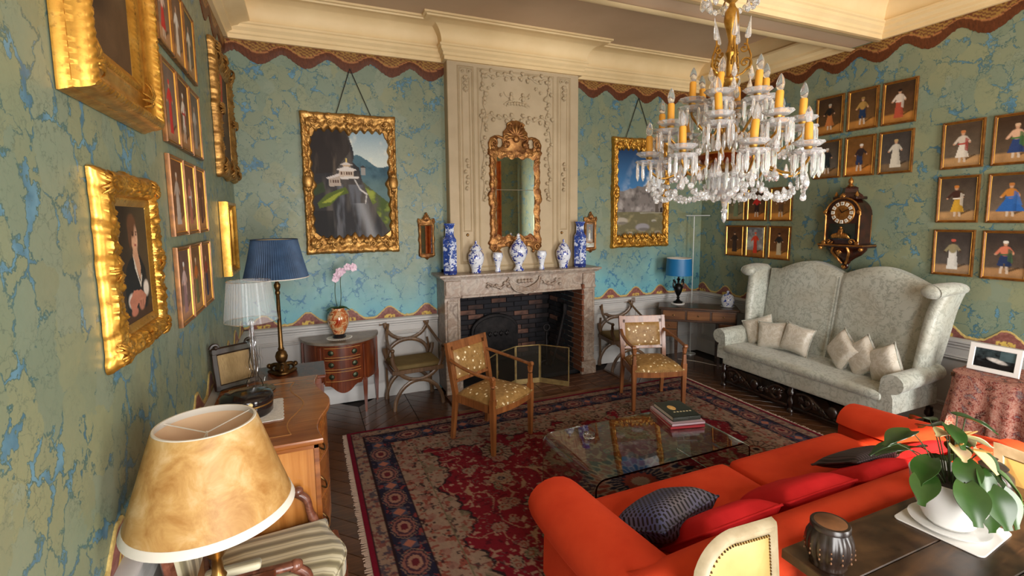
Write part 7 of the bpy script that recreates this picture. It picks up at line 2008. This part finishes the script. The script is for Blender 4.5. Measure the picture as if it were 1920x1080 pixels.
# ------------------------------------------------------------------ crystal chandelier
def crystal():
    t = NT('cut_crystal'); t.setc((1,1,1,1), .03, 0, .6); t.b.inputs['Transmission Weight'].default_value = .80; t.b.inputs['IOR'].default_value = 1.55; return t.m
M_CRYS = crystal(); M_CANDLE = mplain('amber_candle_tube', srgb(214,150,50), .5); M_CGOLD = gilt('chandelier_gilt', srgb(132,90,30), srgb(184,136,56), srgb(210,168,88), .3, .2); M_COPPER = mplain('red_copper', srgb(150,72,32), .3, .9)
M_BULB = mplain('clear_bulb', (1,1,1,1), .02, 0, .5, Transmission_Weight=.9, IOR=1.2)
CHX, CHY = 2.45, 2.31
CH = thing('chandelier', 'large crystal chandelier with amber candle tubes and bead swags hanging from the ceiling', 'chandelier', (CHX, CHY, 0))
MB().lathe([(0,1.985),(.012,1.99),(.02,2.03),(.05,2.06),(.09,2.12),(.10,2.17),(.075,2.20),(.03,2.215),(0,2.215)], 20, flute=.05, fl_n=10).build('bottom_bowl', M_CRYS, CH, smooth=40)
MB().lathe([(0,1.895),(.006,1.90),(.016,1.925),(.014,1.955),(.022,1.97),(.016,1.985),(0,1.99)], 10).build('finial_drop', M_CRYS, CH, smooth=30)
MB().lathe([(0,2.215),(.04,2.22),(.13,2.26),(.165,2.31),(.15,2.33),(.05,2.34),(.03,2.37),(.028,2.43),(.045,2.46),(.03,2.49),(.022,2.56),(.04,2.60),(.022,2.64),(.02,2.72),(.05,2.75),(.055,2.77),(.022,2.79),(.018,2.90),(.03,2.93),(.02,2.95),(.014,3.0),(.026,3.05),(.044,3.12),(.04,3.17),(.02,3.20),(.016,3.22),(.05,3.25),(.075,3.29),(.05,3.295),(.012,3.30),(.012,3.60),(0,3.60)], 24).build('column', M_CGOLD, CH)
MB().lathe([(.05,2.235),(.14,2.262),(.172,2.312),(.168,2.316),(.13,2.268),(.05,2.242)], 32, flute=.03, fl_n=16).build('copper_dish', M_COPPER, CH)
MB().lathe([(.0,ZC+.0),(.07,ZC),(.065,ZC-.03),(.02,ZC-.06),(.014,ZC-.08),(.012,3.58),(0,3.58)], 20).build('ceiling_rod', M_CGOLD, CH)
def prism_mesh(L=.085, r=.0075): return MB().lathe([(0,0),(r*.6,-.006),(r,-.018),(r,-L*.78),(0,-L)], 6).build
bulb_p = [(0,0),(.013,.0),(.019,.018),(.022,.038),(.017,.062),(.008,.082),(0,.092)]
cand_p = [(.017,0),(.021,.003),(.0205,.112),(.017,.12),(0,.12)]
bob = MB(); vs = []; n = 24; pr = [(.016,-.005),(.056,.0),(.078,.020),(.075,.026),(.054,.008),(.016,.006)]
for i in range(n):
    a = 2*PI*i/n
    for (r, z) in pr: vs.append(((r*(1+(.07 if r > .07 else 0)*(1 if i % 2 else -1)))*math.cos(a), (r*(1+(.07 if r > .07 else 0)*(1 if i % 2 else -1)))*math.sin(a), z))
bob.add(vs, [(i*6+k, ((i+1) % n)*6+k, ((i+1) % n)*6+(k+1) % 6, i*6+(k+1) % 6) for i in range(n) for k in range(6)])
CM_ = {}
def cpart(key, mb, mat, parent, loc, rot=None, scale=None, smooth=40):
    if key in CM_: return inst(CM_[key], key, parent, loc, rot, scale)
    o = mb.build(key, mat, parent, loc, rot, smooth); CM_[key] = o.data
    if scale is not None: o.scale = scale
    return o
pmb = MB().lathe([(0,0),(.006,-.006),(.0095,-.018),(.0095,-.09),(0,-.115)], 6)
bead = MB().lathe([(0,-.004),(.008,-.007),(.013,-.006),(.0185,0),(.013,.006),(.008,.007),(0,.004)], 10).xf(Matrix.Rotation(PI/2, 4, 'X'))
drop = MB().lathe([(0,.045),(.005,.038),(.014,.006),(.018,-.014),(.012,-.034),(0,-.042)], 8)
npr = 0
def arm(r, z, a, lean=0, nprism=9, root=2.32):
    global npr
    ca, sa = math.cos(a), math.sin(a); P = lambda rr, zz: (rr*ca, rr*sa, zz)
    pts = bez([P(.05, root), P(r*.45, root-.07), P(r*.8, z-.13), P(r, z-.07), P(r, z-.005)], 6)
    MB().tube(pts, [.0085-.002*i/len(pts) for i in range(len(pts))], 8).build('arm', M_CGOLD, CH)
    cpart('candle_cup', MB().lathe([(0,-.03),(.008,-.028),(.014,-.012),(.020,-.004),(.022,.004),(.014,.014),(.012,.016),(0,.016)], 12), M_CGOLD, CH, P(r, z))
    b = cpart('bobeche', bob, M_CRYS, CH, P(r, z+.008), smooth=30)
    c = cpart('candle', MB().lathe(cand_p, 12), M_CANDLE, CH, P(r, z+.016), (lean*sa, -lean*ca*-1, 0))
    cpart('bulb', MB().lathe(bulb_p, 12), M_BULB, c, (0,0,.118), smooth=180)
    # lower glass dish with prisms
    cpart('bobeche', bob, M_CRYS, CH, P(r, z-.045), None, (1.05,1.05,1.05))
    for k in range(nprism):
        q = 2*PI*k/nprism; cpart('prism', pmb, M_CRYS, CH, (r*ca+.074*math.cos(q), r*sa+.074*math.sin(q), z-.030)); npr += 1
NB = 0
def beads(p0, p1, sag, n):
    global NB
    p0, p1 = Vector(p0), Vector(p1)
    for i in range(n):
        t = (i+.5)/n; p = p0.lerp(p1, t)-Vector((0,0,sag*4*t*(1-t)))
        cpart('bead', bead, M_CRYS, CH, p, (0,0,random.uniform(0, PI)), None, 30); NB += 1
A8 = [2*PI*k/8+.25 for k in range(8)]
for a in A8: arm(.47, 2.31, a, random.uniform(-.06,.06))
for a in A8: arm(.40, 2.475, a+PI/8, random.uniform(-.08,.08), 8)
for k in range(6): arm(.215, 2.635, 2*PI*k/6+.5, random.uniform(-.1,.1), 7, 2.50)
for k in range(8):
    a, b = A8[k], A8[(k+1) % 8]; c0 = lambda aa, r, z: (r*math.cos(aa), r*math.sin(aa), z)
    beads(c0(a,.46,2.17), c0(b,.46,2.17), .13, 12); beads(c0(a,.20,2.46), c0(a,.42,2.28), .05, 7); beads(c0(a,.44,2.16), c0(a,.09,2.10), .08, 10)
for k in range(6):
    a = 2*PI*k/6+.5; beads((.20*math.cos(a),.20*math.sin(a),2.57), (.20*math.cos(a+PI/3),.20*math.sin(a+PI/3),2.57), .05, 6)
for k in range(8):
    a = A8[k]
    for (r, z) in ((.47,2.16),(.30,2.22),(.16,2.24)): cpart('pendant', drop, M_CRYS, CH, (r*math.cos(a), r*math.sin(a), z-.03))
    a += PI/8
    for (r, z) in ((.40,2.34),(.24,2.30),(.33,2.20)): cpart('pendant', drop, M_CRYS, CH, (r*math.cos(a), r*math.sin(a), z))
for k in range(16):
    a = 2*PI*k/16
    for r, z in ((.10,2.21),(.165,2.29)): cpart('prism', pmb, M_CRYS, CH, (r*math.cos(a), r*math.sin(a), z)); npr += 1
MB().lathe([(.03,2.36),(.05,2.39),(.036,2.43),(.052,2.47),(.06,2.50),(.04,2.55),(.03,2.58),(.046,2.615),(.03,2.65),(.026,2.70),(.03,2.73)], 16, flute=.06, fl_n=8).build('crystal_stem', M_CRYS, CH, smooth=40)
for k in range(24):
    a = 2*PI*k/24+.1
    for r, z in ((.13,2.44),(.27,2.33)): cpart('prism', pmb, M_CRYS, CH, (r*math.cos(a), r*math.sin(a), z))
# scroll cage with crystal spears, and the small crown above
for k in range(5):
    a = 2*PI*k/5+.35; M = Matrix.Rotation(a, 4, 'Z'); g = MB()
    volute(g, .085, 2.86, .04, -PI/2, 1.3, .007, 0, 1.0); volute(g, .075, 2.945, .028, PI/2, 1.2, .006, 0, 1.0, sgn=-1); g.tube([(.03,0,2.79),(.07,0,2.80),(.11,0,2.84),(.115,0,2.90),(.09,0,2.975),(.092,0,3.0)], .006, 6); g.xf(M)
    g.build('scroll_bracket', M_CGOLD, CH)
    cpart('spear', MB().lathe([(0,0),(.016,.01),(.018,.025),(.010,.07),(0,.135)], 6), M_CRYS, CH, M @ Vector((.092,0,3.0)), tuple((Matrix.Rotation(a, 3, 'Z') @ Matrix.Rotation(.12, 3, 'Y')).to_euler()), None, 30)
    cpart('pendant', drop, M_CRYS, CH, M @ Vector((.12,0,2.80))); cpart('pendant', drop, M_CRYS, CH, M @ Vector((.115,0,2.72)))
for k in range(6):
    a = 2*PI*k/6; M = Matrix.Rotation(a, 4, 'Z'); g = MB(); g.tube(bez([(.05,0,3.27),(.12,0,3.30),(.17,0,3.27),(.16,0,3.24),(.14,0,3.25)], 5), .005, 6); g.xf(M); g.build('crown_scroll', M_CGOLD, CH)
    for r, z in ((.175,3.25),(.13,3.23)): cpart('pendant', drop, M_CRYS, CH, M @ Vector((r,0,z)))
    beads((.17*math.cos(a),.17*math.sin(a),3.27), (.17*math.cos(a+PI/3),.17*math.sin(a+PI/3),3.27), .05, 6)
    cpart('bobeche', bob, M_CRYS, CH, M @ Vector((.08,0,3.30)))

# ------------------------------------------------------------------ curtains at the windows behind the camera
M_CURT = mnoisy('orange_damask_curtain', srgb(150,66,20), srgb(206,112,44), 10, .6)
k = 0
for (x0, x1), names in zip(WINDOWS, (('left of the first window', 'right of the first window'), ('left of the second window', 'right of the second window'))):
    for (a, b), nm in zip(((x0-.30, x0+.02), (x1-.02, x1+.30)), names):
        m = MB()
        def f(u, v): return (lerp(a, b, u), FR+.10+.035*math.sin(u*PI*7), lerp(.02, 3.35, v))
        m.grid(f, 60, 2); m2 = MB(); m2.grid(lambda u, v: (lerp(a, b, u), FR+.094+.035*math.sin(u*PI*7), lerp(.02, 3.35, v)), 60, 2, flip=True); m.merge(m2)
        tag(m.build('curtain', M_CURT, None, None, None, 60), 'orange damask curtain hanging '+nm+' behind the camera', 'curtain', 'orange curtains')
